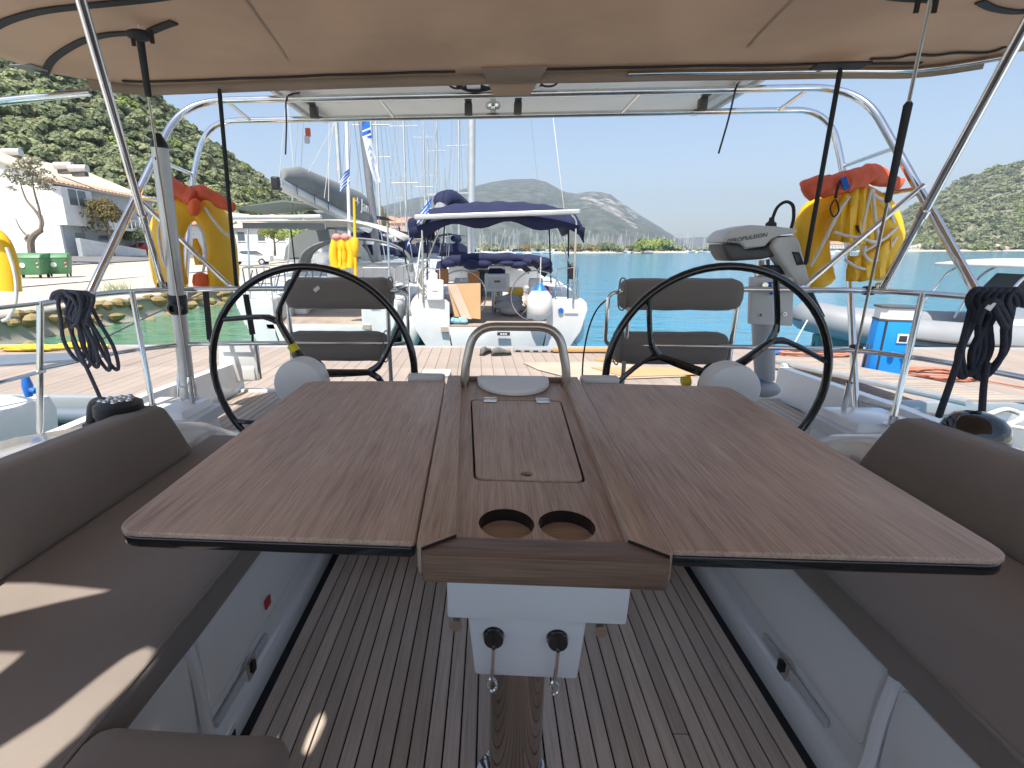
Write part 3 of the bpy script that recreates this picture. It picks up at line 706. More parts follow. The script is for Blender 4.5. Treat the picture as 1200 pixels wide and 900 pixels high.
# zipped hoop sleeves: dark bands curving down the sides
def band(pix, w, name='hoop_sleeve', m=M_DARKC):
    P = []
    for (x, y) in pix:
        q = at(x, y, Z=2.755)
        for _ in range(4): q = at(x, y, Z=bz(q.x, q.y)-.006)
        P.append(q)
    P = smooth_pts(P, 5)
    b = MB(); b.strap(P, w, (P[-1]-P[0]).cross(Vector((0, 0, 1))), .006); return b.build(name, m, bim)
band([(-12, 35), (10, 24), (45, 14), (90, 8), (120, 5), (170, 0), (200, -4)], .030)
band([(52, 88), (60, 72), (78, 58), (100, 47), (125, 41), (150, 39)], .030)
band([(176, 37), (190, 31), (204, 26)], .034)
band([(1215, 12), (1190, 14), (1165, 10), (1148, 2)], .026)
band([(1094, 2), (1060, 0), (1040, -2)], .014)
band([(1178, 55), (1165, 60), (1150, 62), (1120, 62), (1095, 65), (1070, 64), (1050, 68), (1020, 69)], .016)
# stitched seams
for x in (-.78, .76):
    b = MB(); b.strap([(x+.16*(y-.9)*(-1 if x < 0 else 1), y, bz(x, y)-.003) for y in [.2+i*.1 for i in range(23)]], .012, (1, 0, 0), .003); b.build('seam', M_BIM, bim)
# snap tab and webbing patches
q = at(38, 78, Z=2.745); b = MB(); b.prism([q+Vector((dx, dy, -.01)) for dx, dy in ((-.06, -.05), (.04, -.05), (.05, .02), (0, .075), (-.05, .03))], (0, 0, .004)); tb = b.build('snap_tab', M_GREYC, bim)
b = MB(); b.lathe([(.012, 0), (.012, .006)], q+Vector((0, .02, -.018)), 'Z', 12); b.build('snap', M_STEEL, tb)
# stainless hoops
for s in (-1, 1):
    top = Vector((s*1.345, 1.595, 2.795)); bot = Vector((s*1.90, 2.585, ZR))
    if s > 0: top = Vector((1.508, 1.675, 2.795))
    b = MB(); b.tube([top, bot], .0165, 12); b.build('main_tube', M_STEEL, bim, smooth=60)
    b = MB(); b.rbox(bot+Vector((0, 0, .01)), (.05, .05, .06), .012, 2); b.build('tube_foot', M_BLACK if s < 0 else M_STEEL, bim)
    mid = top.lerp(bot, .66)
    b = MB(); b.tube([mid-(bot-top).normalized()*.02, mid+(bot-top).normalized()*.02], .022, 12); b.build('tube_clamp', M_STEEL, bim, smooth=60)
b = MB(); L1 = at(105, 108, Z=2.665); L0 = at(0, 119, Z=2.60); b.tube([L0+(L0-L1)*1.2, L0, L1], .017, 12); b.build('side_tube', M_STEEL, bim, smooth=60)
b = MB(); xs2 = [.55+i*.08 for i in range(20)]; b.tube([(x, yaft(x)-.01, bz(x, yaft(x))-.012) for x in xs2], .012, 10); b.build('aft_hoop', M_STEEL, bim, smooth=60)
# webbing stays from the aft edge to the stern rail, with patches
for a, c in (((257, 104), (278, 346)), ((985, 80), (944, 310))):
    p = at(*a, Z=2.735); r_ = at(*c, Y=2.66)
    b = MB(); b.tube([p, p.lerp(r_, .02), r_.lerp(p, .02), r_], [.007, .0115, .0115, .007], 8, flat=.8); b.build('black_stay', M_DARKC, bim)
for pp in ((985, 75),):
    q = at(*pp, Z=2.745); b = MB(); b.box(q+Vector((0, 0, -.006)), (.22, .075, .008)); b.build('webbing_patch', M_DARKC, bim)
q = at(163, 37, Z=2.74); b = MB(); b.ell(q+Vector((0, 0, -.012)), (.05, .04, .016), None, 12, 8); b.build('webbing_patch', M_DARKC, bim)
for px in ((156, 46), (178, 43), (1075, 6), (1096, 6)):
    q = at(*px, Z=2.715); b = MB(); b.box(q, (.014, .006, .045)); b.build('zip_pull', M_BLACK, bim)
# split backstays: wire in a charcoal chafe sleeve
for s, pix, lb in ((-1, [(163, 30), (172, 68), (180, 108), (181, 175)], 'wire backstay in a charcoal sleeve above the capped aluminium post'), (1, [(1091, -8), (1075, 82), (1058, 165), (1028, 335), (988, 480)], 'wire backstay in a charcoal sleeve crossing the right yellow horseshoe buoy')):
    A = at(163, 37, Z=2.752) if s < 0 else at(1090, 0, Z=2.752)
    B = Vector((-1.745, 2.46, 1.13)) if s < 0 else at(989, 480, Z=1.13)
    P = [A, A.lerp(B, .01), A.lerp(B, .125), A.lerp(B, .62), B] if s < 0 else [A, A.lerp(B, .17), A.lerp(B, .38), A.lerp(B, .7), B]
    bs = thing('backstay', lb, 'backstay', P[-1], 'split backstays')
    b = MB(); b.tube([P[0]+(P[0]-P[1])*1.2]+P, .0045 if s < 0 else .006, 8); b.build('wire', M_BRUSH, bs)
    a, c = (P[0], P[2]) if s < 0 else (P[1], P[2])
    b = MB(); b.tube([a, a.lerp(c, .03), a.lerp(c, .97), c], [.008, .016, .014, .008], 10, flat=.6); b.build('chafe_sleeve', M_DARKC, bs)
    b = MB(); b.cyl(P[-1]+Vector((0, 0, .0)), P[-1]+(P[-2]-P[-1]).normalized()*.18, .013, 10); b.build('turnbuckle', M_STEEL, bs)

# added unseen canvas panel; holes projected towards the sun shape the bench's sun patches
ZP = 2.752
def sunward(px, py, z):
    p = at(px, py, Z=z); t = (ZP-z)/sun_dir.z; p = p+sun_dir*t; return (p.x, p.y)
sun_patch_px = [[(-60, 690), (-20, 683), (40, 683), (95, 688), (131, 692), (70, 705), (0, 722), (-60, 738)], [(-60, 772), (-10, 764), (28, 765), (20, 773), (0, 789), (-60, 830)],
         [(-70, 935), (0, 876), (60, 838), (120, 790), (150, 768), (172, 758), (181, 762), (174, 778), (140, 812), (112, 838), (95, 858), (70, 880), (20, 925), (-40, 990)]]
H = [[sunward(x, y, 1.155) for x, y in q] for q in sun_patch_px]+[[sunward(x, y, ZS) for x, y in [(356, 880), (361, 864), (372, 841), (379, 835), (381, 846), (372, 866), (362, 884)]]]
H = [[(x, y) for x, y in h if x > -2.10 and y > -.84] for h in H]
plate('unseen_cutout_panel', [(-2.12, -1.6), (-.16, -1.6), (-.16, .47), (-2.12, .47)], [h for h in H if len(h) > 2], ZP-.003, ZP, M_BIM, bim)
# the cabin bulkhead and coachroof forward of the cockpit
b = MB(); b.box((0, -1.6, 1.05), (2.7, .12, 1.1)); b.build('cabin_bulkhead', M_GEL, yacht, bevel=.03)
b = MB(); b.box((0, -1.53, 1.12), (.9, .04, .95)); b.build('companionway', M_WGLAS, yacht)
b = MB(); b.hexa([(-1.35, -4.0, 1.1), (1.35, -4.0, 1.1), (1.4, -1.55, 1.1), (-1.4, -1.55, 1.1)], [(-1.1, -4.0, 1.62), (1.1, -4.0, 1.62), (1.25, -1.55, 1.62), (-1.25, -1.55, 1.62)]); b.build('coachroof', M_GEL, yacht, bevel=.06, seg=3)
# ------------------------------------------------------------------ aluminium post
pl = thing('aluminium_post', 'thick aluminium post with black conical cap at the left stern quarter', 'post', at(222, 472, Z=1.10))
p0 = at(222, 470, Z=1.11); p1 = at(187, 172, Y=p0.y-.10)
b = MB(); b.tube([p0, p1], .038, 20); b.build('tube', M_ALU, pl, smooth=50)
d = (p1-p0).normalized()
b = MB(); b.tube([p1-d*.005, p1+d*.012, p1+d*.06], [.040, .040, .012], 20); b.build('cap', M_BLACK, pl, smooth=30)
cl = p0.lerp(p1, .42)
b = MB(); b.tube([cl-d*.05, cl-d*.04, cl+d*.045, cl+d*.055], [.040, .047, .047, .040], 16); fit_ = b.build('black_fitting', M_BLACK, pl)
b = MB(); b.lathe([(.030, .03), (.032, -.045), (.024, -.05), (.018, -.05), (.016, -.03)], cl+Vector((.01, -.02, -.015)), 'Y', 16); b.build('socket', M_BLACK, fit_)
b = MB(); b.tube([p0, p0+Vector((.03, -.01, -.03))], [.055, .06], 16); b.tube([p0+d*.0, p0+d*.10], .045, 16); b.build('foot', M_ALU, pl)
b = MB(); b.lathe([(.008, 0), (.008, -.006)], p1-d*.06+Vector((.005, -.037, 0)), 'Y', 8); b.build('rivet', M_BLACK, pl)

# folded white stern panel on its hinge
fp = thing('folded_stern_panel', 'white moulded panel folded up at the stern behind the left wheel', 'panel', (-2.02, 3.42, ZD))
a, bq, c, dq = at(256, 404, Y=3.40), at(300, 404, Y=3.40), at(304, 446, Y=3.44), at(257, 450, Y=3.44)
b = MB(); b.hexa([dq+Vector((0, 0, 0)), c, c+Vector((0, .05, 0)), dq+Vector((0, .05, 0))], [a, bq, bq+Vector((0, .05, 0)), a+Vector((0, .05, 0))]); b.build('panel', M_GELW, fp, bevel=.012, seg=3)
b = MB(); b.tube([bq+Vector((.0, -.01, .01)), c+Vector((.015, -.012, .02))], .013, 10); b.build('edge_tube', M_STEEL, fp)
b = MB(); b.rbox(c+Vector((-.07, -.012, .06)), (.10, .02, .11), .008, 3); b.build('hinge_plate', M_GREYP, fp)
b = MB(); b.box((a+bq)/2+Vector((.0, -.004, -.03)), (.25, .006, .05)); b.build('top_band', M_GREYGEL, fp)
# ================================================================== THINGS ON THE STERN
def pp(x, y, Y): return at(x, y, Y=Y)
def pslab(name, pix, Y0, Y1, m, parent, bevel=.01, seg=3):
    """outline surveyed in the plane Y0, given its real thickness to Y1"""
    P = [at(x, y, Y=Y0) for x, y in pix]
    b = MB(); b.prism(P, (0, Y1-Y0, 0)); return b.build(name, m, parent, bevel=bevel, seg=seg)
# electric outboard on its bracket
ob = thing('outboard_motor', 'grey electric outboard motor with lettering on its cowl, hung on the right stern rail', 'outboard motor', at(895, 460, Y=2.84))
Y0 = 2.70
br = thing('motor_bracket', 'pale grey plastic board bracket clamped to the right stern rail under the motor', 'bracket', at(904, 382, Y=2.70))
bd = pslab('board', [(881, 325), (931, 325), (929, 382), (879, 380)], 2.700, 2.735, M_GREYP, br, .006)
for x, y in ((891, 369), (919.5, 368)):
    b = MB(); c = at(x, y, Y=2.695); b.lathe([(.010, -.004), (.012, 0), (.012, .008)], c, 'Y', 14); bo = b.build('bolt', M_STEEL, bd)
    b = MB(); b.lathe([(.005, -.006), (.005, 0)], c, 'Y', 6); b.build('bolt_head', M_BLACK, bo)
b = MB(); a = at(901, 331, Y=2.69); c = at(905, 345, Y=2.67); b.tube([a+Vector((.02, -.02, 0)), a, c], [.007, .010, .012], 10); b.build('clamp_handle', M_BLUEP, br)
b = MB(); b.cyl(at(897, 334, Y=2.72), at(897, 334, Y=2.66), .014, 12); b.build('clamp_screw', M_STEEL, br)
cw = pslab('upper_cowl', [(847, 284), (849, 276), (857, 269), (880, 263.5), (908, 265), (934, 268), (935, 273), (917, 275), (904, 281), (897, 289), (874, 291), (868, 285)], 2.72, 2.93, M_GREYP, ob, .022, 4)
lo_ = pslab('lower_cowl', [(846.5, 285.5), (868, 286.5), (875, 292.5), (898, 291), (905, 283), (918, 277), (933, 275), (930, 283), (912, 300), (893, 304), (856, 306.5), (851, 298)], 2.728, 2.922, M_DGREYP, ob, .018, 3)
p0_, p1_ = at(851, 284.5, Y=2.718), at(891, 277.5, Y=2.718)
text('lettering', 'EPROPULSION', .0315, M_SIGN, ob, frame((p0_+p1_)/2+Vector((.014, -.008, .008)), p1_-p0_, (0, -.25, 1)), .0006, .15, 1.02)
arm = pslab('tiller_arm', [(906, 290), (912, 279), (934, 276), (938, 284), (951, 334), (949, 341), (943, 342), (927, 322)], 2.69, 2.80, M_GREYP, ob, .014, 3)
pslab('display', [(928.5, 295), (937, 295.5), (943, 310), (934.5, 311)], 2.684, 2.694, M_SIGN, arm, .002, 1)
pslab('display_print', [(930.5, 297.5), (936, 298), (939, 306), (934, 307)], 2.682, 2.685, M_DGREYP, arm, 0)
b = MB(); b.tube([at(946, 340, Y=2.745), at(952, 352, Y=2.74), at(962, 372, Y=2.73)], [.022, .019, .020], 12); b.build('tiller_grip', M_RUBBER, ob)
b = MB(); b.tube(smooth_pts([at(903, 265, Y=2.82), at(905, 257, Y=2.82), at(911, 243, Y=2.82), at(921, 236.5, Y=2.82), at(929, 241, Y=2.83), at(930, 255, Y=2.85), at(927, 268, Y=2.86)], 6), .0085, 8); b.build('power_cable', M_RUBBER, ob)
b = MB(); b.lathe([(.028, 0), (.026, .02), (.014, .03), (.012, .05)], at(903, 266, Y=2.82), 'Z', 14); b.build('cable_plug', M_BLACK, ob)
b = MB(); b.tube([at(894, 304, Y=2.82), at(894, 322, Y=2.82)], .034, 14); b.build('swivel', M_STEEL, ob)
b = MB(); b.box(at(905, 316, Y=2.80), (.15, .12, .05)); b.build('clamp_bracket', M_BLACK, ob, bevel=.01)
b = MB()
rings = []
for (x, y, wx, wy) in ((893, 318, .030, .05), (894, 380, .058, .062), (895, 410, .058, .062), (896, 444, .050, .058)):
    c = at(x, y, Y=2.84); rings.append([c+Vector((wx*math.cos(2*PI*i/18), wy*math.sin(2*PI*i/18), 0)) for i in range(18)])
b.loft(rings); b.build('leg', M_TORPEDO, ob)
c = at(893, 455, Y=2.84)
b = MB(); b.ell(c, (.105, .052, .055), Matrix.Rotation(R(6), 3, 'Y'), 18, 12); b.build('gearcase', M_TORPEDO, ob)
for a in (25, 145, 265):
    b = MB(); d = Vector((0, math.cos(R(a)), math.sin(R(a)))); q = c+Vector((-.085, 0, 0))
    b.loft([[q+d*r_+Vector((math.copysign(.006, e)+tw*.5, 0, 0))+d.cross(Vector((1, 0, 0)))*w*e for e in (-1, 1)][:2]+[q+d*r_+Vector((.006+tw*.5+.004, 0, 0))+d.cross(Vector((1, 0, 0)))*w*e for e in (1, -1)] for r_, w, tw in ((.02, .02, 0), (.07, .045, .02), (.105, .022, .03))]); b.build('propeller_blade', M_BLUEP, ob)

# horseshoe buoys
def horseshoe(name, label, path, rad, flat, loc, webs, cloth, extra=None):
    t = thing(name, label, 'lifebuoy', loc, 'yellow horseshoe buoys')
    b = MB(); P = smooth_pts(path, 7); n = len(P)
    rr = [rad*(1+.05*noise.noise(Vector((i*.35, loc[0], 0)))) for i in range(n)]
    rr[0] *= .75; rr[-1] *= .75
    b.tube(P, rr, 18, False, True, flat); body = b.build('horseshoe', M_YEL, t, smooth=70)
    for wb in webs:
        b = MB(); b.tube(smooth_pts(wb, 6), .0075, 8); b.build('white_webbing', M_WWEB, t)
    for cl in cloth:
        b = MB(); P = smooth_pts(cl[0], 6); n = len(P)
        rr = []
        for i in range(n):
            k = i/(n-1); rr.append(cl[1]*(cl[2][0]*(1-k)+cl[2][1]*k)*(1+.18*noise.noise(Vector((i*.5, cl[1]*30, 1)))))
        rr[0] *= .5; rr[-1] *= .6
        b.tube(P, rr, 14, False, True, cl[3]); o = b.build(cl[4], M_ORANGE, t, smooth=60)
        me = o.data
        for v in me.vertices:
            q = v.co; v.co = q+Vector((noise.noise(q*22), noise.noise(q*22+Vector((9, 0, 0))), noise.noise(q*22+Vector((0, 9, 0)))))*.012
    return t
Y1 = 2.80
hl = horseshoe('horseshoe_buoy', 'yellow horseshoe lifebuoy with torn orange cover at the left stern rail', [at(203, 338, Y=2.74), at(196, 310, Y=2.74), at(196, 272, Y=2.74), at(210, 246, Y=2.78), at(231, 240, Y=2.82), at(250, 256, Y=2.86), at(258, 285, Y=2.88), at(262, 315, Y=2.88), at(262, 338, Y=2.88)], .098, .62, at(230, 340, Y=2.80),
    [[at(212, 340, Y=2.66), at(194, 312, Y=2.64), at(188, 290, Y=2.64), at(186, 268, Y=2.66), at(194, 248, Y=2.68)], [at(240, 243, Y=2.72), at(250, 258, Y=2.74), at(262, 272, Y=2.76), at(276, 282, Y=2.78)], [at(230, 262, Y=2.73), at(238, 275, Y=2.74), at(241, 300, Y=2.76), at(238, 318, Y=2.78)]],
    [([at(196, 219, Y=2.72), at(206, 222, Y=2.72), at(219, 228, Y=2.72), at(229, 234, Y=2.72)], .052, (1., .8), .7, 'orange_cover'), ([at(222, 231, Y=2.75), at(236, 226, Y=2.75), at(252, 232, Y=2.75), at(266, 241, Y=2.75), at(276, 243, Y=2.75)], .044, (1., .55), .7, 'orange_cover')])
b = MB(); b.ell(at(228, 243, Y=2.70), (.035, .03, .05), Matrix.Rotation(R(20), 3, 'Y')); b.build('light_lens', M_ORPL, hl)
b = MB(); c = at(236, 330, Y=2.80); b.lathe([(.02, -.05), (.045, -.035), (.05, .0), (.04, .04), (.015, .055)], c, 'Z', 18); b.build('rescue_light', M_ORPL, hl)
b = MB(); c = at(231, 292, Y=2.80); b.tube([c+Vector((0, 0, -.09)), c, c+Vector((-.004, 0, .06))], [.022, .026, .012], 12); b.build('light_body', M_YEL, hl)
for x0_, y0_, x1_, y1_ in ((241, 340, 246, 398), (288, 345, 296, 392)):
    b = MB(); b.strap([at(x0_, y0_, Y=2.80), at((x0_+x1_)/2, (y0_+y1_)/2, Y=2.83), at(x1_, y1_, Y=2.80)], .034, (1, .2, 0), .004)
    b.strap([at(x1_, y1_, Y=2.80), at(x1_, y1_+12, Y=2.80)], .014, (1, 0, 0), .004); b.build('hanging_strap', M_DARKC, hl)
hr = horseshoe('horseshoe_buoy', 'yellow horseshoe lifebuoy wrapped in white webbing behind the outboard motor', [at(959, 336, Y=2.92), at(953, 312, Y=2.92), at(950, 284, Y=2.92), at(955, 256, Y=2.92), at(975, 240, Y=2.90), at(1000, 237, Y=2.88), at(1024, 250, Y=2.88), at(1034, 275, Y=2.88), at(1030, 300, Y=2.88), at(1014, 322, Y=2.88)], .094, .68, at(985, 340, Y=2.90),
    [[at(1021, 222, Y=2.76), at(1014, 250, Y=2.74), at(1009, 272, Y=2.73)], [at(1023, 222, Y=2.76), at(1025, 250, Y=2.75), at(1028, 282, Y=2.76), at(1012, 295, Y=2.75)], [at(1024, 228, Y=2.76), at(1040, 240, Y=2.78), at(1048, 262, Y=2.82)], [at(978, 272, Y=2.73), at(992, 276, Y=2.72), at(1006, 278, Y=2.72), at(1030, 283, Y=2.75), at(1052, 266, Y=2.82)], [at(1000, 225, Y=2.76), at(985, 245, Y=2.74), at(975, 265, Y=2.73), at(962, 290, Y=2.78), at(950, 312, Y=2.82)], [at(1014, 288, Y=2.75), at(1013, 298, Y=2.75), at(1022, 306, Y=2.76), at(1036, 300, Y=2.78), at(1052, 276, Y=2.82)], [at(990, 304, Y=2.76), at(1002, 312, Y=2.75), at(1016, 316, Y=2.76)]],
    [([at(940, 226, Y=2.80), at(955, 219, Y=2.78), at(975, 217, Y=2.77), at(990, 213, Y=2.77)], .056, (1., .95), .85, 'orange_roll'), ([at(986, 216, Y=2.77), at(1005, 209, Y=2.77), at(1022, 203, Y=2.78), at(1034, 209, Y=2.80), at(1048, 214, Y=2.80), at(1056, 217, Y=2.80)], .058, (1., .5), .8, 'orange_roll')])
# the draped yellow jacket of the right buoy
rows = []
top = [(982, 232), (996, 222), (1008, 222), (1020, 219)]; low = [(974, 282), (990, 284), (1006, 287), (1022, 286)]
def drape(name, top, low, Ya, Yb, m, t):
    rows = []
    for i in range(9):
        k = i/8; r_ = []
        for j in range(13):
            u = j/12*(len(top)-1); a = min(int(u), len(top)-2); f = u-a
            p = Vector((top[a][0]+(top[a+1][0]-top[a][0])*f, top[a][1]+(top[a+1][1]-top[a][1])*f)); q = Vector((low[a][0]+(low[a+1][0]-low[a][0])*f, low[a][1]+(low[a+1][1]-low[a][1])*f))
            w = p.lerp(q, k); r_.append(at(w.x, w.y, Y=Ya+(Yb-Ya)*k-.03*math.sin(PI*j/12)+.012*math.sin(j*1.9+k*2)))
        rows.append(r_)
    b = MB(); b.grid(rows); o = b.build(name, m, t, smooth=80); q = o.modifiers.new('thick', 'SOLIDIFY'); q.thickness = .012; return o
drape('yellow_jacket', top, low, 2.79, 2.76, M_YEL, hr)
drape('yellow_skirt', [(993, 300), (1010, 300), (1030, 290), (1046, 276)], [(994, 329), (1010, 330), (1030, 325), (1044, 318)], 2.80, 2.80, M_YEL, hr)
b = MB(); b.tube(smooth_pts([at(985, 211, Y=2.73), at(981, 222, Y=2.71), at(979, 232, Y=2.72)], 4), .007, 8); b.tube(smooth_pts([at(979, 234, Y=2.72), at(973, 244, Y=2.72), at(977, 254, Y=2.72), at(983, 246, Y=2.72)], 5, True), .004, 6, True); b.build('lanyard', M_DARKC, hr)
b = MB(); b.tube([at(1004, 264, Y=2.73), at(1009, 278, Y=2.72)], [.007, .004], 8); b.build('black_clip', M_BLACK, hr)
b = MB(); b.strap([at(988, 208, Y=2.715), at(993, 222, Y=2.715)], .03, (1, 0, 0), .004); b.build('blue_print', M_FLAGB, hr)

# ------------------------------------------------------------------ bundled ropes on the rails
def rope_coil(label, top, loops, wraps, tails, rad, grp='ropes bundled on the rails', RM=None):
    M_ROPE = RM or MATS['navy_rope']
    t = thing('coiled_rope', label, 'rope', top, grp)
    b = MB()
    for (dx, dy, w, ln, tilt, ph) in loops:
        pts = []
        for k in range(10):
            a = 2*PI*k/10
            x = w*math.sin(a)*(1 if math.cos(a) < .2 else .55); z = -ln/2+ln/2*math.cos(a)
            pts.append(top+Vector((dx+x+tilt*z*-1, dy+.012*math.sin(a+ph), z+.01)))
        b.tube(smooth_pts(pts, 4, True), rad, 8, True)
    b.build('hanging_loops', M_ROPE, t, smooth=70)
    b = MB()
    for wr in wraps: b.tube(smooth_pts(wr, 5), rad*1.02, 8)
    b.build('wraps', M_ROPE, t, smooth=70)
    for tl in tails:
        b = MB(); b.tube(smooth_pts(tl, 6), rad*.95, 8); b.build('tail', M_ROPE, t, smooth=70)
    return t
tl_ = at(84, 350, Y=1.95)
loops = [(-.03+.019*i+.01*random.random(), -.03+.012*(i % 3), .030+.01*random.random(), .26+.035*random.random()+.012*i, .10+.022*i, i) for i in range(6)]
wr = []
for i in range(6):
    a = 60+i*5.5; wr.append([at(a, 350+i*.2, Y=1.96), at(a+4, 343, Y=1.93), at(a+16, 341.5+.5*i, Y=1.92), at(a+22, 352, Y=1.90), at(a+17-i*.6, 366+i*1.6, Y=1.89), at(a+23-i, 374+i*1.5, Y=1.90)])
wr += [[at(84, 342, Y=1.91), at(92, 345, Y=1.88), at(95, 360, Y=1.87), at(90, 378, Y=1.88), at(84, 383, Y=1.90)], [at(78, 345, Y=1.9), at(87, 352, Y=1.87), at(91, 364, Y=1.87), at(86, 377, Y=1.88)]]
rope_coil('dark navy bundled rope on the left rail with thin striped loops', tl_, loops, wr, [[at(78, 372, Y=1.93), at(84, 390, Y=1.92), at(92, 410, Y=1.90), at(108, 445, Y=1.86), at(120, 472, Y=1.80)]], .0078)
tr_ = at(1157, 352, Y=1.98)
loops = [(-.055+.026*i, -.03+.012*(i % 3), .045+.012*random.random(), .29+.03*random.random(), .0-.015*(i-2), i) for i in range(5)]
wr = []
for i in range(6):
    a = 1136+i*9; wr.append([at(a+4, 366+i*.5, Y=1.94), at(a-1, 352, Y=1.92), at(a+6, 340.5-i*.2, Y=1.90), at(a+16, 341+i*.8, Y=1.92), at(a+19, 356+i*.4, Y=1.95)])
wr += [[at(1146, 378, Y=1.90), at(1152, 362, Y=1.87), at(1163, 352, Y=1.86), at(1172, 360, Y=1.87), at(1181, 378, Y=1.89), at(1176, 388, Y=1.91)], [at(1160, 350, Y=1.87), at(1168, 366, Y=1.86), at(1178, 384, Y=1.88)]]
rr_ = rope_coil('black bundled rope on the right rail with thick smooth loops', tr_, loops, wr, [[at(1139, 358, Y=1.93), at(1131, 390, Y=1.92), at(1120, 430, Y=1.88), at(1100, 488, Y=1.75)], [at(1157, 425, Y=1.92), at(1153, 450, Y=1.88), at(1151, 478, Y=1.80), at(1150, 492, Y=1.74)]], .0112, RM=M_ROPEB)
for c in (rr_,):
    b = MB(); q = at(1161, 358, Y=1.855); b.box(q, (.022, .004, .034), Matrix.Rotation(R(25), 3, 'Y')); b.build('white_tag', M_WPRINT, c)

# ------------------------------------------------------------------ winches
for s, lb in ((-1, 'winch with dark basket of chrome fittings, left of the helm on the coaming'), (1, 'winch under a glossy black dome cover, right of the helm on the coaming')):
    c = Vector((-1.455, 1.60, 1.285)) if s < 0 else Vector((1.50, 1.57, 1.285))
    w = thing('winch', lb, 'winch', c, 'cockpit winches')
    b = MB(); b.lathe([(.085, 0), (.085, .02), (.06, .03), (.056, .07), (.072, .082)], c, 'Z', 24); b.build('drum', M_STEEL, w)
    if s > 0:
        b = MB(); b.lathe([(.086, .045), (.089, .06), (.086, .090), (.077, .118), (.058, .140), (.030, .151), (.002, .154)], c, 'Z', 32); b.build('dome_cover', M_GLOSSB, w, smooth=60)
    else:
        b = MB(); b.lathe([(.074, .080), (.080, .09), (.078, .125), (.055, .140), (.002, .142)], c, 'Z', 24); b.build('self_tailer', M_BLACK, w)
        b = MB()
        for k in range(14): b.ell(c+Vector((.055*math.cos(k*2.4)*(k/14)**.5, .055*math.sin(k*2.4)*(k/14)**.5, .141)), (.012, .009, .007), None, 8, 6)
        b.build('chrome_jaw', M_STEEL, w)
        b = MB(); q = c+Vector((-.085, .03, 0)); b.tube(round_path([q+Vector((-.075, 0, 0)), q+Vector((-.04, 0, .125)), q+Vector((.03, 0, .125)), q+Vector((.05, 0, 0))], .04, 5), .016, 10); b.box(q+Vector((-.01, 0, .015)), (.14, .05, .05)); b.build('stop_handle', M_DGREYP, w, bevel=.006)
    # stern cleat and mooring rope
for s, lb in ((1, 'white mooring rope lying along the right quarter towards the neighbouring yacht'),):
    mr_ = thing('mooring_rope', lb, 'rope', at(1100, 490, Z=1.12))
    b = MB(); b.tube(smooth_pts([at(1010, 470, Z=1.10), at(1060, 482, Z=1.11), at(1110, 488, Z=1.13), at(1150, 494, Z=1.13), at(1200, 502, Z=1.12), at(1240, 508, Z=1.1)], 6), .010, 8); b.build('rope', M_WROPE, mr_)
    b = MB(); b.tube(smooth_pts([at(1150, 492, Z=1.12), at(1163, 484, Z=1.13), at(1180, 480, Z=1.12), at(1198, 487, Z=1.12), at(1186, 496, Z=1.13), at(1165, 499, Z=1.13)], 5, True), .013, 8, True); b.build('rope_turn', M_WROPE, mr_)
    c = Vector((1.97, 2.05, 1.085)); b = MB(); b.box(c+Vector((0, 0, .015)), (.035, .09, .03)); b.tube([c+Vector((0, -.10, .045)), c+Vector((0, .10, .045))], .013, 10); b.build('cleat', M_STEEL, mr_)

# ------------------------------------------------------------------ the yachts on either side
def neighbour(s, label, buoy):
    t = thing('neighbour_yacht', label, 'sailing yacht', (s*4.65, 0, 0))
    cx_ = s*4.75
    def ring(y, w, zt): return [Vector((cx_-w*.55, y, -.1)), Vector((cx_-w*.96, y, .45)), Vector((cx_-w, y, zt-.08)), Vector((cx_-w+.03, y, zt)), Vector((cx_+w-.03, y, zt)), Vector((cx_+w, y, zt-.08)), Vector((cx_+w*.96, y, .45)), Vector((cx_+w*.55, y, -.1))]
    b = MB(); b.loft([ring(2.7, 1.95, 1.08), ring(2.3, 2.0, 1.10), ring(0, 2.05, 1.15), ring(-3, 1.75, 1.25), ring(-8, .1, 1.4)]); b.build('hull', M_GELW, t, bevel=0, smooth=40)
    e = cx_-s*1.88
    b = MB(); b.box((cx_-s*1.2, .2, 1.24), (.5, 3.6, .25)); b.build('coaming', M_GEL, t, bevel=.04, seg=3)
    b = MB(); b.box((e+s*.05, 1.98, 1.13), (.20, .28, .05)); b.build('quarter_moulding', M_GREYGEL, t, bevel=.015)
    b = MB(); b.tube(round_path([(e, -2, 1.72), (e, 1.55, 1.74), (e+s*.02, 2.25, 1.74), (e+s*.6, 2.5, 1.74), (e+s*3.0, 2.5, 1.74)], .14, 6), .0135, 10); b.build('top_rail', M_STEEL, t)
    b = MB(); b.tube(round_path([(e, -2, 1.42), (e, 1.55, 1.43), (e+s*.02, 2.25, 1.43), (e+s*.6, 2.5, 1.43), (e+s*3.0, 2.5, 1.43)], .14, 6), .011, 10); b.build('middle_rail', M_STEEL, t)
    for y, lean in ((1.62, -.16), (2.15, .0), (.2, 0)):
        b = MB(); b.tube([(e, y, 1.74), (e+s*.03, y+lean, 1.10)], .0135, 10); b.build('stanchion', M_STEEL, t)
    b = MB(); b.tube(round_path([(e+s*.06, 2.3, 1.1), (e+s*.06, 2.35, 2.28), (e+s*.4, 2.4, 2.50), (e+s*3, 2.4, 2.5)], .22, 8), .019, 12); b.build('arch_tube', M_STEEL, t)
    return t
nl = neighbour(-1, 'white neighbouring yacht at the left edge of the photo', True)
nr = neighbour(1, 'white neighbouring yacht at the right edge of the photo', False)
b = MB(); q = at(32, 452, Y=2.35); b.tube([q+Vector((-.005, 0, -.06)), q, q+Vector((.0, 0, .06))], [.018, .026, .016], 12); b.tube([q+Vector((.015, 0, -.02)), q+Vector((.04, 0, -.03))], .016, 10); b.build('blue_handle', M_BLUEP, nl)
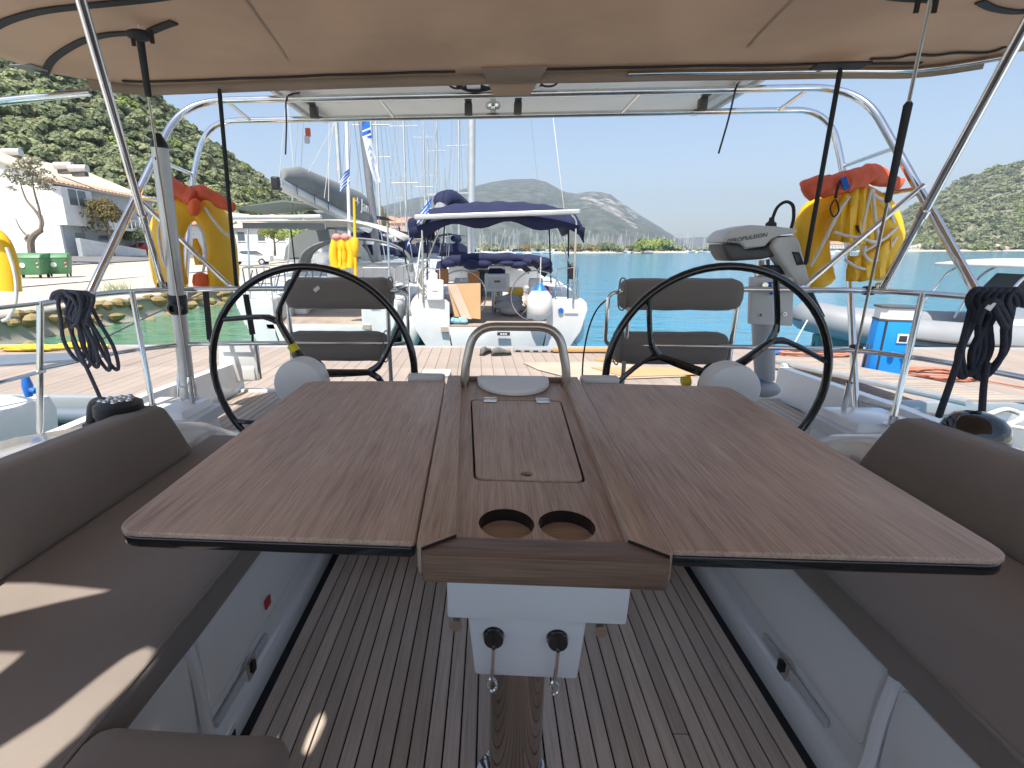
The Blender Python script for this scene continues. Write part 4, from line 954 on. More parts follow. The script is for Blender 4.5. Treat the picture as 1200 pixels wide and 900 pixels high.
nb = thing('neighbour_lifebuoy', 'yellow lifebuoy cut by the left edge of the photo, hung on the neighbouring yacht', 'lifebuoy', at(5, 346, Y=2.35))
P = [at(6, 285, Y=2.35), at(12, 300, Y=2.35), at(14, 325, Y=2.35), at(10, 345, Y=2.35)]
b = MB(); b.tube(smooth_pts([at(-40, 340, Y=2.4), at(-45, 310, Y=2.4), at(-30, 283, Y=2.4), at(-8, 283, Y=2.4), at(3, 305, Y=2.4), at(8, 340, Y=2.4)], 6), .075, 14, False, True, .6); b.build('horseshoe', M_YEL, nb, smooth=70)
b = MB(); b.tube(smooth_pts([at(8, 290, Y=2.3), at(16, 315, Y=2.3), at(19, 335, Y=2.3), at(18, 355, Y=2.3), at(10, 372, Y=2.3), at(3, 376, Y=2.3)], 6), .008, 8); b.build('white_webbing', M_WWEB, nb)
# ================================================================== PONTOON
PZ = .50
pon = thing('floating_pontoon', 'floating pontoon of pale brown composite boards between the sterns', 'pontoon', (0, 6, 0))
PW, PA = 2.72, R(1.6)
def pt(x, y, z):
    """pontoon frame: x along it, y across from its near edge"""
    return Vector((x*math.cos(PA)-y*math.sin(PA), 4.62+x*math.sin(PA)+y*math.cos(PA), z))
rot = Matrix.Rotation(PA, 3, 'Z')
me0 = None
pw = .148
for i in range(-73, 108):
    x = (i+.5)*pw
    if me0 is None:
        b = MB(); b.box((0, 0, 0), (pw-.0035, PW-.02, .03))
        o = b.build('deck_board', M_PONT, pon, bevel=.003, seg=1, smooth=0); me0 = o.data
    else:
        o = bpy.data.objects.new('deck_board', me0); COL.objects.link(o); o.parent = pon
    o.location = pt(x, PW/2, PZ-.03+random.uniform(-.0012, .0012))-pon.location
    o.rotation_euler = (0, 0, PA)
def pbox(x0, x1, y0, y1, z0, z1, nm, m, **k):
    b = MB(); b.hexa([pt(x0, y0, z0), pt(x1, y0, z0), pt(x1, y1, z0), pt(x0, y1, z0)], [pt(x0, y0, z1), pt(x1, y0, z1), pt(x1, y1, z1), pt(x0, y1, z1)]); return b.build(nm, m, pon, **k)
pbox(-10.8, 15.9, .02, PW-.02, .30, PZ-.034, 'subframe', M_CAULK)
for y in (-.05, PW-.05): pbox(-10.8, 15.9, y, y+.10, .36, PZ+.012, 'edge_beam', M_PALU, bevel=.01)
b = MB(); b.tube([pt(-10.8, -.10, .33), pt(15.9, -.10, .33)], .075, 14); b.build('rubber_fender', M_PONTG, pon)
for i in range(7): pbox(-10.2+i*3.8, -8.2+i*3.8, .25, PW-.25, -.2, .30, 'float', M_PONTG, bevel=.05)

# service pedestal
sv = thing('service_pedestal', 'bright blue shore power pedestal with white top on the pontoon', 'power pedestal', (4.36, 5.52, PZ))
c0 = Vector((4.36, 5.52, PZ))
def oct_(z, w, d, ch, ang=R(-16)):
    P = [(-w+ch, -d), (w-ch, -d), (w, -d+ch), (w, d-ch), (w-ch, d), (-w+ch, d), (-w, d-ch), (-w, -d+ch)]
    q = Matrix.Rotation(ang, 3, 'Z'); return [c0+q @ Vector((x, y, z)) for x, y in P]
b = MB(); b.loft([oct_(.012, .175, .14, .05), oct_(.70, .165, .13, .05)]); b.build('body', M_BLUE, sv, bevel=.006)
b = MB(); b.loft([oct_(0, .185, .15, .05), oct_(.014, .185, .15, .05)]); b.build('base_plate', M_WHITE, sv)
b = MB(); b.loft([oct_(.702, .168, .133, .05), oct_(.722, .168, .133, .05)]); b.build('dark_band', M_DGREYP, sv)
b = MB(); b.loft([oct_(.722, .160, .125, .05), oct_(.84, .160, .125, .05)]); b.build('lamp_head', M_WHITE, sv)
b = MB(); b.loft([oct_(.84, .175, .14, .05), oct_(.862, .175, .14, .05)]); b.build('roof', M_DGREYP, sv, bevel=.005)
q = Matrix.Rotation(R(-16), 3, 'Z')
def face(x, z, dx, dz, nm, m, dy=.01, off=0.):
    b = MB(); b.box(c0+q @ Vector((x, -.143-off, z)), (dx, dy, dz), q); return b.build(nm, m, sv, bevel=.002)
face(.055, .52, .10, .10, 'socket_plate', M_WHITE); face(.055, .52, .07, .065, 'meter_window', M_SIGN, .006, .006)
b = MB(); b.box(c0+q @ Vector((-.112, -.137, .355)), (.018, .012, .69), q); b.build('door_seam', M_SIGN, sv)
b = MB(); e = c0+q @ Vector((.075, -.15, .36)); b.tube([e, e+Vector((.01, -.05, 0)), e+Vector((.012, -.07, -.035))], .012, 10); b.box(e+Vector((.004, -.035, .025)), (.04, .012, .012)); b.build('tap', M_STEEL, sv)
b = MB(); e = c0+q @ Vector((-.02, -.15, .355)); b.lathe([(.026, 0), (.03, -.03), (.02, -.045)], e, 'Y', 12); b.build('socket_cover', M_BLUEP, sv)
b = MB(); e = c0+Vector((-.235, -.02, .09)); b.rbox(e, (.09, .09, .16), .03, 3); b.build('side_socket', M_BLUEP, sv)
b = MB(); b.tube(smooth_pts([c0+q @ Vector((-.19, -.05, .42)), c0+Vector((-.26, -.06, .3)), c0+Vector((-.24, -.03, .16))], 5), .012, 8); b.build('black_lead', M_BLACK, sv)
# shore cables flaked on the deck
def flake(name, label, c, rx, ry, n, rad, m, seed, tail=None, cat='cable', grp=None):
    rnd = random.Random(seed); pts = []
    for k in range(n*10):
        a = 2*PI*k/10; t = k/(n*10)
        pts.append(Vector((c[0]+rx*(.75+.25*rnd.random())*math.cos(a)+.05*rnd.random(), c[1]+ry*(.75+.25*rnd.random())*math.sin(a)+.04*rnd.random(), PZ+rad+.05*rnd.random()*(1-t)+.006*(k//10))))
    t_ = thing(name, label, cat, (c[0], c[1], PZ), grp)
    if tail: pts += [Vector(p) for p in tail]
    b = MB(); b.tube(smooth_pts(pts, 3), rad, 7); b.build('coil', m, t_, smooth=70); return t_
flake('shore_cable', 'salmon shore power cable flaked beside the blue pedestal', (5.12, 5.72), .46, .26, 9, .011, M_CABLE, 4, [(4.65, 5.5, PZ+.1), (4.52, 5.42, PZ+.30), (4.45, 5.36, PZ+.44)])
flake('shore_cable', 'salmon shore power cable coiled far across the pontoon behind the right wheel', (4.55, 6.92), .52, .16, 7, .011, M_CABLE, 8)
b = MB(); b.tube(smooth_pts([(5.5, 5.55, PZ+.02), (5.7, 5.1, PZ+.02), (5.85, 4.62, PZ+.02), (6.0, 4.3, .4), (6.1, 3.6, 1.0)], 5), .009, 8); _props(b.build('loose_cable', M_CABLE, None), 'single salmon cable running over the pontoon edge beside the bundled black rope', 'cable')
flake('water_hose', 'blue water hose coil lying behind the outboard leg', (3.95, 7.0), .14, .10, 5, .012, M_BLUEP, 3, None, 'hose')
# gangway with slatted tread
gw = thing('gangway', 'pale slatted gangway with small wheel, resting on the pontoon edge', 'gangway', (3.75, 5, PZ))
ga, gb_ = Vector((3.50, 6.05, PZ+.10)), Vector((3.62, 3.75, PZ+.30)); wv = Vector((.52, .02, 0))
for o_, nm in ((Vector((0, 0, 0)), 'side_beam'), (wv, 'side_beam')):
    b = MB(); b.tube([ga+o_, gb_+o_], .030, 10); b.build(nm, M_PALU, gw)
for i in range(24):
    p = ga.lerp(gb_, (i+.5)/24); b = MB(); d = (gb_-ga).normalized()
    b.hexa([p+d*.04+Vector((.02, 0, .005)), p-d*.04+Vector((.02, 0, .005)), p-d*.04+wv*.96+Vector((0, 0, .005)), p+d*.04+wv*.96+Vector((0, 0, .005))], [p+d*.04+Vector((.02, 0, .028)), p-d*.04+Vector((.02, 0, .028)), p-d*.04+wv*.96+Vector((0, 0, .028)), p+d*.04+wv*.96+Vector((0, 0, .028))]); b.build('slat', M_AFT, gw)
for o_ in (Vector((-.05, -.25, -.03)), wv+Vector((.05, -.25, -.03))):
    b = MB(); b.lathe([(.02, -.025), (.062, -.022), (.068, 0), (.062, .022), (.02, .025)], ga+o_, 'X', 18); b.build('wheel', M_GREYP, gw)
# shoes left on the pontoon
def shoe(x, y, a, label):
    t = thing('shoe', label, 'shoe', (0, 0, 0), 'pair of shoes on the pontoon')
    rings = []; sole = []
    for k, (yy, w, h) in enumerate(((-.14, .022, .055), (-.125, .034, .085), (-.08, .038, .10), (-.03, .038, .098), (.02, .040, .075), (.07, .046, .058), (.115, .040, .045), (.14, .02, .03))):
        rings.append([Vector((w*math.cos(2*PI*i/12), yy, .022+max(0, h*(.5+.5*math.sin(2*PI*i/12)))-.0)) for i in range(12)])
        sole.append([Vector((w*1.12*cx_, yy*1.04, z)) for cx_, z in ((-1, 0), (1, 0), (1.04, .024), (-1.04, .024))])
    b = MB(); b.loft(rings); b.build('upper', M_HAT, t, smooth=70)
    b = MB(); b.loft(sole); b.build('sole', M_SIGN, t)
    for k in range(3):
        b = MB(); b.tube([(-.025, -.0+.025*k, .092-.013*k), (.025, .004+.025*k, .092-.013*k)], .004, 6); b.build('lace', M_WROPE, t)
    t.location = (x, y, PZ+.002); t.rotation_euler = (0, 0, a); return t
shoe(-.135, 6.80, R(-25), 'dark sneaker standing upright-on, left of the pair on the pontoon')
shoe(.09, 6.72, R(-72), 'dark sneaker turned sideways, right of the pair on the pontoon')
b = MB(); b.prism([Vector((x, y, PZ+.010)) for x, y in ((.36, 6.22), (1.62, 6.34), (2.25, 5.6), (.95, 5.35), (.52, 5.85))], (0, 0, .006)); _props(b.build('cardboard_sheet', M_CARDL, None), 'large flat sheet of sun-bleached cardboard on the pontoon', 'cardboard')
b = MB(); b.prism([Vector((x, y, PZ+.020)) for x, y in ((1.2, 5.95), (2.3, 6.0), (2.4, 5.66), (1.5, 5.5))], (0, 0, .006)); _props(b.build('cardboard_sheet', M_CARD, None), 'smaller brown cardboard piece lying on the bleached sheet', 'cardboard')
b = MB(); b.box((1.62, 6.98, PZ+.045), (1.55, .11, .05), R(1)); _props(b.build('timber_board', M_BOARD, None, bevel=.004), 'orange brown timber board lying along the far pontoon edge', 'board')
b = MB(); b.box((1.75, 6.30, PZ+.04), (.85, .05, .03), R(-4)); _props(b.build('timber_batten', M_BOARD, None, bevel=.004), 'thin timber batten lying on the cardboard', 'board')
ra = thing('slotted_rail', 'pale slotted metal rail lying next to the shoes', 'rail', (.55, 7.0, PZ))
b = MB(); b.box((.60, 7.0, PZ+.035), (.66, .09, .055)); b.build('rail', M_PALU, ra, bevel=.004)
for i in range(5): b = MB(); b.box((.34+i*.13, 6.953, PZ+.020), (.075, .008, .022)); b.build('slot', M_SIGN, ra)
b = MB(); b.rbox((-.72, 5.55, PZ+.03), (.34, .20, .045), .012, 3); _props(b.build('white_tray', M_WHITE, None), 'small white plastic tray lying behind the left black wheel', 'tray')
# yellow rope and mat on the left
ry = thing('yellow_rope', 'yellow rope heaped at the far left edge of the pontoon', 'rope', (-6.8, 6.7, PZ))
for cx_, cy_, n_ in ((-7.1, 6.72, 26), (-6.35, 6.95, 18)):
    pts = [Vector((cx_+.32*math.sin(k*2.1+cx_)+.02*k-.2, cy_+.10*math.cos(k*1.7), PZ+.03+.05*random.random())) for k in range(n_)]
    b = MB(); b.tube(smooth_pts(pts, 4), .020, 7); b.build('heap', M_YROPE, ry, smooth=70)
b = MB(); b.hexa([Vector((x, y, PZ+.004)) for x, y in ((-6.9, 5.5), (-5.72, 6.1), (-6.0, 6.55), (-7.4, 6.2))], [Vector((x, y, PZ+.03)) for x, y in ((-6.9, 5.5), (-5.72, 6.1), (-6.0, 6.55), (-7.4, 6.2))]); _props(b.build('rubber_mat', M_PONTG, None), 'grey rubber mat on the left end of the pontoon', 'mat')
# lines in the air
def line(name, label, pts, r, m, n=8, cat='rope'):
    b = MB(); b.tube(smooth_pts(pts, n), r, 6); return _props(b.build(name, m, None, smooth=70), label, cat)
line('mooring_line', 'dark green mooring line slanting over the green water on the left', [at(118, 398, Y=5.6), at(180, 368, Y=6.6), at(240, 343, Y=7.6), at(262, 334, Y=8.0)], .011, M_ROPE)
line('control_cable', 'thin black cable hanging from the right helm seat frame', [at(716, 347, Y=2.68), at(700, 362, Y=2.75), at(690, 385, Y=2.85), at(684, 415, Y=2.95), at(682, 446, Y=3.0)], .005, M_BLACK)
# ================================================================== BOATS
def flag_greek(parent, o, u, v, w, h):
    """nine blue and white stripes with the canton cross, each stripe a ribbon of cloth"""
    u, v = Vector(u).normalized(), Vector(v).normalized(); n_ = u.cross(v)
    def P(a, c): return Vector(o)+u*(a*w)+v*(c*h)+n_*(.04*math.sin(a*6+c*2))
    fl = thing('greek_flag', parent, 'flag', o)
    for k in range(9):
        b = MB(); b.grid([[P(i/8, k/9), P(i/8, (k+1)/9)] for i in range(9)]); b.build('stripe', M_FLAGB if k % 2 == 0 else M_FLAGW, fl)
    b = MB(); b.grid([[P(i/10, 4/9)+n_*.004, P(i/10, 1)+n_*.004] for i in range(5)]); ct = b.build('canton', M_FLAGB, fl)
    b = MB(); b.grid([[P(i/10, .70)+n_*.008, P(i/10, .76)+n_*.008] for i in range(5)]); b.grid([[P(.17, c/10)+n_*.008, P(.24, c/10)+n_*.008] for c in range(5, 11)]); b.build('cross', M_FLAGW, ct)
    return fl
def fender(label, c, r, l, grp, top=True):
    t = thing('fender', label, 'fender', c, grp); c = Vector(c)
    b = MB(); b.lathe([(.02, l/2+.02), (r*.55, l/2-.01), (r, l/2-.12), (r*1.02, 0), (r, -l/2+.12), (r*.5, -l/2+.01), (.02, -l/2-.02)], c, 'Z', 18); b.build('body', M_FEND, t, smooth=60)
    b = MB(); b.lathe([(.03, l/2+.09), (r*.30, l/2+.06), (r*.62, l/2-.025)], c, 'Z', 14); b.build('cap', M_BLUEP if top else M_DGREYP, t)
    b = MB(); b.tube([c+Vector((0, 0, l/2+.08)), c+Vector((0, .03, l/2+.5))], .008, 6); b.build('lanyard', M_WROPE, t)
    return t
def yacht_hull(t, hb, L, zd, yc, open_w, zf, m=M_GELW, sheer=.25):
    """stern-open hull in local axes: x across, y forward from the stern, z up from the water"""
    st = [(0, 1.0), (.6, 1.04), (L*.25, 1.16), (L*.42, 1.18), (L*.6, 1.02), (L*.8, .62), (L*.93, .25), (L, .02)]
    def sec(y, k):
        w = hb*k; z = zd+sheer*(y/L)**2; rk = .10*(1-min(1, y/.8))
        return w, z
    for s in (-1, 1):
        rings = []
        for y, k in [q for q in st if q[0] <= yc+.01]+[(yc, 1.18)]:
            w, z = sec(y, k); wi = open_w+(.18 if y > .5 else 0)
            rings.append([Vector((s*w*.50, y+.16, -.15)), Vector((s*w*.80, y+.09, .30)), Vector((s*w*.94, y+.03, .66)), Vector((s*w, y, z-.14)), Vector((s*(w-.02), y, z-.03)), Vector((s*(w-.07), y, z)), Vector((s*(wi+.06), y, z+.02)), Vector((s*wi, y, z-.03)), Vector((s*wi, y, zf-.2))])
        b = MB(); b.loft(rings); b.build('quarter', m, t, smooth=50)
    rings = []
    for y, k in [(yc, 1.18)]+[q for q in st if q[0] > yc+.01]:
        w, z = sec(y, k); zc = z+.06
        rings.append([Vector((-w*.05, y, -.3)), Vector((-w*.50, y, -.15)), Vector((-w*.80, y, .30)), Vector((-w*.94, y, .66)), Vector((-w, y, z-.14)), Vector((-w*.97, y, z)), Vector((0, y, zc)), Vector((w*.97, y, z)), Vector((w, y, z-.14)), Vector((w*.94, y, .66)), Vector((w*.80, y, .30)), Vector((w*.50, y, -.15)), Vector((w*.05, y, -.3))])
    b = MB(); b.loft(rings); b.build('forward_hull', m, t, smooth=50)
    b = MB(); b.hexa([(-open_w+.12, .16, -.15), (open_w-.12, .16, -.15), (open_w-.12, .26, -.15), (-open_w+.12, .26, -.15)], [(-open_w-.02, -.02, zf-.02), (open_w+.02, -.02, zf-.02), (open_w+.02, .14, zf-.02), (-open_w-.02, .14, zf-.02)]); b.build('transom', m, t, bevel=.02)
    b = MB(); b.box((0, yc/2, zf-.06), (2*open_w+.3, yc, .08)); b.build('cockpit_sole', M_AFT, t)
def thin_wheel(t, c, r):
    b = MB(); b.tube([(c[0]+r*math.cos(2*PI*i/40), c[1], c[2]+r*math.sin(2*PI*i/40)) for i in range(40)], .013, 8, True); w = b.build('wheel', M_STEEL, t, smooth=70)
    for k in range(5):
        a = 2*PI*k/5+.3; b = MB(); b.tube([c, (c[0]+r*math.cos(a), c[1], c[2]+r*math.sin(a))], .006, 6); b.build('spoke', M_STEEL, w)
    return w
def place(t, loc, rz=0): t.location = loc; t.rotation_euler = (0, 0, rz)

M_CLOTH = mat('pale_rumpled_cloth', (.50, .46, .43), .85, var=.2, vscale=6, bump=.5, bscale=10)
# ---- the yacht with the navy bimini, stern-to across the pontoon
CB = Vector((.05, 7.92, 0))
cb = thing('berthed_yacht', 'white yacht with navy bimini moored stern-to across the pontoon', 'sailing yacht')
yacht_hull(cb, 1.46, 12.2, 1.16, 4.4, .80, .74)
b = MB(); b.box((.02, .12, .735), (1.66, .26, .03)); b.build('teak_step', M_AFT, cb)
b = MB(); b.box((.10, -.055, .62), (.21, .03, .055)); b.build('name_plate', M_SIGN, cb)
text('name_lettering', 'AURA', .04, M_WPRINT, cb, frame((.10, -.073, .62), (1, 0, 0), (0, 0, 1)), .001) if False else None
for x, w_ in ((.06, .03), (.10, .03), (.14, .03)):
    b = MB(); b.box((x, -.072, .62), (w_, .006, .02)); b.build('plate_mark', M_WPRINT, cb)
for x in (.86, 1.02): pass
b = MB(); b.lathe([(.045, 0), (.045, -.01)], (1.03, .0, 1.0), 'Y', 16); b.build('round_emblem', M_FLAGB, cb)
b = MB(); b.box((1.20, -.004, .985), (.22, .008, .02)); b.build('emblem_print', M_GREYP, cb)
# pods, benches, companionway, table
for x in (-.66, .72):
    b = MB(); b.hexa([(x-.17, .95, .72), (x+.17, .95, .72), (x+.15, 1.25, .72), (x-.15, 1.25, .72)], [(x-.11, 1.10, 1.32), (x+.11, 1.10, 1.32), (x+.11, 1.32, 1.32), (x-.11, 1.32, 1.32)]); pd = b.build('helm_pod', M_GEL, cb, bevel=.03, seg=3)
    b = MB(); b.rbox((x, 1.16, 1.38), (.26, .14, .15), .03, 3, Matrix.Rotation(R(-25), 3, 'X')); b.build('compass_hood', M_GREYP, pd)
    thin_wheel(cb, (x, .95, 1.15), .46)
    b = MB(); b.box((x*1.28, 2.6, .95), (.45, 2.4, .40)); b.build('bench', M_GEL, cb, bevel=.04, seg=3)
b = MB(); b.box((0, 4.42, 1.18), (2.3, .1, 1.1)); b.build('bulkhead', M_GEL, cb, bevel=.02)
b = MB(); b.box((-.10, 4.36, 1.12), (.62, .04, .75)); b.build('companionway', M_WGLAS, cb)
b = MB(); b.box((-.52, 4.33, 1.10), (.30, .05, .72)); b.build('wood_door', M_LEATH, cb)
b = MB(); b.rbox((.02, 2.0, 1.33), (.50, .30, .36), .03, 3); tb = b.build('table_box', M_WHITE, cb)
b = MB(); b.box((.02, 1.845, 1.33), (.36, .012, .22)); b.build('table_panel', M_GREYP, tb); b = MB(); b.box((.02, 1.838, 1.36), (.12, .01, .04)); b.build('table_mark', M_DGREYP, tb)
b = MB(); b.cyl((-.03, 2.0, .72), (-.03, 2.0, 1.16), .05, 12); b.cyl((.10, 2.0, .72), (.10, 2.0, 1.16), .035, 12); b.build('table_leg', M_STEEL, cb)
b = MB(); b.tube(smooth_pts([(-.15, 2.0, 1.5), (-.12, 2, 1.66), (.15, 2, 1.66), (.18, 2.0, 1.5)], 5), .014, 8); b.build('table_rail', M_STEEL, cb)
b = MB(); b.rbox((0, 2.05, 1.54), (.34, .24, .14), .06, 4); b.build('bundled_cover', M_NAVY, cb)
# coachroof, folded sprayhood
b = MB(); b.loft([[Vector((s_*x, y, z)) for s_, x, z in ((-1, w, 1.2), (-1, w*.92, 1.62), (-1, w*.6, 1.72), (1, w*.6, 1.72), (1, w*.92, 1.62), (1, w, 1.2))] for y, w in ((4.45, 1.2), (6.5, 1.05), (8.6, .5))]); b.build('coachroof', M_GEL, cb)
b = MB(); pts = []
for i in range(15):
    a = PI*i/14; pts.append((1.35*math.cos(a), 4.3+.12*math.sin(i*1.7), 1.45+.33*math.sin(a)**.5))
b.tube(pts, [.10+.05*abs(math.sin(i*1.3)) for i in range(15)], 10); b.build('folded_sprayhood', M_NAVY, cb, smooth=60)
b = MB()
for i in range(9): b.ell((-1.15+.29*i, 4.2+.1*math.sin(i*2), 1.66+.05*math.sin(i*1.9)), (.22, .16, .10+.03*math.sin(i)), None, 10, 8)
b.build('bundled_canvas', M_NAVY, cb, smooth=60)
# bimini
rows = []
for j in range(11):
    y = -.02+2.3*j/10; r_ = []
    for i in range(25):
        x = -1.44+2.78*i/24; k = (x+.05)/1.39
        z = 2.60+.17*math.sin(PI*min(1, j/7))-.20*abs(k)**2.4-(.16 if j < 1 else 0)*(1 if abs(k) < .95 else 1.2)
        if abs(k) > .93: z -= .14
        r_.append(Vector((x, y, z+.012*math.sin(i*1.9+j))))
    rows.append(r_)
b = MB(); b.grid(rows); bc = b.build('bimini_canvas', M_NAVY, cb, smooth=80); q = bc.modifiers.new('thick', 'SOLIDIFY'); q.thickness = .02
b = MB(); b.grid([[Vector((-1.44+2.78*i/24, -.03+.03*k, 2.50-.20*abs((-1.39+2.78*i/24)/1.39)**2.4-.07*k*(1+.4*math.sin(i*.8)))) for i in range(25)] for k in range(3)]); bc = b.build('bimini_valance', M_NAVY, cb, smooth=80); q = bc.modifiers.new('thick', 'SOLIDIFY'); q.thickness = .015
b = MB()
for k in range(6): b.rbox((-1.38+.02*k, .1+.3*k, 2.36-.02*k), (.16, .26, .22), .06, 3)
b.build('rolled_side', M_NAVY, cb, smooth=60)
b = MB(); b.rbox((-.05, -.10, 2.50), (2.56, .10, .075), .02, 4, Matrix.Rotation(R(-1.5), 3, 'Y')); sb = b.build('solar_beam', M_ALU, cb)
for x in (-1.23, 1.20):
    b = MB(); b.tube(round_path([(x+.02*(x > 0), -.02, 1.12), (x, .0, 2.42), (x-.12*math.copysign(1, x), -.05, 2.53)], .12, 6), .018, 10); b.build('arch_leg', M_STEEL, cb, smooth=60)
    b = MB(); b.tube([(x*.98, .25, 1.15), (x*.97, .5, 2.44)], .014, 8); b.build('bimini_tube', M_BLACK, cb)
    b = MB(); b.tube([(x*.95, 2.2, 1.3), (x*.80, 1.5, 2.5)], .014, 8); b.build('bimini_tube', M_BLACK, cb)
    b = MB(); b.tube([(x*.99, .35, 1.75), (x*.72, .1, 2.46)], .012, 8); b.build('strut', M_STEEL, cb)
    b = MB(); b.tube(round_path([(x*.78, .04, 1.66), (x*1.08, .10, 1.70), (x*1.12, .9, 1.72), (x*1.22, 3.2, 1.78)], .1, 4), .011, 8); b.build('stern_rail', M_STEEL, cb)
    b = MB(); b.tube(round_path([(x*.78, .04, 1.40), (x*1.08, .10, 1.43), (x*1.12, .9, 1.45), (x*1.22, 3.2, 1.5)], .1, 4), .009, 8); b.build('stern_rail', M_STEEL, cb)
    for p in ((x*.78, .04), (x*1.08, .12), (x*1.14, 1.0)):
        b = MB(); b.tube([(p[0], p[1], 1.12), (p[0], p[1], 1.68)], .010, 8); b.build('stanchion', M_STEEL, cb)
b = MB(); b.rbox((-1.03, -.02, 1.33), (.28, .10, .34), .03, 3); b.build('white_case', M_WHITE, cb)
b = MB(); b.box((-1.03, -.075, 1.36), (.10, .01, .07)); b.build('case_print', M_GREYP, cb)
b = MB()
for k in range(9):
    a = k*.7; b.tube(smooth_pts([(-1.25+.05*math.sin(a), .1+.05*k, 1.72), (-1.30-.03*math.cos(a), .05+.05*k, 1.45+.05*math.sin(a)), (-1.22+.06*math.cos(a*2), .0+.05*k, 1.25)], 4), .012, 6)
b.build('hanging_lines', M_WROPE, cb, smooth=70)
b = MB(); b.rbox((1.22, .25, 1.62), (.12, .16, .26), .05, 4); b.build('black_bag', M_BLACK, cb)
for x, z in ((.55, 1.62), (.86, 1.56), (.72, 1.70)):
    b = MB(); b.rbox((x, 1.35, z), (.18, .06, .10), .01, 2, Matrix.Rotation(R(35), 3, 'Y')); b.build('chart_plotter', M_SIGN, cb)
b = MB(); b.box((.42, 2.2, 1.13), (.30, .3, .18)); b.build('yellow_bag', M_YEL, cb, bevel=.03); b = MB(); b.box((.98, 2.1, 1.16), (.2, .3, .2)); b.build('red_bag', M_RED, cb, bevel=.03)
b = MB()
for k in range(7): b.ell((.28+.10*math.sin(k*2.2), 1.5+.1*k, .82+.03*k), (.22, .18, .10), None, 10, 7)
b.build('piled_covers', M_CLOTH, cb, smooth=60)
# masts, boom with the navy sail cover, rigging
b = MB(); b.tube([(-.62, 5.6, 1.7), (-.62, 5.6, 17.5)], .10, 12, flat=.75); b.build('mast', M_ALU, cb, smooth=60)
b = MB(); b.tube([(-1.05, 1.15, 2.72), (-.64, 5.5, 2.8)], .09, 10); b.build('boom', M_ALU, cb, smooth=60)
b = MB(); b.loft([[Vector((-1.03+.40*k+.15*math.cos(a)*sc, 1.4+3.7*k, 2.70+.05*k+(.27*sc*(.5+.5*math.sin(a))))) for a in [2*PI*i/14 for i in range(14)]] for k, sc in ((0, .8), (.03, 1.25), (.2, 1.6), (.5, 1.5), (.8, 1.3), (1, 1.1))]); b.build('sail_cover', M_NAVY, cb, smooth=60)
for p, r_ in ((((-1.3, 5.2, 1.2), (-.64, 5.6, 15)), .005), (((1.45, 5.2, 1.25), (-.6, 5.6, 15)), .005), (((1.05, .3, 2.6), (-.6, 5.6, 17)), .005), (((-1.2, .3, 1.2), (-.62, 5.6, 17)), .005), (((-.62, 5.45, 3), (-.9, 1.6, 3.0)), .004)):
    b = MB(); b.tube(list(p), r_, 5); b.build('stay', M_BRUSH, cb)
place(cb, CB, R(.3))
# its cargo
bx = thing('cardboard_box', 'tall brown cardboard box leaning open on the stern of the navy-topped yacht', 'box', (-.55, 8.1, .74))
p = [at(531, 331, Y=8.22), at(563, 331, Y=8.22), at(563, 374, Y=8.10), at(548, 374, Y=8.10)]
b = MB(); a, c, d, e = at(524, 333, Y=8.25), at(563, 332, Y=8.25), at(563, 374, Y=8.15), at(533, 371, Y=8.15)
b.hexa([e, d, d+Vector((0, .34, 0)), e+Vector((0, .34, 0))], [a, c, c+Vector((0, .34, 0)), a+Vector((0, .34, 0))]); b.build('carton', M_CARD, bx)
b = MB(); f1, f2, f3, f4 = at(524, 333, Y=8.24), at(535, 333, Y=8.24), at(553, 374, Y=8.08), at(541, 373, Y=8.08); b.hexa([f4, f3, f3+Vector((0, .012, 0)), f4+Vector((0, .012, 0))], [f1, f2, f2+Vector((0, .012, 0)), f1+Vector((0, .012, 0))]); b.build('flap', M_CARDL, bx)
b = MB(); c = at(519, 324, Y=8.9); b.box(c, (.20, .2, .27), R(8)); _props(b.build('wooden_crate', M_LEATH, None, bevel=.01), 'orange wooden box above the cardboard box on the navy-topped yacht', 'box')
b = MB(); c = at(537, 376, Y=8.05)
for k in range(5): b.ell(c+Vector((-.10+.05*k, .02*math.sin(k), .01*math.cos(k*2))), (.07, .08, .05+.015*math.sin(k*3)), None, 10, 7)
_props(b.build('blue_bag', mat('pale_blue_plastic_bag', (.22, .47, .66), .35, var=.2, vscale=10), None, smooth=60), 'crumpled pale blue bag on the step of the navy-topped yacht', 'bag')
fender('round white fender with a blue cap at the right quarter of the navy-topped yacht', at(632, 357, Y=7.85), .20, .50, None)
fender('white fender on the left side of the navy-topped yacht, nearest the pontoon', at(481, 388, Y=8.7), .17, .62, 'fenders between the berthed yachts', False)
fender('grey-white fender hanging further forward on the left side of the navy-topped yacht', at(474, 360, Y=9.7), .15, .60, 'fenders between the berthed yachts', False)
fender('white fender on the far right side of the navy-topped yacht against the open water', at(676, 382, Y=8.5), .13, .6, None, False)
pole = MB(); A = at(487, 330, Y=7.95); B_ = at(500, 235, Y=7.95)
pole.tube([A, B_], .012, 8); _props(pole.build('flag_staff', M_WHITE, None), 'white flag staff at the left stern corner of the navy-topped yacht', 'flag staff')
flag_greek('greek flag drooping on the staff of the navy-topped yacht', at(498, 262, Y=7.9), (-.35, .05, -.42), (.30, 0, 1), .50, .42)

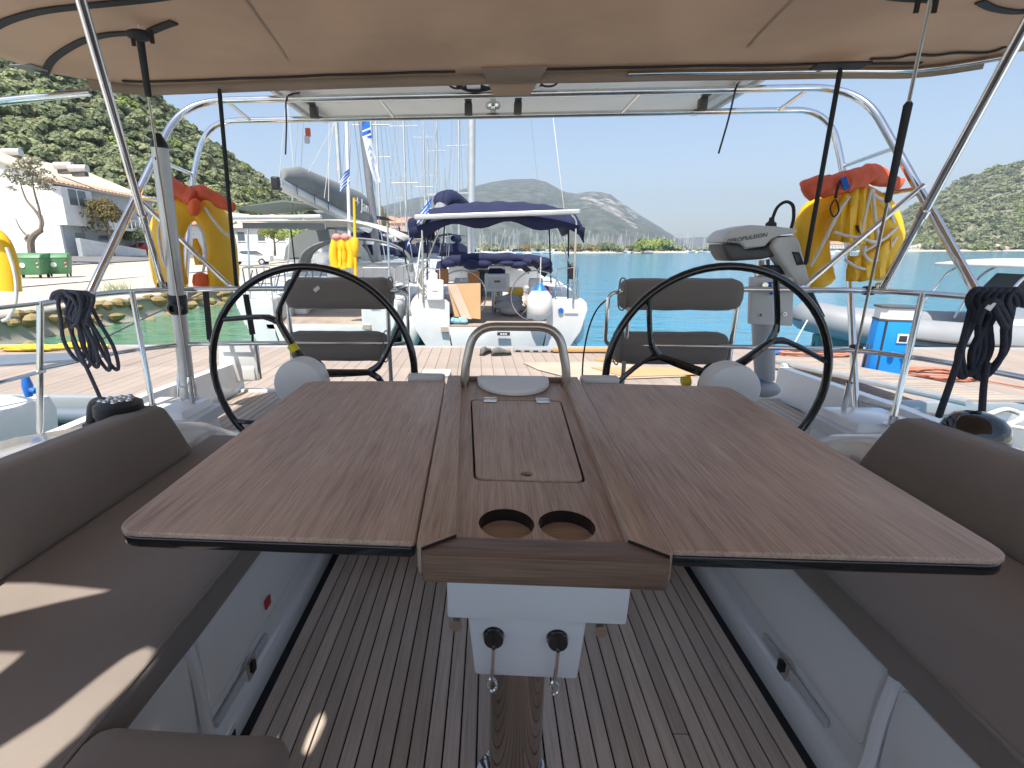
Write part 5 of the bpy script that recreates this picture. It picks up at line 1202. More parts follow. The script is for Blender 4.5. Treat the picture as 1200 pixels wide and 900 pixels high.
# ---- the grey-canvas yacht on the left
lbx = thing('berthed_yacht', 'white yacht with grey sprayhood and sail bag moored left of the navy-topped yacht', 'sailing yacht')
yacht_hull(lbx, 1.45, 12.5, 1.12, 4.0, .80, .70)
for x in (-.85, .75):
    thin_wheel(lbx, (x, 1.2, 1.28), .42)
    b = MB(); b.box((x, 1.45, 1.0), (.26, .26, .65)); b.build('helm_pod', M_GEL, lbx, bevel=.05, seg=3)
    b = MB(); b.box((x*1.35, 2.6, .95), (.4, 2.2, .4)); b.build('bench', M_GREYC, lbx, bevel=.04)
b = MB(); b.loft([[Vector((s_*x, y, z)) for s_, x, z in ((-1, w, 1.15), (-1, w*.92, 1.55), (-1, w*.6, 1.66), (1, w*.6, 1.66), (1, w*.92, 1.55), (1, w, 1.15))] for y, w in ((4.2, 1.25), (6.5, 1.05), (8.6, .5))]); b.build('coachroof', M_GEL, lbx)
b = MB(); b.box((0, 4.0, 1.1), (2.2, .1, 1.0)); b.build('bulkhead', M_GEL, lbx)
# sprayhood: dark arch with two clear windows
def shood(k, y, z0=1.45):
    return [Vector((-.25+1.38*k*math.cos(PI*i/20)*(1+.10*math.sin(PI*i/20)), y, z0+.80*k*math.sin(PI*i/20)**.75)) for i in range(21)]
outer0, outer1, outer2 = shood(1.0, 3.5), shood(1.0, 3.95), shood(.80, 5.0, 1.5)
b = MB(); b.grid([outer0, outer1]); o = b.build('sprayhood_roof', M_GREYC, lbx, smooth=80); o.modifiers.new('thick', 'SOLIDIFY').thickness = .03
b = MB(); b.grid([[p for p in outer1], [p.lerp(q, .18) for p, q in zip(outer1, outer2)]]); b.tube(outer0, .03, 8); b.tube([p.lerp(q, .55)+Vector((0, 0, .0)) for p, q in ((outer1[10], outer2[10]), (Vector((0, 4.6, 1.55)), Vector((0, 4.6, 1.55))))], .04, 8); b.build('sprayhood_trim', M_GREYC, lbx, smooth=80)
b = MB(); b.grid([[p.lerp(q, .18) for p, q in zip(outer1, outer2)], outer2]); b.build('sprayhood_window', M_CLEAR, lbx, smooth=80)
# bimini: pale canvas behind an aluminium bar
rows = []
for j in range(9):
    y = .25+2.2*j/8
    rows.append([Vector((-1.35+2.9*i/20, y, 2.50-.36*max(0, (i/20-.55)/.45)**2+.05*math.sin(PI*j/8)-.1*(1-i/20)*.2)) for i in range(21)])
b = MB(); b.grid(rows); o = b.build('bimini_canvas', M_LGREYC, lbx, smooth=80); o.modifiers.new('thick', 'SOLIDIFY').thickness = .02
b = MB(); b.rbox((-.70, .15, 2.53), (1.7, .09, .07), .02, 3); b.build('solar_beam', M_ALU, lbx)
b = MB(); b.strap([(-1.3, .22, 2.40), (.2, .22, 2.38)], .10, (0, 0, 1), .02); b.build('dark_valance', M_GREYC, lbx)
for x in (-1.25, 1.30):
    b = MB(); b.tube([(x, .1, 1.1), (x*.98, .25, 2.42)], .018, 8); b.build('bimini_tube', M_STEEL, lbx)
    b = MB(); b.tube([(x, 2.3, 1.3), (x*.9, 1.9, 2.46)], .016, 8); b.build('bimini_tube', M_BLACK, lbx)
    for z in (1.40, 1.68):
        b = MB(); b.tube(round_path([(x*.65, .05, z), (x*1.07, .1, z), (x*1.12, 1.0, z+.02), (x*1.25, 3.4, z+.06)], .1, 4), .011, 8); b.build('stern_rail', M_STEEL, lbx)
    for p in ((x*.65, .05), (x*1.07, .12), (x*1.13, 1.1)):
        b = MB(); b.tube([(p[0], p[1], 1.05), (p[0], p[1], 1.68)], .011, 8); b.build('stanchion', M_STEEL, lbx)
b = MB()
for k in range(6): b.tube(smooth_pts([(-1.28+.25*k, .0, 1.66), (-1.22+.24*k, -.03, 1.3+.05*math.sin(k*2)), (-1.1+.25*k, .0, 1.64)], 5), .012, 6)
b.build('hanging_lines', M_ROPE, lbx, smooth=70)
b = MB()
for k in range(5): b.tube(smooth_pts([(.98+.03*k, -.01, 1.42), (.94+.045*k, -.04, 1.15), (1.0+.03*k, -.02, 1.02), (1.03+.03*k, -.03, 1.2)], 5), .010, 6)
b.build('coiled_line', M_ROPE, lbx, smooth=70)
LB = Vector((-3.15, 8.35, 0))
# boom with its grey sail bag and the raked mast
be0, be1 = at(324, 214, Y=10.0)-LB, at(432, 268, Y=14.2)-LB
d = (be1-be0)
b = MB(); b.tube([be0, be1], .12, 12); bo = b.build('boom', M_ALU, lbx, smooth=60)
up = Vector((0, 0, 1)); sd = d.normalized().cross(up).normalized()
b = MB(); rings = []
for k, h_, w_ in ((.04, .05, .05), (.07, .30, .10), (.2, .52, .17), (.45, .62, .20), (.7, .72, .22), (.88, .80, .20), (.97, .78, .12)):
    c = be0+d*k+up*.06; rings.append([c+sd*w_*math.cos(2*PI*i/14)+up*(h_*.5+h_*.5*math.sin(2*PI*i/14)) for i in range(14)])
b.loft(rings); b.build('sail_bag', M_GREYC, lbx, smooth=60)
c = be0+d*.80+up*.42-sd*.235 if False else be0+d*.80+up*.40
nrm = -sd if sd.x < 0 else -sd
cen = be0+d*.80+up*.42+sd*.24
text('bag_lettering', '+ Jan', .40, M_WPRINT, lbx, frame(cen, -d if False else d, up), .004)
for k in (.12, .28, .42):
    b = MB(); q = be0+d*k; b.tube([q+Vector((sd.x*.13, sd.y*.13, .10)), q+Vector((sd.x*.13, sd.y*.13, -.10))], .008, 6); b.build('bag_tie', M_BLACK, lbx)
b = MB(); b.rbox(be0+Vector((0, 0, -.02)), (.16, .22, .26), .04, 3); b.build('boom_end', M_BLACK, lbx)
m0, m1 = at(441, 290, Y=14.4)-LB, at(424, 138, Y=14.4)-LB
b = MB(); b.tube([m0+(m0-m1)*.12, m0+(m1-m0)*3.2], .11, 12); b.build('mast', mat('weathered_mast_alloy', (.26, .27, .28), .5, .4, dirt=.2), lbx, smooth=60)
for a_, c_ in (((327, 214), (335, 120)), ((345, 205), (336, 112)), ((358, 208), (400, 130)), ((380, 232), (395, 110)), ((385, 236), (386, 118))):
    b = MB(); b.tube([at(*a_, Y=11)-LB, at(*c_, Y=11)-LB], .008, 5); b.build('lazy_jack', M_WROPE, lbx)
place(lbx, LB, 0)
fs = MB(); fs.tube([at(411, 330, Y=8.7), at(405, 100, Y=8.7)], [.03, .03], 8); _props(fs.build('aerial_pole', M_WHITE, None), 'slim white pole with greek flag on the stern of the grey-canvas yacht', 'pole')
flag_greek('greek flag flying on the slim white pole', at(410, 213, Y=8.65), (-.55, 0, -.55), (.0, 0, 1), .26, .22)
db = thing('danbuoy', 'yellow danbuoy pole with float on the stern of the grey-canvas yacht', 'danbuoy', at(417, 328, Y=8.3))
b = MB(); b.tube([at(417, 328, Y=8.3), at(415, 232, Y=8.3)], [.030, .022], 10); b.build('staff', M_YEL, db)
b = MB(); q = at(416, 290, Y=8.3); b.lathe([(.03, -.16), (.04, -.14), (.065, -.06), (.07, -.03), (.07, .12), (.055, .15), (.03, .16)], q, 'Z', 16); b.build('float', M_YEL, db)
for k, x in ((0, 396), (1, 406)):
    lb_ = thing('small_lifebuoy', ('small yellow lifebuoy bag on the grey-canvas yacht, left of two', 'small yellow lifebuoy bag next to the danbuoy')[k], 'lifebuoy', at(x, 316, Y=8.4), 'lifebuoys on the grey-canvas yacht')
    b = MB(); q = at(x, 297, Y=8.4); b.tube(smooth_pts([q+Vector((-.07, 0, -.26)), q+Vector((-.085, 0, 0)), q+Vector((0, 0, .24)), q+Vector((.085, 0, 0)), q+Vector((.05, 0, -.24))], 5), .075, 10, flat=.8); b.build('horseshoe', M_YEL, lb_, smooth=70)
    b = MB(); b.ell(q+Vector((0, -.03, .27)), (.08, .06, .06)); b.build('pink_cover', mat('faded_pink_cloth', (.62, .25, .22), .8, var=.1) if k == 0 else MATS['faded_pink_cloth'], lb_)
# feather banner with printing
bn = thing('feather_banner', 'blue and white feather banner with printed letters flying above the grey sail bag', 'banner', at(430, 215, Y=12.0))
rows = []
pl_ = [((425, 138), (433, 138)), ((424, 148), (434, 150)), ((425, 160), (436, 162)), ((428, 175), (438, 173)), ((433, 195), (441, 190)), ((437, 208), (444, 206)), ((440, 216), (446, 213))]
mats = [M_FLAGB, M_FLAGB, M_FLAGW, M_FLAGW, M_FLAGW, M_FLAGW]
for i in range(6):
    b = MB(); g = []
    for k in range(4):
        t_ = k/3; r_ = []
        for e in range(5):
            u_ = e/4; L_ = Vector(pl_[i][0]).lerp(Vector(pl_[i+1][0]), t_); R_ = Vector(pl_[i][1]).lerp(Vector(pl_[i+1][1]), t_); w_ = L_.lerp(R_, u_); r_.append(at(w_.x, w_.y, Y=12.0+.05*math.sin(u_*4+i+t_)))
        g.append(r_)
    b.grid(g); b.build('cloth_panel', mats[i], bn, smooth=80)
for y0_, y1_, dy in ((150, 152, 3), (157, 159, 3)):
    b = MB(); b.grid([[at(424.5, y0_+dy, Y=11.93), at(434.5, y0_-1, Y=11.93)], [at(424.8, y1_+dy, Y=11.93), at(434.8, y1_-1, Y=11.93)]]); b.build('white_stripe', M_FLAGW, bn)
q0, q1 = at(432, 171, Y=11.9), at(440, 207, Y=11.9)
text('banner_emblem', 'A', .16, M_FLAGB, bn, frame(at(433.5, 174, Y=11.9), (1, 0, .1), (-.15, 0, 1)), .002)
text('banner_lettering', 'istion', .11, M_FLAGB, bn, frame(at(437.5, 193, Y=11.9), q1-q0, (1, 0, .25)), .002)
for k, x in enumerate((440, 448)):
    fender(('grey fender on the shaded right side of the grey-canvas yacht, nearer its stern', 'grey fender further along the shaded right side of the grey-canvas yacht')[k], at(x, 380-10*k, Y=9.3+k), .16, .6, 'fenders between the berthed yachts')

# ---- the rigid inflatable on the right, lying along the far side of the pontoon
rb = thing('inflatable_boat', 'grey rigid inflatable with pale flat canopy beside the pontoon on the right', 'motor boat')
def path_tube(s): return [Vector((x, s*y, z)) for x, y, z in ((6.2, .95, .52), (3.2, 1.0, .52), (1.4, .92, .58), (.55, .62, .68), (.12, .25, .76), (0, 0, .78))]
b = MB(); full = path_tube(-1)+path_tube(1)[::-1][1:]; b.tube(smooth_pts(full, 6), .27, 16); b.build('tube', M_RIB, rb, smooth=70)
b = MB(); b.tube(smooth_pts([p+Vector((0, math.copysign(.26, p.y) if abs(p.y) > .1 else 0, -.03)) if p.x > .3 else p+Vector((-.26, 0, -.03)) for p in full], 6), .03, 8); b.build('rubbing_strake', M_DGREYP, rb, smooth=70)
b = MB(); b.loft([[Vector((x, -w, .45)), Vector((x, -w*.8, .05)), Vector((x, 0, zk)), Vector((x, w*.8, .05)), Vector((x, w, .45))] for x, w, zk in ((.15, .1, .35), (.9, .6, -.1), (2, .85, -.3), (6.1, .9, -.3))]); b.build('hull', mat('teal_grey_gelcoat', (.10, .17, .17), .3), rb, smooth=50)
b = MB(); b.box((3.7, 0, .50), (4.6, 1.5, .06)); b.build('floor', M_GREYGEL, rb)
b = MB(); b.hexa([(2.75, -.4, .5), (3.5, -.4, .5), (3.5, .4, .5), (2.75, .4, .5)], [(2.95, -.36, 1.18), (3.45, -.36, 1.22), (3.45, .36, 1.22), (2.95, .36, 1.18)]); b.build('console', M_GEL, rb, bevel=.04, seg=3)
b = MB(); b.hexa([(2.9, -.40, 1.18), (2.96, -.40, 1.18), (2.96, .40, 1.18), (2.9, .40, 1.18)], [(3.12, -.36, 1.55), (3.16, -.36, 1.55), (3.16, .36, 1.55), (3.12, .36, 1.55)]); b.build('windscreen', M_WGLAS, rb)
b = MB(); b.hexa([(3.9, -.45, .5), (4.5, -.45, .5), (4.5, .45, .5), (3.9, .45, .5)], [(3.95, -.42, .95), (4.45, -.42, .95), (4.45, .42, .95), (3.95, .42, .95)]); b.build('seat', M_GEL, rb, bevel=.05, seg=3)
b = MB(); b.rbox((4.45, 0, 1.14), (.12, .85, .34), .05, 4); b.build('seat_back', mat('beige_vinyl', (.52, .42, .32), .6), rb)
b = MB(); b.rbox((3.45, 0, 1.72), (2.0, 1.7, .05), .02, 6, None, lambda v: v+Vector((0, 0, .05-.06*(v.x/1.0)**2+.02*v.x))); b.build('canopy', M_LGREYC, rb)
for s in (-1, 1):
    b = MB(); b.tube(round_path([(2.9, s*.7, .7), (3.15, s*.72, 1.5), (3.45, s*.72, 1.69)], .2, 5), .022, 8); b.build('canopy_frame', M_STEEL, rb)
    b = MB(); b.tube(round_path([(2.2, s*.7, .75), (2.6, s*.72, 1.55), (2.85, s*.72, 1.69)], .2, 5), .022, 8); b.build('canopy_frame', M_STEEL, rb)
    b = MB(); b.tube([(4.1, s*.72, .75), (4.3, s*.72, 1.69)], .022, 8); b.build('canopy_frame', M_STEEL, rb)
b = MB(); b.tube(smooth_pts([(3.7, -1.05, .82), (3.85, -1.15, .72), (4.0, -1.12, .55)], 4), .02, 8); b.build('grab_handle', M_DGREYP, rb)
b = MB(); b.rbox((6.35, 0, .85), (.42, .4, .62), .1, 4); b.build('engine', M_DGREYP, rb)
place(rb, (5.75, 9.05, 0), R(-4))
line('bow_line', 'white bow line from the inflatable down to the pontoon', [at(948, 372, Y=8.9), at(935, 395, Y=8.2), at(928, 408, Y=7.4)], .012, M_WROPE, 5)
# ================================================================== WATER, LAND, HILLS
def sheet(name, vs, fs, m, kind=None, smooth=True):
    me = bpy.data.meshes.new(name); me.from_pydata([tuple(v) for v in vs], [], fs)
    if smooth: me.polygons.foreach_set('use_smooth', [True]*len(me.polygons))
    o = link(name, me, m); 
    if kind: o['kind'] = kind
    return o
def water_mat():
    m = bpy.data.materials.new('harbour_water'); m.use_nodes = True
    n = m.node_tree.nodes; l = m.node_tree.links; p = n['Principled BSDF']; p.inputs['Roughness'].default_value = .07
    p.inputs['IOR'].default_value = 1.33
    tc = n.new('ShaderNodeTexCoord'); sp = n.new('ShaderNodeSeparateXYZ'); l.new(tc.outputs['Object'], sp.inputs[0])
    nz0 = n.new('ShaderNodeTexNoise'); nz0.inputs['Scale'].default_value = .12; nz0.inputs['Detail'].default_value = 3; l.new(tc.outputs['Object'], nz0.inputs['Vector'])
    # shallow green water between the quay and the moored yachts, turquoise in the open bay
    ad = n.new('ShaderNodeMath'); ad.operation = 'MULTIPLY_ADD'; l.new(nz0.outputs['Fac'], ad.inputs[0]); ad.inputs[1].default_value = 4; l.new(sp.outputs['X'], ad.inputs[2])
    mr = n.new('ShaderNodeMapRange'); mr.inputs[1].default_value = -4.5; mr.inputs[2].default_value = 4.5; l.new(ad.outputs[0], mr.inputs[0])
    r = n.new('ShaderNodeValToRGB'); r.color_ramp.elements[0].color = (.085, .215, .125, 1); r.color_ramp.elements[1].color = (.040, .225, .350, 1)
    l.new(mr.outputs[0], r.inputs[0]); l.new(r.outputs[0], p.inputs['Base Color'])
    def wave(scale, st, det):
        mp = n.new('ShaderNodeMapping'); mp.inputs['Scale'].default_value = st; mp.inputs['Rotation'].default_value = (0, 0, .35); l.new(tc.outputs['Object'], mp.inputs[0])
        t = n.new('ShaderNodeTexNoise'); t.inputs['Scale'].default_value = scale; t.inputs['Detail'].default_value = det; t.inputs['Distortion'].default_value = .6; l.new(mp.outputs[0], t.inputs['Vector']); return t
    w1, w2 = wave(2.6, (.6, 1.2, 1), 4), wave(.28, (.6, 1.3, 1), 5)
    b1 = n.new('ShaderNodeBump'); b1.inputs['Strength'].default_value = .75; b1.inputs['Distance'].default_value = .12; l.new(w1.outputs['Fac'], b1.inputs['Height'])
    b2 = n.new('ShaderNodeBump'); b2.inputs['Strength'].default_value = .5; b2.inputs['Distance'].default_value = .5; l.new(w2.outputs['Fac'], b2.inputs['Height']); l.new(b1.outputs[0], b2.inputs['Normal'])
    l.new(b2.outputs[0], p.inputs['Normal']); return m
W_ = 9000
sheet('water', [(-W_, -300, 0), (W_, -300, 0), (W_, W_, 0), (-W_, W_, 0)], [(0, 1, 2, 3)], water_mat(), 'structure')
QX = -10.8
M_CONC = mat('quay_concrete', (.52, .48, .42), .85, var=.08, vscale=.5, bump=.4, bscale=3, dirt=.15)
M_ASPH = mat('road_asphalt', (.17, .165, .16), .9, var=.1, vscale=.4, bump=.3, bscale=20)
M_DUST = mat('dusty_gravel', (.50, .45, .37), .95, var=.12, vscale=.6, bump=.5, bscale=6, dirt=.15)
M_ROCK = mat('weedy_rock', (.30, .24, .13), .9, col2=(.20, .14, .035), vscale=3, bump=.6, bscale=8)
M_WALLW = mat('white_render', (.74, .74, .72), .85, var=.03, vscale=.6, dirt=.08)
M_WALLSH = mat('shaded_wall_render', (.40, .44, .48), .85, var=.04, vscale=.6, dirt=.1)  # blue-grey shade of the balcony side put into its base colour
M_TILE = mat('terracotta_tile', (.50, .25, .15), .85, var=.2, vscale=1.2, bump=.3, bscale=8)
M_TILEL = mat('bleached_roof_tile', (.60, .50, .40), .85, var=.12, vscale=.8, bump=.3, bscale=8)
M_BINS = mat('green_bin_plastic', (.085, .24, .105), .5, var=.08, vscale=2, dirt=.15)
M_GLASSW = mat('house_window_glass', (.10, .13, .15), .1, spec=.8)
M_BARK = mat('grey_bark', (.20, .165, .13), .9, var=.2, vscale=5, bump=.6, bscale=20)
def g_(x, y):
    d = QX-x; t = max(0, min(1, (d-13)/20)); return .62+.95*t*t*(3-2*t)
vs = []; fs = []; xs_ = [QX+.62, QX+.28, QX-.05]+[QX-.5*i for i in range(8)]+[QX-4-2.5*i for i in range(24)]+[QX-66-12*i for i in range(12)]
ys_ = [-40, -10, 0]+[2+3*i for i in range(24)]+[80+12*i for i in range(30)]
for y in ys_:
    for x in xs_:
        ww = .25*noise.noise(Vector((x*.3, y*.25, 2))) if x < QX-1 else .12*noise.noise(Vector((x*.9, y*.5, 7)))
        xx = x+(.5*noise.noise(Vector((0, y*.22, 9))) if x > QX-3 else 0)
        vs.append((xx, y, g_(x, y)+ww*.25-(1.1 if x > QX+.5 else .62 if x > QX+.2 else .14 if x > QX-.1 else .05 if x > QX-.3 else 0)))
nx = len(xs_)
for j in range(len(ys_)-1):
    for i in range(nx-1): fs.append((j*nx+i, (j+1)*nx+i, (j+1)*nx+i+1, j*nx+i+1))
sheet('quay_ground', vs, fs, M_DUST, 'structure')
b = MB()
for j in range(420):
    y = -4+j*.16+random.uniform(-.3, .3); x = QX+.28+random.uniform(-.5, .42)+.5*noise.noise(Vector((0, y*.22, 9))); r_ = random.uniform(.07, .20)
    b.ell((x, y, max(-.02, min(.56, (QX+.62-x)*.85-.06))), (r_*1.2, r_, r_*.75), Matrix.Rotation(random.random()*3, 3, 'Z'), 7, 5, lambda v: v*(1+.6*noise.noise(v*5+Vector((j, 0, 0)))))
b.build('quay_rocks', M_ROCK, None, smooth=25, kind='stuff')
def strip(name, pts0, pts1, dz, m):
    vs = []; fs = []
    for i in range(len(pts0)):
        for j in range(5):
            p = Vector((*pts0[i], 0)).lerp(Vector((*pts1[i], 0)), j/4); vs.append((p.x, p.y, g_(p.x, p.y)+dz))
    for i in range(len(pts0)-1):
        for j in range(4): fs.append((i*5+j, i*5+j+1, (i+1)*5+j+1, (i+1)*5+j))
    return sheet(name, vs, fs, m, 'structure')
ys2 = [0+4*i for i in range(50)]
strip('road', [(-28-.16*(y-10), y) for y in ys2], [(-37-.16*(y-10), y) for y in ys2], .06, M_ASPH)
strip('pavement', [(-17.5-.10*(y-10), y) for y in ys2], [(-19.5-.10*(y-10), y) for y in ys2], .035, M_CONC)

# ------------------------------------------------------------------ foliage
def leafm(name, c1, c2, sc=.35, rnd=.25):
    return mat(name, c1, .75, col2=c2, vscale=sc, rnd=rnd, transl=.35, spec=.25)
M_LEAF = leafm('olive_foliage', (.44, .47, .27), (.28, .31, .16))
M_LEAFB = leafm('fresh_foliage', (.36, .43, .13), (.24, .30, .08))
M_LEAFD = leafm('dark_foliage', (.26, .30, .17), (.15, .18, .095))
M_LEAFY = leafm('dry_foliage', (.30, .25, .10), (.18, .15, .06))
def crown_data(n, seed, leaf, lobes=7, flat=.8):
    rnd = np.random.RandomState(seed); cs = []
    for k in range(lobes):
        a = 2*PI*k/lobes+rnd.rand(); rr = .55*rnd.rand()**.5
        cs.append((rr*math.cos(a), rr*math.sin(a), .25+.75*flat*rnd.rand()*(1-rr*.7), .28+.22*rnd.rand()))
    V = np.zeros((n*4, 3)); k = rnd.randint(0, lobes, n); C_ = np.array(cs)
    d = rnd.normal(size=(n, 3)); d /= np.linalg.norm(d, axis=1)[:, None]; d[:, 2] = np.abs(d[:, 2])*.9-.25*rnd.rand(n)
    p = C_[k, :3]+d*(C_[k, 3]*(.86+.26*rnd.rand(n)))[:, None]
    p[:, 2] = np.maximum(p[:, 2], .03)
    nn = d+np.array([0, 0, .35])+rnd.normal(size=(n, 3))*.30; nn /= np.linalg.norm(nn, axis=1)[:, None]
    t = np.cross(nn, rnd.normal(size=(n, 3))); t /= np.linalg.norm(t, axis=1)[:, None]; u = np.cross(nn, t)
    s = (leaf*(.6+.8*rnd.rand(n)))[:, None]
    for q, (a, c) in enumerate(((-1, -.6), (1, -.6), (.7, .8), (-.7, .8))): V[q::4] = p+t*s*a+u*s*c
    return V
def mesh_quads(name, V):
    me = bpy.data.meshes.new(name); n = len(V)//4
    me.vertices.add(n*4); me.vertices.foreach_set('co', V.astype(np.float32).ravel())
    me.loops.add(n*4); me.loops.foreach_set('vertex_index', np.arange(n*4, dtype=np.int32))
    me.polygons.add(n); me.polygons.foreach_set('loop_start', np.arange(0, n*4, 4, dtype=np.int32))
    me.update(calc_edges=True); return me
# left hill
crest = [(-200, 5, 120), (-60, 35, 140), (40, 60, 158), (110, 84, 172), (172, 108, 190), (200, 133, 205), (240, 166, 230), (290, 201, 262), (330, 226, 300), (372, 248, 340), (425, 268, 400), (470, 287, 470), (500, 291.5, 520)]
based = [62, 66, 76, 84, 92, 98, 110, 130, 160, 200, 260, 400, 500]
def poly_interp(P, t):
    i = min(int(t), len(P)-2); f = t-i; return tuple(P[i][k]+(P[i+1][k]-P[i][k])*f for k in range(len(P[0])))
NC, NR = 110, 26
hill = []
for c in range(NC+1):
    t = c/NC*(len(crest)-1); x, y, Y = poly_interp(crest, t); top = at(x, y, Y=Y); bY = poly_interp([(q,) for q in based], t)[0]
    bot = at(x-4, 292, Y=bY); bot.z = 1.4
    col = []
    for k in range(NR+8):
        u = k/NR
        if u <= 1:
            p = bot.lerp(top, u); p.z = bot.z+(top.z-bot.z)*(u**.92)
            q = noise.noise(Vector((p.x*.02, p.y*.02, 3)))*5+noise.noise(Vector((p.x*.06, p.y*.06, 8)))*1.8
            p.z += q*min(1, u*3)*(1-.75*u)
            if top.z < 12: p.z = min(p.z, top.z+2)
        else:
            p = top+(top-bot)*(u-1)*1.2; p.z = top.z-(u-1)*top.z*2.2
        p.z = max(p.z, -3); col.append(p)
    hill.append(col)
vs = [p for col in hill for p in col]; nk = NR+8
M_SCRUB = mat('hillside_scrub', (.20, .21, .11), .95, col2=(.33, .29, .19), vscale=.12, bump=.5, bscale=1.2)
sheet('left_hill', vs, [(i*nk+k, (i+1)*nk+k, (i+1)*nk+k+1, i*nk+k+1) for i in range(NC) for k in range(nk-1)], M_SCRUB, 'structure')
def hill_pt(c, k):
    i = min(int(c), NC-1); j = min(int(k), NR-1); f, g = c-i, k-j
    return hill[i][j].lerp(hill[i+1][j], f).lerp(hill[i][j+1].lerp(hill[i+1][j+1], f), g)
rnd = random.Random(11); spots = []
for _ in range(9000):
    c = rnd.uniform(2, NC-6); k = rnd.uniform(.2, NR+.8) if rnd.random() < .85 else NR+rnd.uniform(-1, .9)
    p = hill_pt(c, min(k, NR-.001)); s = rnd.uniform(2.0, 4.3)
    if p.z < 2.2: s *= .6
    spots.append((p, s))
# keep a loose spacing
grid_ = {}; keep = []
for p, s in spots:
    key = (int(p.x/9), int(p.y/9)); ok = True
    for dx in (-1, 0, 1):
        for dy in (-1, 0, 1):
            for q, s2 in grid_.get((key[0]+dx, key[1]+dy), ()):
                if (p-q).length < (s+s2)*.50: ok = False; break
            if not ok: break
        if not ok: break
    if ok: grid_.setdefault(key, []).append((p, s)); keep.append((p, s))
def appears(p, s):
    d = p-CAM; z = d.dot(c_f)
    if z < 1: return -1
    x = CX+FPX*d.dot(c_r)/z; y = CY-FPX*d.dot(c_u)/z
    if not (-15 < x < 1215 and 60 < y < 300): return -1
    return s/z
keep = sorted(keep, key=lambda q: -appears(*q))
protos = [(mesh_quads('hillside_tree', crown_data(520, 20+i, .135, 7+i % 3, .75+.1*(i % 3))), m) for i, m in enumerate((M_LEAF, M_LEAF, M_LEAFD, M_LEAF, M_LEAFB, M_LEAFD))]
for me, m in protos: me.materials.append(m)
nvis = 0
for p, s in keep:
    if appears(p, s) <= 0 or nvis >= 290: break
    o = bpy.data.objects.new('hillside_tree', protos[rnd.choices(range(6), (3, 3, 2, 3, .7, 2))[0]][0]); COL.objects.link(o)
    o.location = p-Vector((0, 0, s*.15)); o.scale = (s, s, s*rnd.uniform(.8, 1.15)); o.rotation_euler = (0, 0, rnd.uniform(0, 6.28)); nvis += 1
    _props(o, {'olive_foliage': 'round olive green tree in the wood on the left hillside', 'fresh_foliage': 'fresh bright green tree in the wood on the left hillside', 'dark_foliage': 'dark green tree in the wood on the left hillside'}[o.data.materials[0].name], 'tree', 'trees of the left hillside')
rest = [q for q in keep[nvis:]]
V = []; MI = []
for i, (p, s) in enumerate(rest):
    v = crown_data(130, 100+i % 23, .25, 6, .85); a = rnd.uniform(0, 6.28); ca, sa = math.cos(a), math.sin(a)
    v = np.stack([v[:, 0]*ca-v[:, 1]*sa, v[:, 0]*sa+v[:, 1]*ca, v[:, 2]], 1)*s+np.array(p)-np.array([0, 0, s*.15]); V.append(v); MI += [rnd.choices(range(3), (4, 2.4, .6))[0]]*130
me = mesh_quads('left_hill_wood', np.concatenate(V)); o = link('left_hill_wood', me, [M_LEAF, M_LEAFD, M_LEAFB]); me.polygons.foreach_set('material_index', MI); o['kind'] = 'stuff'

# right hill across the bay
sky_r = [(925, 295.5), (965, 287), (1000, 277), (1030, 263), (1052, 252), (1090, 230), (1130, 208), (1165, 197), (1192, 192), (1240, 184), (1300, 190), (1380, 215)]
cols = []
NCr, NRr = 90, 22
for c in range(NCr+1):
    t = c/NCr*(len(sky_r)-1); x, y = poly_interp(sky_r, t); top = at(x, y, Y=1050+2.0*abs(x-1200)); bot = at(x, 296, Y=690); bot.z = .8; col = []
    for k in range(NRr+6):
        u = k/NRr
        if u <= 1:
            p = bot.lerp(top, u); p.z = bot.z+(top.z-bot.z)*u**1.05+(noise.noise(Vector((p.x*.006, p.y*.006, 1)))*14+noise.noise(Vector((p.x*.02, p.y*.02, 5)))*6)*min(1, u*4)*(1-.8*u)*min(1, top.z/40); p.z = max(p.z, .5)
        else: p = top+(top-bot)*(u-1); p.z = top.z*(1-(u-1)*3)
        col.append(p)
    cols.append(col)
nk = NRr+6
sheet('right_hill', [p for c in cols for p in c], [(i*nk+k, (i+1)*nk+k, (i+1)*nk+k+1, i*nk+k+1) for i in range(NCr) for k in range(nk-1)], mat('rocky_scrub', (.09, .11, .05), .95, col2=(.30, .27, .21), vscale=.03), 'structure')
V = []; MI = []
for i in range(2600):
    c = rnd.uniform(0, NCr-.01); k = rnd.uniform(.0, NRr-.01); a, e = int(c), int(k)
    p = cols[a][e].lerp(cols[a+1][e], c-a).lerp(cols[a][e+1].lerp(cols[a+1][e+1], c-a), k-e)
    if noise.noise(Vector((p.x*.02, p.y*.02, 30)))+.3*noise.noise(Vector((p.x*.07, p.y*.07, 3))) > .36: continue
    s = rnd.uniform(4, 9.5)*(1.1 if k < 8 else .9); v = crown_data(46, 300+i % 17, .30, 5, .9)*s+np.array(p)-np.array([0, 0, s*.2]); V.append(v); MI += [rnd.choices(range(3), (4, 2, .5))[0]]*46
me = mesh_quads('right_hill_wood', np.concatenate(V)); o = link('right_hill_wood', me, [M_LEAF, M_LEAFD, M_LEAFB]); me.polygons.foreach_set('material_index', MI); o['kind'] = 'stuff'

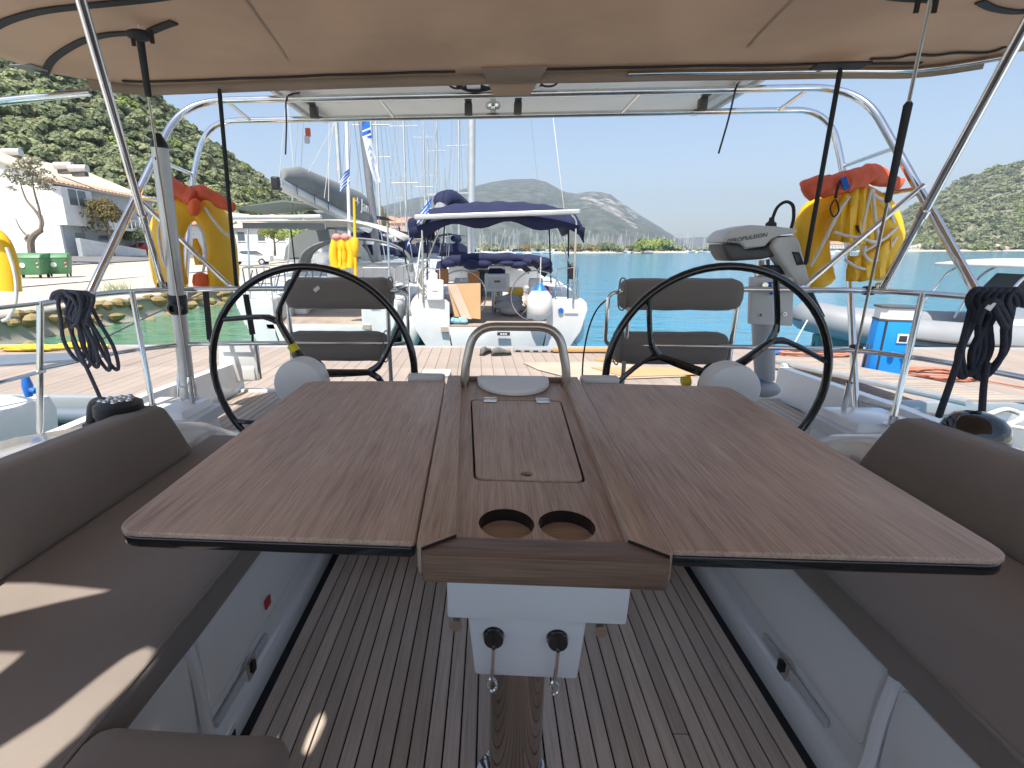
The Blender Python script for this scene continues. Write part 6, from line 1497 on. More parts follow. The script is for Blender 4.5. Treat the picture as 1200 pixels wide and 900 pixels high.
# the mountain beyond the marina, and the low ridge to its right
def range_(name, sky_, Yc, Yb, m, amp, NCm=150, NRm=40, kind='structure'):
    cols = []
    for c in range(NCm+1):
        t = c/NCm*(len(sky_)-1); x, y = poly_interp(sky_, t); top = at(x, y, Y=Yc); bot = at(x, 292, Y=Yb); bot.z = 1; col = []
        for k in range(NRm+6):
            u = k/NRm
            if u <= 1:
                p = bot.lerp(top, u); h = top.z-1
                rg = 1-abs(noise.noise(Vector((p.x*.0016, p.y*.0007, 4))))*2; rg2 = 1-abs(noise.noise(Vector((p.x*.005, p.y*.002, 7))))*2
                p.z = 1+h*(u**1.15)+amp*(rg*.6+rg2*.35)*u*(1-u)*4*min(1, h/150)*.6
                p.z = min(p.z, 1+h*(u**.75))
                if u < 1: p.z += amp*.03*noise.noise(Vector((p.x*.02, p.y*.02, 2)))*u
            else: p = top+(top-bot)*(u-1); p.z = top.z*(1-(u-1)*4)
            col.append(p)
        cols.append(col)
    nk = NRm+6
    return sheet(name, [p for c in cols for p in c], [(i*nk+k, (i+1)*nk+k, (i+1)*nk+k+1, i*nk+k+1) for i in range(NCm) for k in range(nk-1)], m, kind)
def mountain_mat():
    m = bpy.data.materials.new('mountain_maquis'); m.use_nodes = True; n = m.node_tree.nodes; l = m.node_tree.links; p = n['Principled BSDF']; p.inputs['Roughness'].default_value = .95; p.inputs['Specular IOR Level'].default_value = .1
    tc = n.new('ShaderNodeTexCoord')
    def nz(s, d, st=(1, 1, 1)):
        mp = n.new('ShaderNodeMapping'); mp.inputs['Scale'].default_value = st; l.new(tc.outputs['Object'], mp.inputs[0])
        t = n.new('ShaderNodeTexNoise'); t.inputs['Scale'].default_value = s; t.inputs['Detail'].default_value = d; l.new(mp.outputs[0], t.inputs['Vector']); return t.outputs['Fac']
    def ramp(f, a, b, c0=(0, 0, 0, 1), c1=(1, 1, 1, 1)):
        r = n.new('ShaderNodeValToRGB'); r.color_ramp.elements[0].position = a; r.color_ramp.elements[1].position = b; r.color_ramp.elements[0].color = c0; r.color_ramp.elements[1].color = c1; l.new(f, r.inputs[0]); return r.outputs[0]
    veg = ramp(nz(.012, 9), .38, .62, (.035, .050, .035, 1), (.085, .095, .075, 1))
    rock = ramp(nz(.016, 12, (1, .5, 1.6)), .50, .58)
    # bare limestone crowns the eastern shoulder and one long scree
    sp = n.new('ShaderNodeSeparateXYZ'); l.new(tc.outputs['Object'], sp.inputs[0])
    def mth(op, a, b=None, c=None):
        q = n.new('ShaderNodeMath'); q.operation = op
        for i, v in enumerate((a, b, c)):
            if v is None: continue
            if isinstance(v, (int, float)): q.inputs[i].default_value = v
            else: l.new(v, q.inputs[i])
        return q.outputs[0]
    c = at(718, 243, Y=3900); sx = mth('DIVIDE', mth('SUBTRACT', sp.outputs['X'], c.x), 330.); sz = mth('DIVIDE', mth('SUBTRACT', sp.outputs['Z'], c.z), 150.)
    d = mth('SUBTRACT', 1.25, mth('SQRT', mth('ADD', mth('MULTIPLY', sx, sx), mth('MULTIPLY', sz, sz))))
    e = mth('MINIMUM', mth('MAXIMUM', d, .0), 1.0)
    c2 = at(697, 252, Y=3700); ax = mth('SUBTRACT', sp.outputs['X'], c2.x); az = mth('SUBTRACT', sp.outputs['Z'], c2.z)
    across = mth('ABSOLUTE', mth('ADD', mth('MULTIPLY', ax, .86), mth('MULTIPLY', az, .5))); along = mth('ABSOLUTE', mth('SUBTRACT', mth('MULTIPLY', az, .86), mth('MULTIPLY', ax, .5)))
    wob = mth('MULTIPLY', mth('SUBTRACT', nz(.012, 9), .5), 190.)
    sc = mth('MULTIPLY', mth('LESS_THAN', mth('ADD', across, wob), 20.), mth('LESS_THAN', along, 150.))
    f = mth('MINIMUM', 1., mth('ADD', mth('MULTIPLY', rock, mth('ADD', .10, mth('MULTIPLY', e, .9))), mth('MULTIPLY', sc, .6)))
    mx = n.new('ShaderNodeMix'); mx.data_type = 'RGBA'; l.new(f, mx.inputs[0]); l.new(veg, mx.inputs[6]); mx.inputs[7].default_value = (.36, .33, .31, 1); l.new(mx.outputs[2], p.inputs['Base Color'])
    b = n.new('ShaderNodeBump'); b.inputs['Strength'].default_value = .8; b.inputs['Distance'].default_value = 25; l.new(nz(.02, 8), b.inputs['Height']); l.new(b.outputs[0], p.inputs['Normal']); return m
M_MTN = mountain_mat()
range_('mountain', [(300, 268), (370, 262), (420, 249), (455, 240), (490, 231), (515, 229), (545, 221), (575, 213.5), (598, 210), (625, 209.5), (640, 213), (662, 225), (675, 227), (690, 224.5), (705, 225), (716, 228), (728, 237), (750, 252), (770, 264), (790, 277), (805, 285), (818, 291)], 4200, 2300, M_MTN, 230)
range_('far_ridge', [(740, 291), (770, 283), (800, 279), (825, 277.5), (850, 279), (880, 282), (920, 286), (990, 288), (1060, 291)], 6500, 5600, M_MTN, 60, 50, 12)
# low spit with the marina
vs = []; fs = []
sp_ = [(470, 288.5, 300), (540, 291.3, 330), (600, 291.6, 380), (660, 292, 420), (720, 292.4, 450), (790, 292.4, 480), (860, 293, 520), (900, 293.2, 560), (990, 294, 600)]
for x, y, Y in sp_:
    a = at(x, 293, Y=Y); vs += [(a.x, Y-6, -.4), (a.x, Y, 1.0), (a.x, Y+60, 1.5), (a.x, Y+400, 1.6)]
for i in range(len(sp_)-1):
    for k in range(3): fs.append((i*4+k, i*4+4+k, i*4+5+k, i*4+1+k))
sheet('marina_spit', vs, fs, M_DUST, 'structure')
vs = []; fs = []
for i in range(30):
    x = 925+i*17; a = at(x, 296, Y=686); vs += [(a.x, 683, -.3), (a.x, 688, 1.6+.5*noise.noise(Vector((i*.7, 0, 0)))), (a.x, 700, 2.5)]
for i in range(29):
    for k in range(2): fs.append((i*3+k, i*3+3+k, i*3+4+k, i*3+1+k))
sheet('right_shore', vs, fs, M_DUST, 'structure')
# ================================================================== ASHORE AND AFLOAT IN THE DISTANCE
def tree(label, base, h, w, m, n=700, leaf=.07, seed=1, group=None, name='shore_tree', trunk=.28, lean=0):
    t = thing(name, label, 'tree', base, group); base = Vector(base)
    b = MB(); top = base+Vector((lean*h, 0, h*.62)); b.tube(smooth_pts([base-Vector((0, 0, .2)), base+Vector((lean*h*.2+.02*h, 0, h*.3)), top], 4), [.045*h*(1-.75*i/8) for i in range(9)], 7)
    rn = random.Random(seed)
    for k in range(5):
        a = 2*PI*k/5+rn.random(); s0 = base.lerp(top, .5+.1*k); b.tube([s0, s0+Vector((math.cos(a)*w*.35, math.sin(a)*w*.35, h*.22))], [.018*h, .006*h], 5)
    b.build('trunk', M_BARK, t)
    V = crown_data(n, seed, leaf, 8, .95)
    sx, sz = w*.55, h*(1-trunk)*.85
    V = np.stack([V[:, 0]*sx+lean*h*.8, V[:, 1]*sx, V[:, 2]*sz+h*trunk], 1)
    me = mesh_quads('crown', V); o = link('crown', me, m, t)
    return t
# --- house by the quay
hs = thing('seaside_house', 'white two-storey house with balcony and tiled roof behind the green bins', 'house')
C0 = at(67, 250, Y=46); C0.z = 0; dB = Vector((-.14, .99, 0)).normalized(); nB = Vector((.99, .14, 0)).normalized()
zg = 1.4; L = 17.5
def hz(px, py, Y): return at(px, py, Y=Y).z
z_e = hz(67, 214, 46)
wl_ = 16.
def fb(s0, s1, n0, n1, z0, z1, nm, m, par=hs, bevel=0.):
    """box on the façade: s along it, n out of it"""
    b = MB(); q = lambda s, n_, z: C0+dB*s+nB*n_+Vector((0, 0, z)); b.hexa([q(s0, n1, z0), q(s1, n1, z0), q(s1, n0, z0), q(s0, n0, z0)], [q(s0, n1, z1), q(s1, n1, z1), q(s1, n0, z1), q(s0, n0, z1)]); return b.build(nm, m, par, bevel=bevel)
# gable end faces the harbour and the sun
A0 = C0+Vector((-wl_, 0, zg-.6)); 
b = MB(); b.prism([C0+Vector((0, 0, zg-.6)), C0+Vector((0, 0, z_e)), C0+Vector((-wl_*.5, 0, z_e+3.4)), C0+Vector((-wl_, 0, z_e)), A0], (dB*.3)); b.build('gable_wall', M_WALLW, hs)
b = MB(); q0, q1 = C0+Vector((-wl_, 0, 0)), C0; b.hexa([q0+Vector((0, .3, zg-.6)), q1+Vector((0, .3, zg-.6)), q1+dB*L+Vector((0, 0, zg-.6)), q0+dB*L+Vector((0, 0, zg-.6))], [q0+Vector((0, .3, z_e)), q1+Vector((0, .3, z_e)), q1+dB*L+Vector((0, 0, z_e)), q0+dB*L+Vector((0, 0, z_e))]); b.build('body', M_WALLSH, hs)
b = MB(); E0, E1 = C0+nB*.7+Vector((0, -.5, z_e-.15)), C0+nB*.7+dB*L+Vector((0, 0, z_e-.15)); R0, R1 = C0+Vector((-wl_*.5, -.5, z_e+3.45)), C0+Vector((-wl_*.5, 0, z_e+3.45))+dB*L
up = Vector((0, 0, .22)); b.hexa([E0, E1, R1, R0], [E0+up, E1+up, R1+up, R0+up]); F0, F1 = C0+Vector((-wl_-.6, -.5, z_e-.15)), C0+Vector((-wl_-.6, 0, z_e-.15))+dB*L
b.hexa([R0, R1, F1, F0], [R0+up, R1+up, F1+up, F0+up]); b.build('roof', M_TILEL, hs)
b = MB()
for i in range(30):
    p = E0.lerp(E1, i/29)+up*.6; b.tube([p, p.lerp(R0.lerp(R1, i/29)+up, .10)], .16, 6)
b.build('eave_tiles', M_TILE, hs)
zs_, zb_ = hz(92, 266, 48), hz(92, 246, 48)
fb(-.02, 4.4, -.3, .75, zs_+.1, z_e-.3, 'bay', M_WALLW)
wn_ = fb(.7, 3.5, .73, .80, hz(75, 241, 47), hz(75, 220, 47), 'bay_window', M_WALLW)
for s0, s1 in ((.85, 2.0), (2.2, 3.35)): fb(s0, s1, .79, .82, hz(75, 240, 47), hz(75, 221, 47), 'pane', M_GLASSW, wn_)
fb(4.4, L, -.2, 1.9, zs_-.15, zs_+.12, 'balcony_slab', M_WALLW)
bl = fb(4.6, L, 1.78, 1.84, zs_+1.0, zs_+1.08, 'balcony_rail', M_WALLW)
for i in range(16): fb(4.6+i*.84, 4.68+i*.84, 1.78, 1.84, zs_+.12, zs_+1.0, 'baluster', M_WALLW, bl)
fb(4.7, 8.0, .70, 1.76, zs_+.12, zs_+.7, 'patio_chairs', M_WHITE, hs)
fb(8.2, 12.5, .0, .08, zs_+.15, zs_+2.2, 'balcony_door', M_GLASSW, hs)
for s0, s1, za, zb2 in ((1.9, 3.3, hz(84, 283, 49), hz(84, 273, 49)), (5.4, 7.6, hz(108, 293, 53), hz(108, 276, 53)), (10.5, 12.6, hz(125, 281, 55), hz(125, 279, 55))):
    w = fb(s0, s1, 0, .06, za, zb2, 'window', M_GLASSW); 
b = MB(); w0, w1 = C0+nB*1.2+dB*.0+Vector((0, 0, 0)), C0+nB*2.6+dB*9; b.hexa([w0+Vector((0, 0, zg-.5)), w0+dB*.25+nB*.25+Vector((0, 0, zg-.5)), w1+nB*.25+Vector((0, 0, zg-.5)), w1+Vector((0, 0, zg-.5))][::-1], [w0+Vector((0, 0, zg+1.9)), w0+dB*.25+nB*.25+Vector((0, 0, zg+1.9)), w1+nB*.25+Vector((0, 0, zg+.8)), w1+Vector((0, 0, zg+.8))][::-1]); _props(b.build('garden_wall', M_WALLW, None), 'low sloping white garden wall in front of the balcony house', 'wall')
for k, (px, py, lb) in enumerate(((12, 178, 'solar water heater on the house roof, leftmost of three'), (73, 194, 'solar water heater on the house roof, middle of three'), (90, 197, 'solar water heater on the house roof, rightmost of three'))):
    t = thing('water_heater', lb, 'water heater', at(px, py, Y=50), 'solar water heaters on the house roof'); c = at(px, py, Y=50)
    b = MB(); b.cyl(c+Vector((-.85, .1, 0)), c+Vector((.85, .3, 0)), .38, 14); b.build('tank', M_ALU, t)
    b = MB(); b.box(c+Vector((0, .3, -.5)), (1.4, .5, .5)); b.build('stand', M_DGREYP, t)
# --- refuse bins
def bin_(label, px0, px1, py, Y, rz):
    c = at((px0+px1)/2, py, Y=Y); w = (at(px1, py, Y=Y)-at(px0, py, Y=Y)).length*.88; c.z = g_(c.x, c.y)+.02
    t = thing('refuse_bin', label, 'bin', (0, 0, 0), 'green refuse bins on the quay')
    h = 1.02
    b = MB(); b.hexa([(-w*.42, -.42, .16), (w*.42, -.42, .16), (w*.42, .42, .16), (-w*.42, .42, .16)], [(-w/2, -.52, h), (w/2, -.52, h), (w/2, .52, h), (-w/2, .52, h)]); b.build('body', M_BINS, t, bevel=.04, seg=3)
    b = MB(); b.hexa([(-w*.52, -.55, h), (w*.52, -.55, h), (w*.52, .55, h), (-w*.52, .55, h)], [(-w*.5, -.35, h+.20), (w*.5, -.35, h+.20), (w*.5, .45, h+.26), (-w*.5, .45, h+.26)]); b.build('lid', M_BINS, t, bevel=.04, seg=3)
    for x in (-w*.36, w*.36):
        for y in (-.34, .34): b = MB(); b.lathe([(.03, -.03), (.09, -.03), (.09, .03), (.03, .03)], (x, y, .09), 'X', 12); b.build('wheel', M_RUBBER, t)
    for i in range(4):
        b = MB(); x = w*.40; z = .52+.10*i; b.hexa([(x-.05, -.512-.0*i, z), (x+.05, -.512, z+.04), (x+.05, -.505, z+.04), (x-.05, -.505, z)], [(x-.05, -.52, z+.05), (x+.05, -.52, z+.09), (x+.05, -.51, z+.09), (x-.05, -.51, z+.05)]); b.build('warning_stripe', M_RED if i % 2 else M_WPRINT, t)
    b = MB(); b.lathe([(.13, 0), (.13, -.008)], (-.05, -.485, .66), 'Y', 18); b.build('round_emblem', M_WPRINT, t)
    t.location = c; t.rotation_euler = (0, 0, rz); return t
bin_('green refuse bin with striped corner tape, nearer of two on the quay', 18, 57, 324, 24.6, R(14))
bin_('green refuse bin standing behind and right of the striped bin', 56, 83, 321, 25.6, R(30))
# --- bare tree and shrubs in front of the house
bt = thing('bare_tree', 'sparse grey-leaved tree with forked bare trunk against the white house wall', 'tree', at(38, 300, Y=36)); bs_ = at(38, 305, Y=36); bs_.z = g_(bs_.x, bs_.y)-.1
J = lambda px, py: at(px, py, Y=36)
b = MB()
for P, r0, r1 in (([bs_, J(36, 285), J(40, 276), J(48, 270)], .26, .20), ([J(48, 270), J(48, 258), J(40, 245), J(32, 236), J(27, 225), J(22, 208)], .14, .03), ([J(48, 258), J(45, 242), J(41, 228), J(38, 212), J(40, 198)], .10, .03), ([J(40, 276), J(32, 276), J(24, 268), J(18, 256)], .10, .03), ([J(48, 268), J(51, 262), J(49, 252)], .08, .04), ([J(34, 284), J(30, 280), J(34, 275)], .12, .08)):
    n = len(smooth_pts(P, 4)); b.tube(smooth_pts(P, 4), [r0+(r1-r0)*i/(n-1) for i in range(n)], 7)
b.build('trunk', M_BARK, bt)
V = []; rs = np.random.RandomState(5)
for px, py, r_ in ((20, 208, 1.0), (30, 203, 1.1), (40, 206, 1.0), (50, 216, .9), (57, 222, .7), (24, 217, .7), (44, 220, .8), (36, 196, .8), (16, 214, .5), (14, 223, .4)):
    v = crown_data(210, int(px*3+py), .055, 5, 1.)*r_*1.3; V.append(v+np.array(J(px, py))-np.array(bt.location)-np.array([0, 0, r_*.4]))
link('crown', mesh_quads('crown', np.concatenate(V)), leafm('grey_olive_foliage', (.30, .29, .20), (.16, .15, .10)), bt)
for k, (px, py, Y, h, w, m, lb) in enumerate(((127, 272, 50, 6.2, 4.6, M_LEAFY, 'yellowish small tree in front of the house balcony'), (152, 275, 66, 6.5, 4.5, M_LEAFY, 'dry-leaved tree behind the steel bimini tube'), (160, 290, 56, 4., 4., M_LEAFD, 'dark shrub at the right end of the house'), (350, 300, 62, 5, 6, M_LEAFB, 'fresh green tree behind the sprayhood of the grey-canvas yacht'), (322, 296, 66, 4.5, 4.5, M_LEAFB, 'green shrub left of the grey sprayhood'), (437, 300, 95, 7.5, 3.6, M_LEAFB, 'pale green tree behind the danbuoy'), (452, 292, 150, 16, 3.4, M_LEAFY, 'slim yellow-green poplar on the shore behind the moored boats'), (505, 290, 210, 8, 10, M_LEAFB, 'rounded green tree on the shore left of the navy bimini'), (262, 280, 84, 6, 9, M_LEAF, 'olive tree above the left horseshoe buoy'), (300, 280, 96, 6, 9, M_LEAFD, 'dark tree just left of the grey sail bag'))):
    q = at(px, py, Y=Y); q.z = min(q.z, 1.6) if q.z < 4 else q.z-2
    tree(lb, q, h, w, m, 1900, .034, 40+k, None, 'quay_tree')
gt = thing('grass_tuft', 'tuft of dry grass at the edge of the quay', 'grass', at(137, 322, Y=15)); b = MB(); c = at(137, 334, Y=15); c.z = g_(c.x, 15)-.05
for i in range(90):
    a = random.random()*6.28; r_ = random.random()*.55; p = c+Vector((r_*math.cos(a), .5*r_*math.sin(a), 0)); q = p+Vector((random.uniform(-.3, .3), random.uniform(-.2, .2), random.uniform(.25, .65))); b.add([p-Vector((.012, 0, 0)), p+Vector((.012, 0, 0)), q], [(0, 1, 2)])
b.build('blades', M_LEAFB, gt, smooth=0)
# --- cars
def car(label, loc, rz, m, group='cars parked behind the quay'):
    t = thing('parked_car', label, 'car', (0, 0, 0), group)
    prof = [(-2.1, .35), (-2.12, .75), (-1.95, .92), (-1.15, .98), (-.55, 1.42), (.95, 1.45), (1.65, 1.02), (2.08, .92), (2.12, .5), (2.05, .32)]
    b = MB(); b.loft([[Vector((x, y*(.86 if z > 1.0 else 1), z)) for x, z in prof] for y in (-.85, .85)]); b.build('body', m, t, bevel=.08, seg=3)
    b = MB(); b.loft([[Vector((x, y, z)) for x, z in ((-1.0, 1.02), (-.5, 1.36), (.88, 1.38), (1.45, 1.03))] for y in (-.80, .80)]); b.build('window', M_GLASSW, t)
    for x in (-1.3, 1.32):
        for y in (-.80, .80):
            b = MB(); b.lathe([(.1, -.1), (.31, -.1), (.32, 0), (.31, .1), (.1, .1)], (x, y, .32), 'Y', 16); w = b.build('wheel', M_RUBBER, t); b = MB(); b.lathe([(.05, -.005), (.19, 0)], (x, y*1.13, .32), 'Y', 12); b.build('rim', M_ALU, w)
    for y in (-.6, .6): b = MB(); b.box((-2.10, y, .68), (.06, .3, .14)); b.build('headlight', M_WPRINT, t)
    t.location = loc; t.rotation_euler = (0, 0, rz); return t
for px, Y, rz, m, lb in ((292, 47, R(12), M_WALLW, 'white car parked on the quay right of the left horseshoe buoy'), (172, 58, R(70), M_RED, 'dark red car parked beyond the house'), (155, 60, R(75), M_WGLAS, 'dark car parked beside the red car'), (437, 110, R(8), M_WALLW, 'white van-like car on the shore right of the danbuoy')):
    q = at(px, 300, Y=Y); q.z = g_(q.x, Y)+.07; car(lb, q, rz, m)
# --- further houses
def house(label, px, Y, w, d, h, rz, wall, roof, zb=None, group='houses along the shore'):
    c = at(px, 292, Y=Y); z = (1.5 if zb is None else at(px, zb, Y=Y).z)
    t = thing('shore_house', label, 'house', (0, 0, 0), group)
    b = MB(); b.box((0, 0, h/2-1), (w, d, h+2)); b.build('wall', wall, t)
    b = MB(); b.loft([[Vector((s*(w/2+.5), y, h)) for s in (-1, 1)][:1]+[Vector((0, y*.7, h+w*.16)), Vector((w/2+.5, y, h))]+[Vector((w/2+.5, y, h-.15)), Vector((-w/2-.5, y, h-.15))] for y in (-d/2-.5, d/2+.5)]); b.build('roof', roof, t)
    nw = max(2, int(w/3.2))
    for fl in range(max(1, int(h/3))):
        for i in range(nw):
            x = -w/2+(i+.5)*w/nw; b = MB(); b.box((x, -d/2-.02, fl*3+1.7), (1.1, .08, 1.4)); wd = b.build('window', M_GLASSW, t); b = MB(); b.box((x, -d/2-.05, fl*3+.95), (1.4, .14, .12)); b.build('sill', M_WALLW, wd)
    if h > 5: b = MB(); b.box((0, -d/2-.7, 3.0), (w*.9, 1.3, .2)); b.build('balcony', M_WALLW, t)
    t.location = (c.x, c.y, z); t.rotation_euler = (0, 0, rz)
M_WALLP = mat('pink_render', (.60, .40, .33), .85, var=.05); M_WALLB = mat('beige_render', (.56, .49, .40), .85, var=.05)
for k, (px, Y, w, d, h, rz, wa, ro, zb, lb) in enumerate((
    (195, 72, 11, 8, 3.2, R(-15), M_WALLW, M_TILE, 290, 'white house with terracotta roof behind the aluminium post'), (228, 85, 12, 9, 3.4, R(-10), M_WALLW, M_TILE, 290, 'white house seen between the legs of the left horseshoe buoy'),
    (330, 84, 13, 9, 3.2, R(5), M_WALLW, M_TILEL, 290, 'white house with pale roof left of the grey sprayhood'), (282, 92, 12, 9, 4.2, R(-8), M_WALLB, M_TILEL, 289, 'beige house above the white parked car'), (375, 98, 14, 9, 3.4, R(0), M_WALLB, M_TILEL, 290, 'beige house behind the grey sprayhood'),
    (420, 130, 12, 10, 3.4, R(4), M_WALLP, M_TILE, 289, 'pink house behind the small yellow lifebuoys'), (462, 190, 16, 11, 8.5, R(-6), M_WALLP, M_TILE, 289, 'pink house with terracotta roof above the moored boats, left'), (478, 205, 15, 11, 9.5, R(8), M_WALLB, M_TILE, 289, 'beige house with terracotta roof above the moored boats, middle'), (493, 222, 15, 10, 7.5, R(0), M_WALLP, M_TILE, 290, 'low pink house above the moored boats, right'), (446, 165, 12, 9, 6, R(3), M_WALLW, M_TILE, 289, 'white house with terracotta roof above the moored boats'),
    (1163, 700, 26, 16, 5.5, R(0), M_WALLP, M_TILEL, 295, 'pink terracotta-roofed house on the right shore'), (1076, 705, 34, 16, 6, R(4), M_WALLB, M_TILEL, 295, 'pale beige house on the right shore behind the steel tubes'), (1052, 700, 22, 16, 6, R(-4), M_WALLW, M_TILEL, 296, 'small white house on the right shore next to the beige one'), (976, 640, 22, 14, 8, R(0), M_WALLB, M_TILE, 294, 'beige building on the far shore seen through the right horseshoe buoy'))):
    house(lb, px, Y, w, d, h, rz, wa, ro, zb)
# white villas on the mountain foot
for k in range(26):
    px = 640+rnd.uniform(0, 90)+(k % 3)*12; py = 281-rnd.random()*rnd.random()*16; Y = 2350+ (290-py)*35
    q = at(px, py, Y=Y); b = MB(); b.box((0, 0, 4), (20, 16, 10)); b.mat(1).prism([(-11, -9, 9), (11, -9, 9), (0, -9, 13)], (0, 18, 0)); o = b.build('hillside_villa', [M_WALLW, M_TILE], None, smooth=0); o.location = q
    _props(o, 'tiny white villa on the foot of the far mountain', 'house', 'white villas on the mountain foot')
# --- trees on the spit
shore_protos = [mesh_quads('shore_tree', crown_data(420, 70+i, .13, 8, .9)) for i in range(4)]
for me, m in zip(shore_protos, (M_LEAFB, M_LEAF, M_LEAFD, M_LEAFY)): me.materials.append(m)
def st(px, Y, w, h, k, label, grp):
    q = at(px, 292, Y=Y); o = bpy.data.objects.new('shore_tree', shore_protos[k]); COL.objects.link(o); o.location = (q.x, Y, .6); o.scale = (w/2, w/2, h); o.rotation_euler = (0, 0, rnd.uniform(0, 6)); _props(o, label, 'tree', grp)
for i in range(9): st(750+i*5.4+rnd.uniform(-2, 2), 446+rnd.uniform(-8, 12), 11+rnd.uniform(0, 5), 8.5+rnd.uniform(0, 4.5)-abs(i-3)*.5, 0 if i < 6 else 1, 'bright green tree in the clump on the spit right of the masts', 'bright trees of the spit')
for i in range(34): st(560+i*6.2+rnd.uniform(-3, 3), 405+i*1.6+rnd.uniform(0, 40), 9+rnd.uniform(0, 6), 5+rnd.uniform(0, 4.5), (kk := rnd.choice((1, 1, 2, 3, 3))), ('', 'olive green tree in the row along the marina spit', 'dark green tree in the row along the marina spit', 'dry yellowish tree in the row along the marina spit')[kk], 'trees along the marina spit')
for i in range(12): st(800+i*9+rnd.uniform(-3, 3), 520+rnd.uniform(0, 40), 9, 4.5+rnd.uniform(0, 3), rnd.choice((1, 2)), 'small dark tree on the far end of the marina spit', 'small trees at the spit end')
for i in range(16): st(1005+i*13+rnd.uniform(-3, 3), 694+rnd.uniform(0, 12), 14+rnd.uniform(0, 8), 7+rnd.uniform(0, 6), rnd.choice((1, 2, 2)), 'dark shoreline tree at the foot of the right hill', 'trees at the foot of the right hill')
# --- moored yachts: prototypes of one mesh each
def moored(seed, L=12, hm=16., cover=M_NAVY, hullm=M_GELW, mr=1.):
    b = MB(); hb = L*.155
    rings = []
    for y, k in ((0, .85), (.15, 1.), (.45, 1.05), (.75, .7), (.93, .25), (1, .02)):
        w = hb*k; z = L*.085+L*.03*y; rings.append([Vector((-w*.6, y*L, -.2)), Vector((-w*.95, y*L, .3)), Vector((-w, y*L, z)), Vector((-w*.4, y*L, z+.08)), Vector((w*.4, y*L, z+.08)), Vector((w, y*L, z)), Vector((w*.95, y*L, .3)), Vector((w*.6, y*L, -.2))])
    b.loft(rings); zd = L*.1
    b.loft([[Vector((-w, y, zd-.1)), Vector((-w*.8, y, zd+.5)), Vector((w*.8, y, zd+.5)), Vector((w, y, zd-.1))] for y, w in ((L*.33, hb*.65), (L*.72, hb*.35))])
    b.mat(1).tube([(0, L*.55, zd), (0, L*.55, hm)], [.10*mr, .075*mr], 6); b.tube([(0, L*.18, zd+1.35), (0, L*.55, zd+1.5)], .09, 6)
    for z in (hm*.45, hm*.7): b.tube([(-.9, L*.55, z), (.9, L*.55, z)], .03, 4)
    for p in ((0, .1, zd), (0, L*.99, zd+.3), (-hb, L*.5, zd), (hb, L*.5, zd)): b.tube([p, (0, L*.55, hm-.3)], .10 if mr > 1.5 and p[1] > L*.9 else .018, 4)
    b.mat(2).loft([[Vector((.22*k*math.cos(2*PI*i/8), y, zd+1.65+.30*k*math.sin(2*PI*i/8))) for i in range(8)] for y, k in ((L*.19, .5), (L*.3, 1), (L*.54, 1.1))])
    b.loft([[Vector((hb*.75*math.cos(PI*i/8), y, zd+.4+1.0*k*math.sin(PI*i/8))) for i in range(9)] for y, k in ((L*.30, 1.), (L*.38, 1.), (L*.44, .4))])
    b.loft([[Vector((-hb*.8, y, zd+1.75)), Vector((0, y, zd+1.95)), Vector((hb*.8, y, zd+1.75)), Vector((0, y, zd+1.9))] for y in (.3, L*.24)])
    b.mat(3).box((0, L*.52, zd+.25), (hb*1.02, L*.22, .16))
    o = b.build('moored_yacht', [hullm, M_ALU, cover, M_GLASSW], None, smooth=30); return o
moor = [moored(1, 12, 16.5), moored(2, 11, 15, M_GREYC), moored(3, 13, 18, M_LGREYC), moored(4, 10, 13.5, M_NAVY), moored(5, 12, 17, M_NAVY, M_GELW, 2.), moored(6, 11, 15.5, M_GREYC, M_GELW, 2.), moored(7, 13, 19, M_LGREYC, M_GELW, 2.), moored(8, 10, 14.5, M_NAVY, M_GELW, 2.)]
mdat = [o.data for o in moor]
for o in moor: bpy.data.objects.remove(o)
def mo(px, Y, k, rz, label, grp, s=1., zoff=0):
    q = at(px, 292, Y=Y); o = bpy.data.objects.new('moored_yacht', mdat[k]); COL.objects.link(o); o.rotation_euler = (0, 0, rz); o.scale = (s, s, s)
    # the mast, not the stern, stands at the surveyed pixel
    d = Matrix.Rotation(rz, 3, 'Z') @ Vector((0, .55*(12, 11, 13, 10)[k % 4]*s, 0)); o.location = (q.x-d.x, Y-d.y, 0); _props(o, label, 'sailing yacht', grp)
near = [(437, 24, 1, 'first of the row beyond the grey-canvas yacht'), (461, 30, 0, 'navy-covered, in the row beyond the grey-canvas yacht'), (470, 42, 2, 'pale-covered, in the row beyond the grey-canvas yacht'), (489, 38, 3, 'small navy-covered, left of the greek flag'), (502, 52, 0, 'navy-covered, directly behind the greek flag'), (508, 66, 1, 'grey-covered, behind the navy sail cover'), (519, 58, 0, 'navy-covered, behind the navy sail cover'), (527, 80, 3, 'small, with its mast left of the tall twin masts'), (547, 44, 3, 'whose mast is the right one of the tall twin masts'), (553, 95, 0, 'far off, right of the tall twin masts'), (478, 90, 1, 'small, near the shore houses')]
for i, (px, Y, k, tx) in enumerate(near): mo(px, Y, k, R(-5+10*random.random()), 'white moored yacht '+tx, 'yachts moored along the quay')
for i in range(96):
    px = 556+i*3.12+rnd.uniform(-2.5, 2.5); Y = (350 if px < 640 else 400)+rnd.uniform(0, 120)+(px-556)*.28
    if 752 < px < 790 and rnd.random() < .5: Y += 90
    k = 4+rnd.randrange(4); mo(px, Y, k, rnd.uniform(0, 6.28), 'small white sailing yacht with %s covers in the marina across the bay' % ('navy', 'grey', 'pale', 'navy')[k-4], 'yachts in the marina across the bay', rnd.uniform(.85, 1.15))
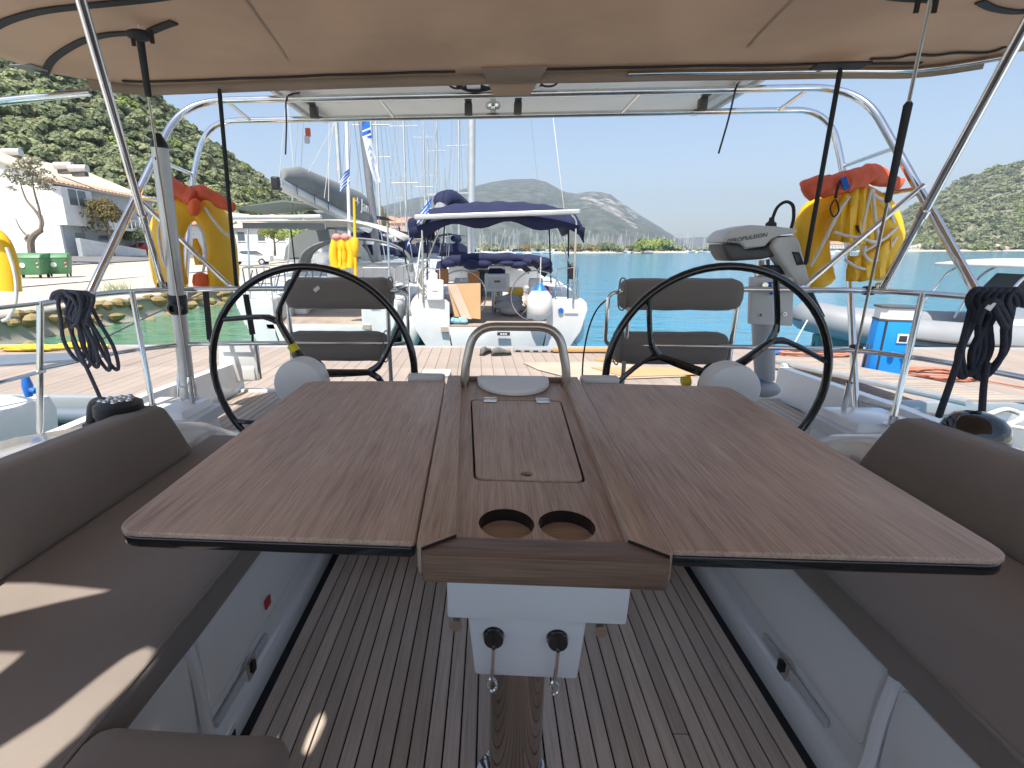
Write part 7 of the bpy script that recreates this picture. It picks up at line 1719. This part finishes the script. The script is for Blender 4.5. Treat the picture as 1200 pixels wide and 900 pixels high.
for i in range(12): mo(860+i*12+rnd.uniform(-4, 4), 560+rnd.uniform(0, 60), 4+rnd.randrange(4), rnd.uniform(0, 6.28), 'tiny white sailing yacht off the far end of the spit', 'yachts off the far end of the spit', rnd.uniform(.8, 1.))
# motor boats on the bay
for px, Y, lb in ((765, 330, 'small dark motor boat off the spit under the bright trees'), (978, 250, 'small white launch seen through the right horseshoe buoy'), (960, 330, 'white launch further out left of the pair through the horseshoe buoy')):
    q = at(px, 294, Y=Y); t = thing('motor_boat', lb, 'motor boat', (0, 0, 0))
    b = MB(); b.loft([[Vector((-w, y, -.1)), Vector((-w, y, .9)), Vector((w, y, .9)), Vector((w, y, -.1))] for y, w in ((0, 1.1), (3.5, 1.2), (6, .7), (7, .05))]); b.build('hull', M_GELW if Y != 330 or px > 900 else M_DGREYP, t)
    b = MB(); b.box((0, 2.8, 1.4), (1.6, 2.2, 1.0)); b.build('cabin', M_GELW, t, bevel=.1); b = MB(); b.box((0, 2.8, 1.55), (1.62, 2.0, .4)); b.build('window', M_GLASSW, t)
    t.location = (q.x, Y, 0); t.rotation_euler = (0, 0, R(75))
# ------------------------------------------------------------------ the sea air
hb_ = bpy.data.meshes.new('haze'); X_, Ya_, Yb_, Z_ = 8800, -280, 8800, 900
hb_.from_pydata([(x, y, z) for x in (-X_, X_) for y in (Ya_, Yb_) for z in (-1.2, Z_)], [], [(0, 1, 3, 2), (4, 6, 7, 5), (0, 4, 5, 1), (2, 3, 7, 6), (0, 2, 6, 4), (1, 5, 7, 3)])
hm_ = bpy.data.materials.new('haze'); hm_.use_nodes = True; nt = hm_.node_tree; nt.nodes.remove(nt.nodes['Principled BSDF']); pv = nt.nodes.new('ShaderNodeVolumePrincipled')
pv.inputs['Color'].default_value = (.80, .90, 1, 1); pv.inputs['Density'].default_value = .00016; pv.inputs['Anisotropy'].default_value = .2
nt.links.new(pv.outputs[0], nt.nodes['Material Output'].inputs['Volume'])
ho = link('haze', hb_, hm_); ho['kind'] = 'stuff'
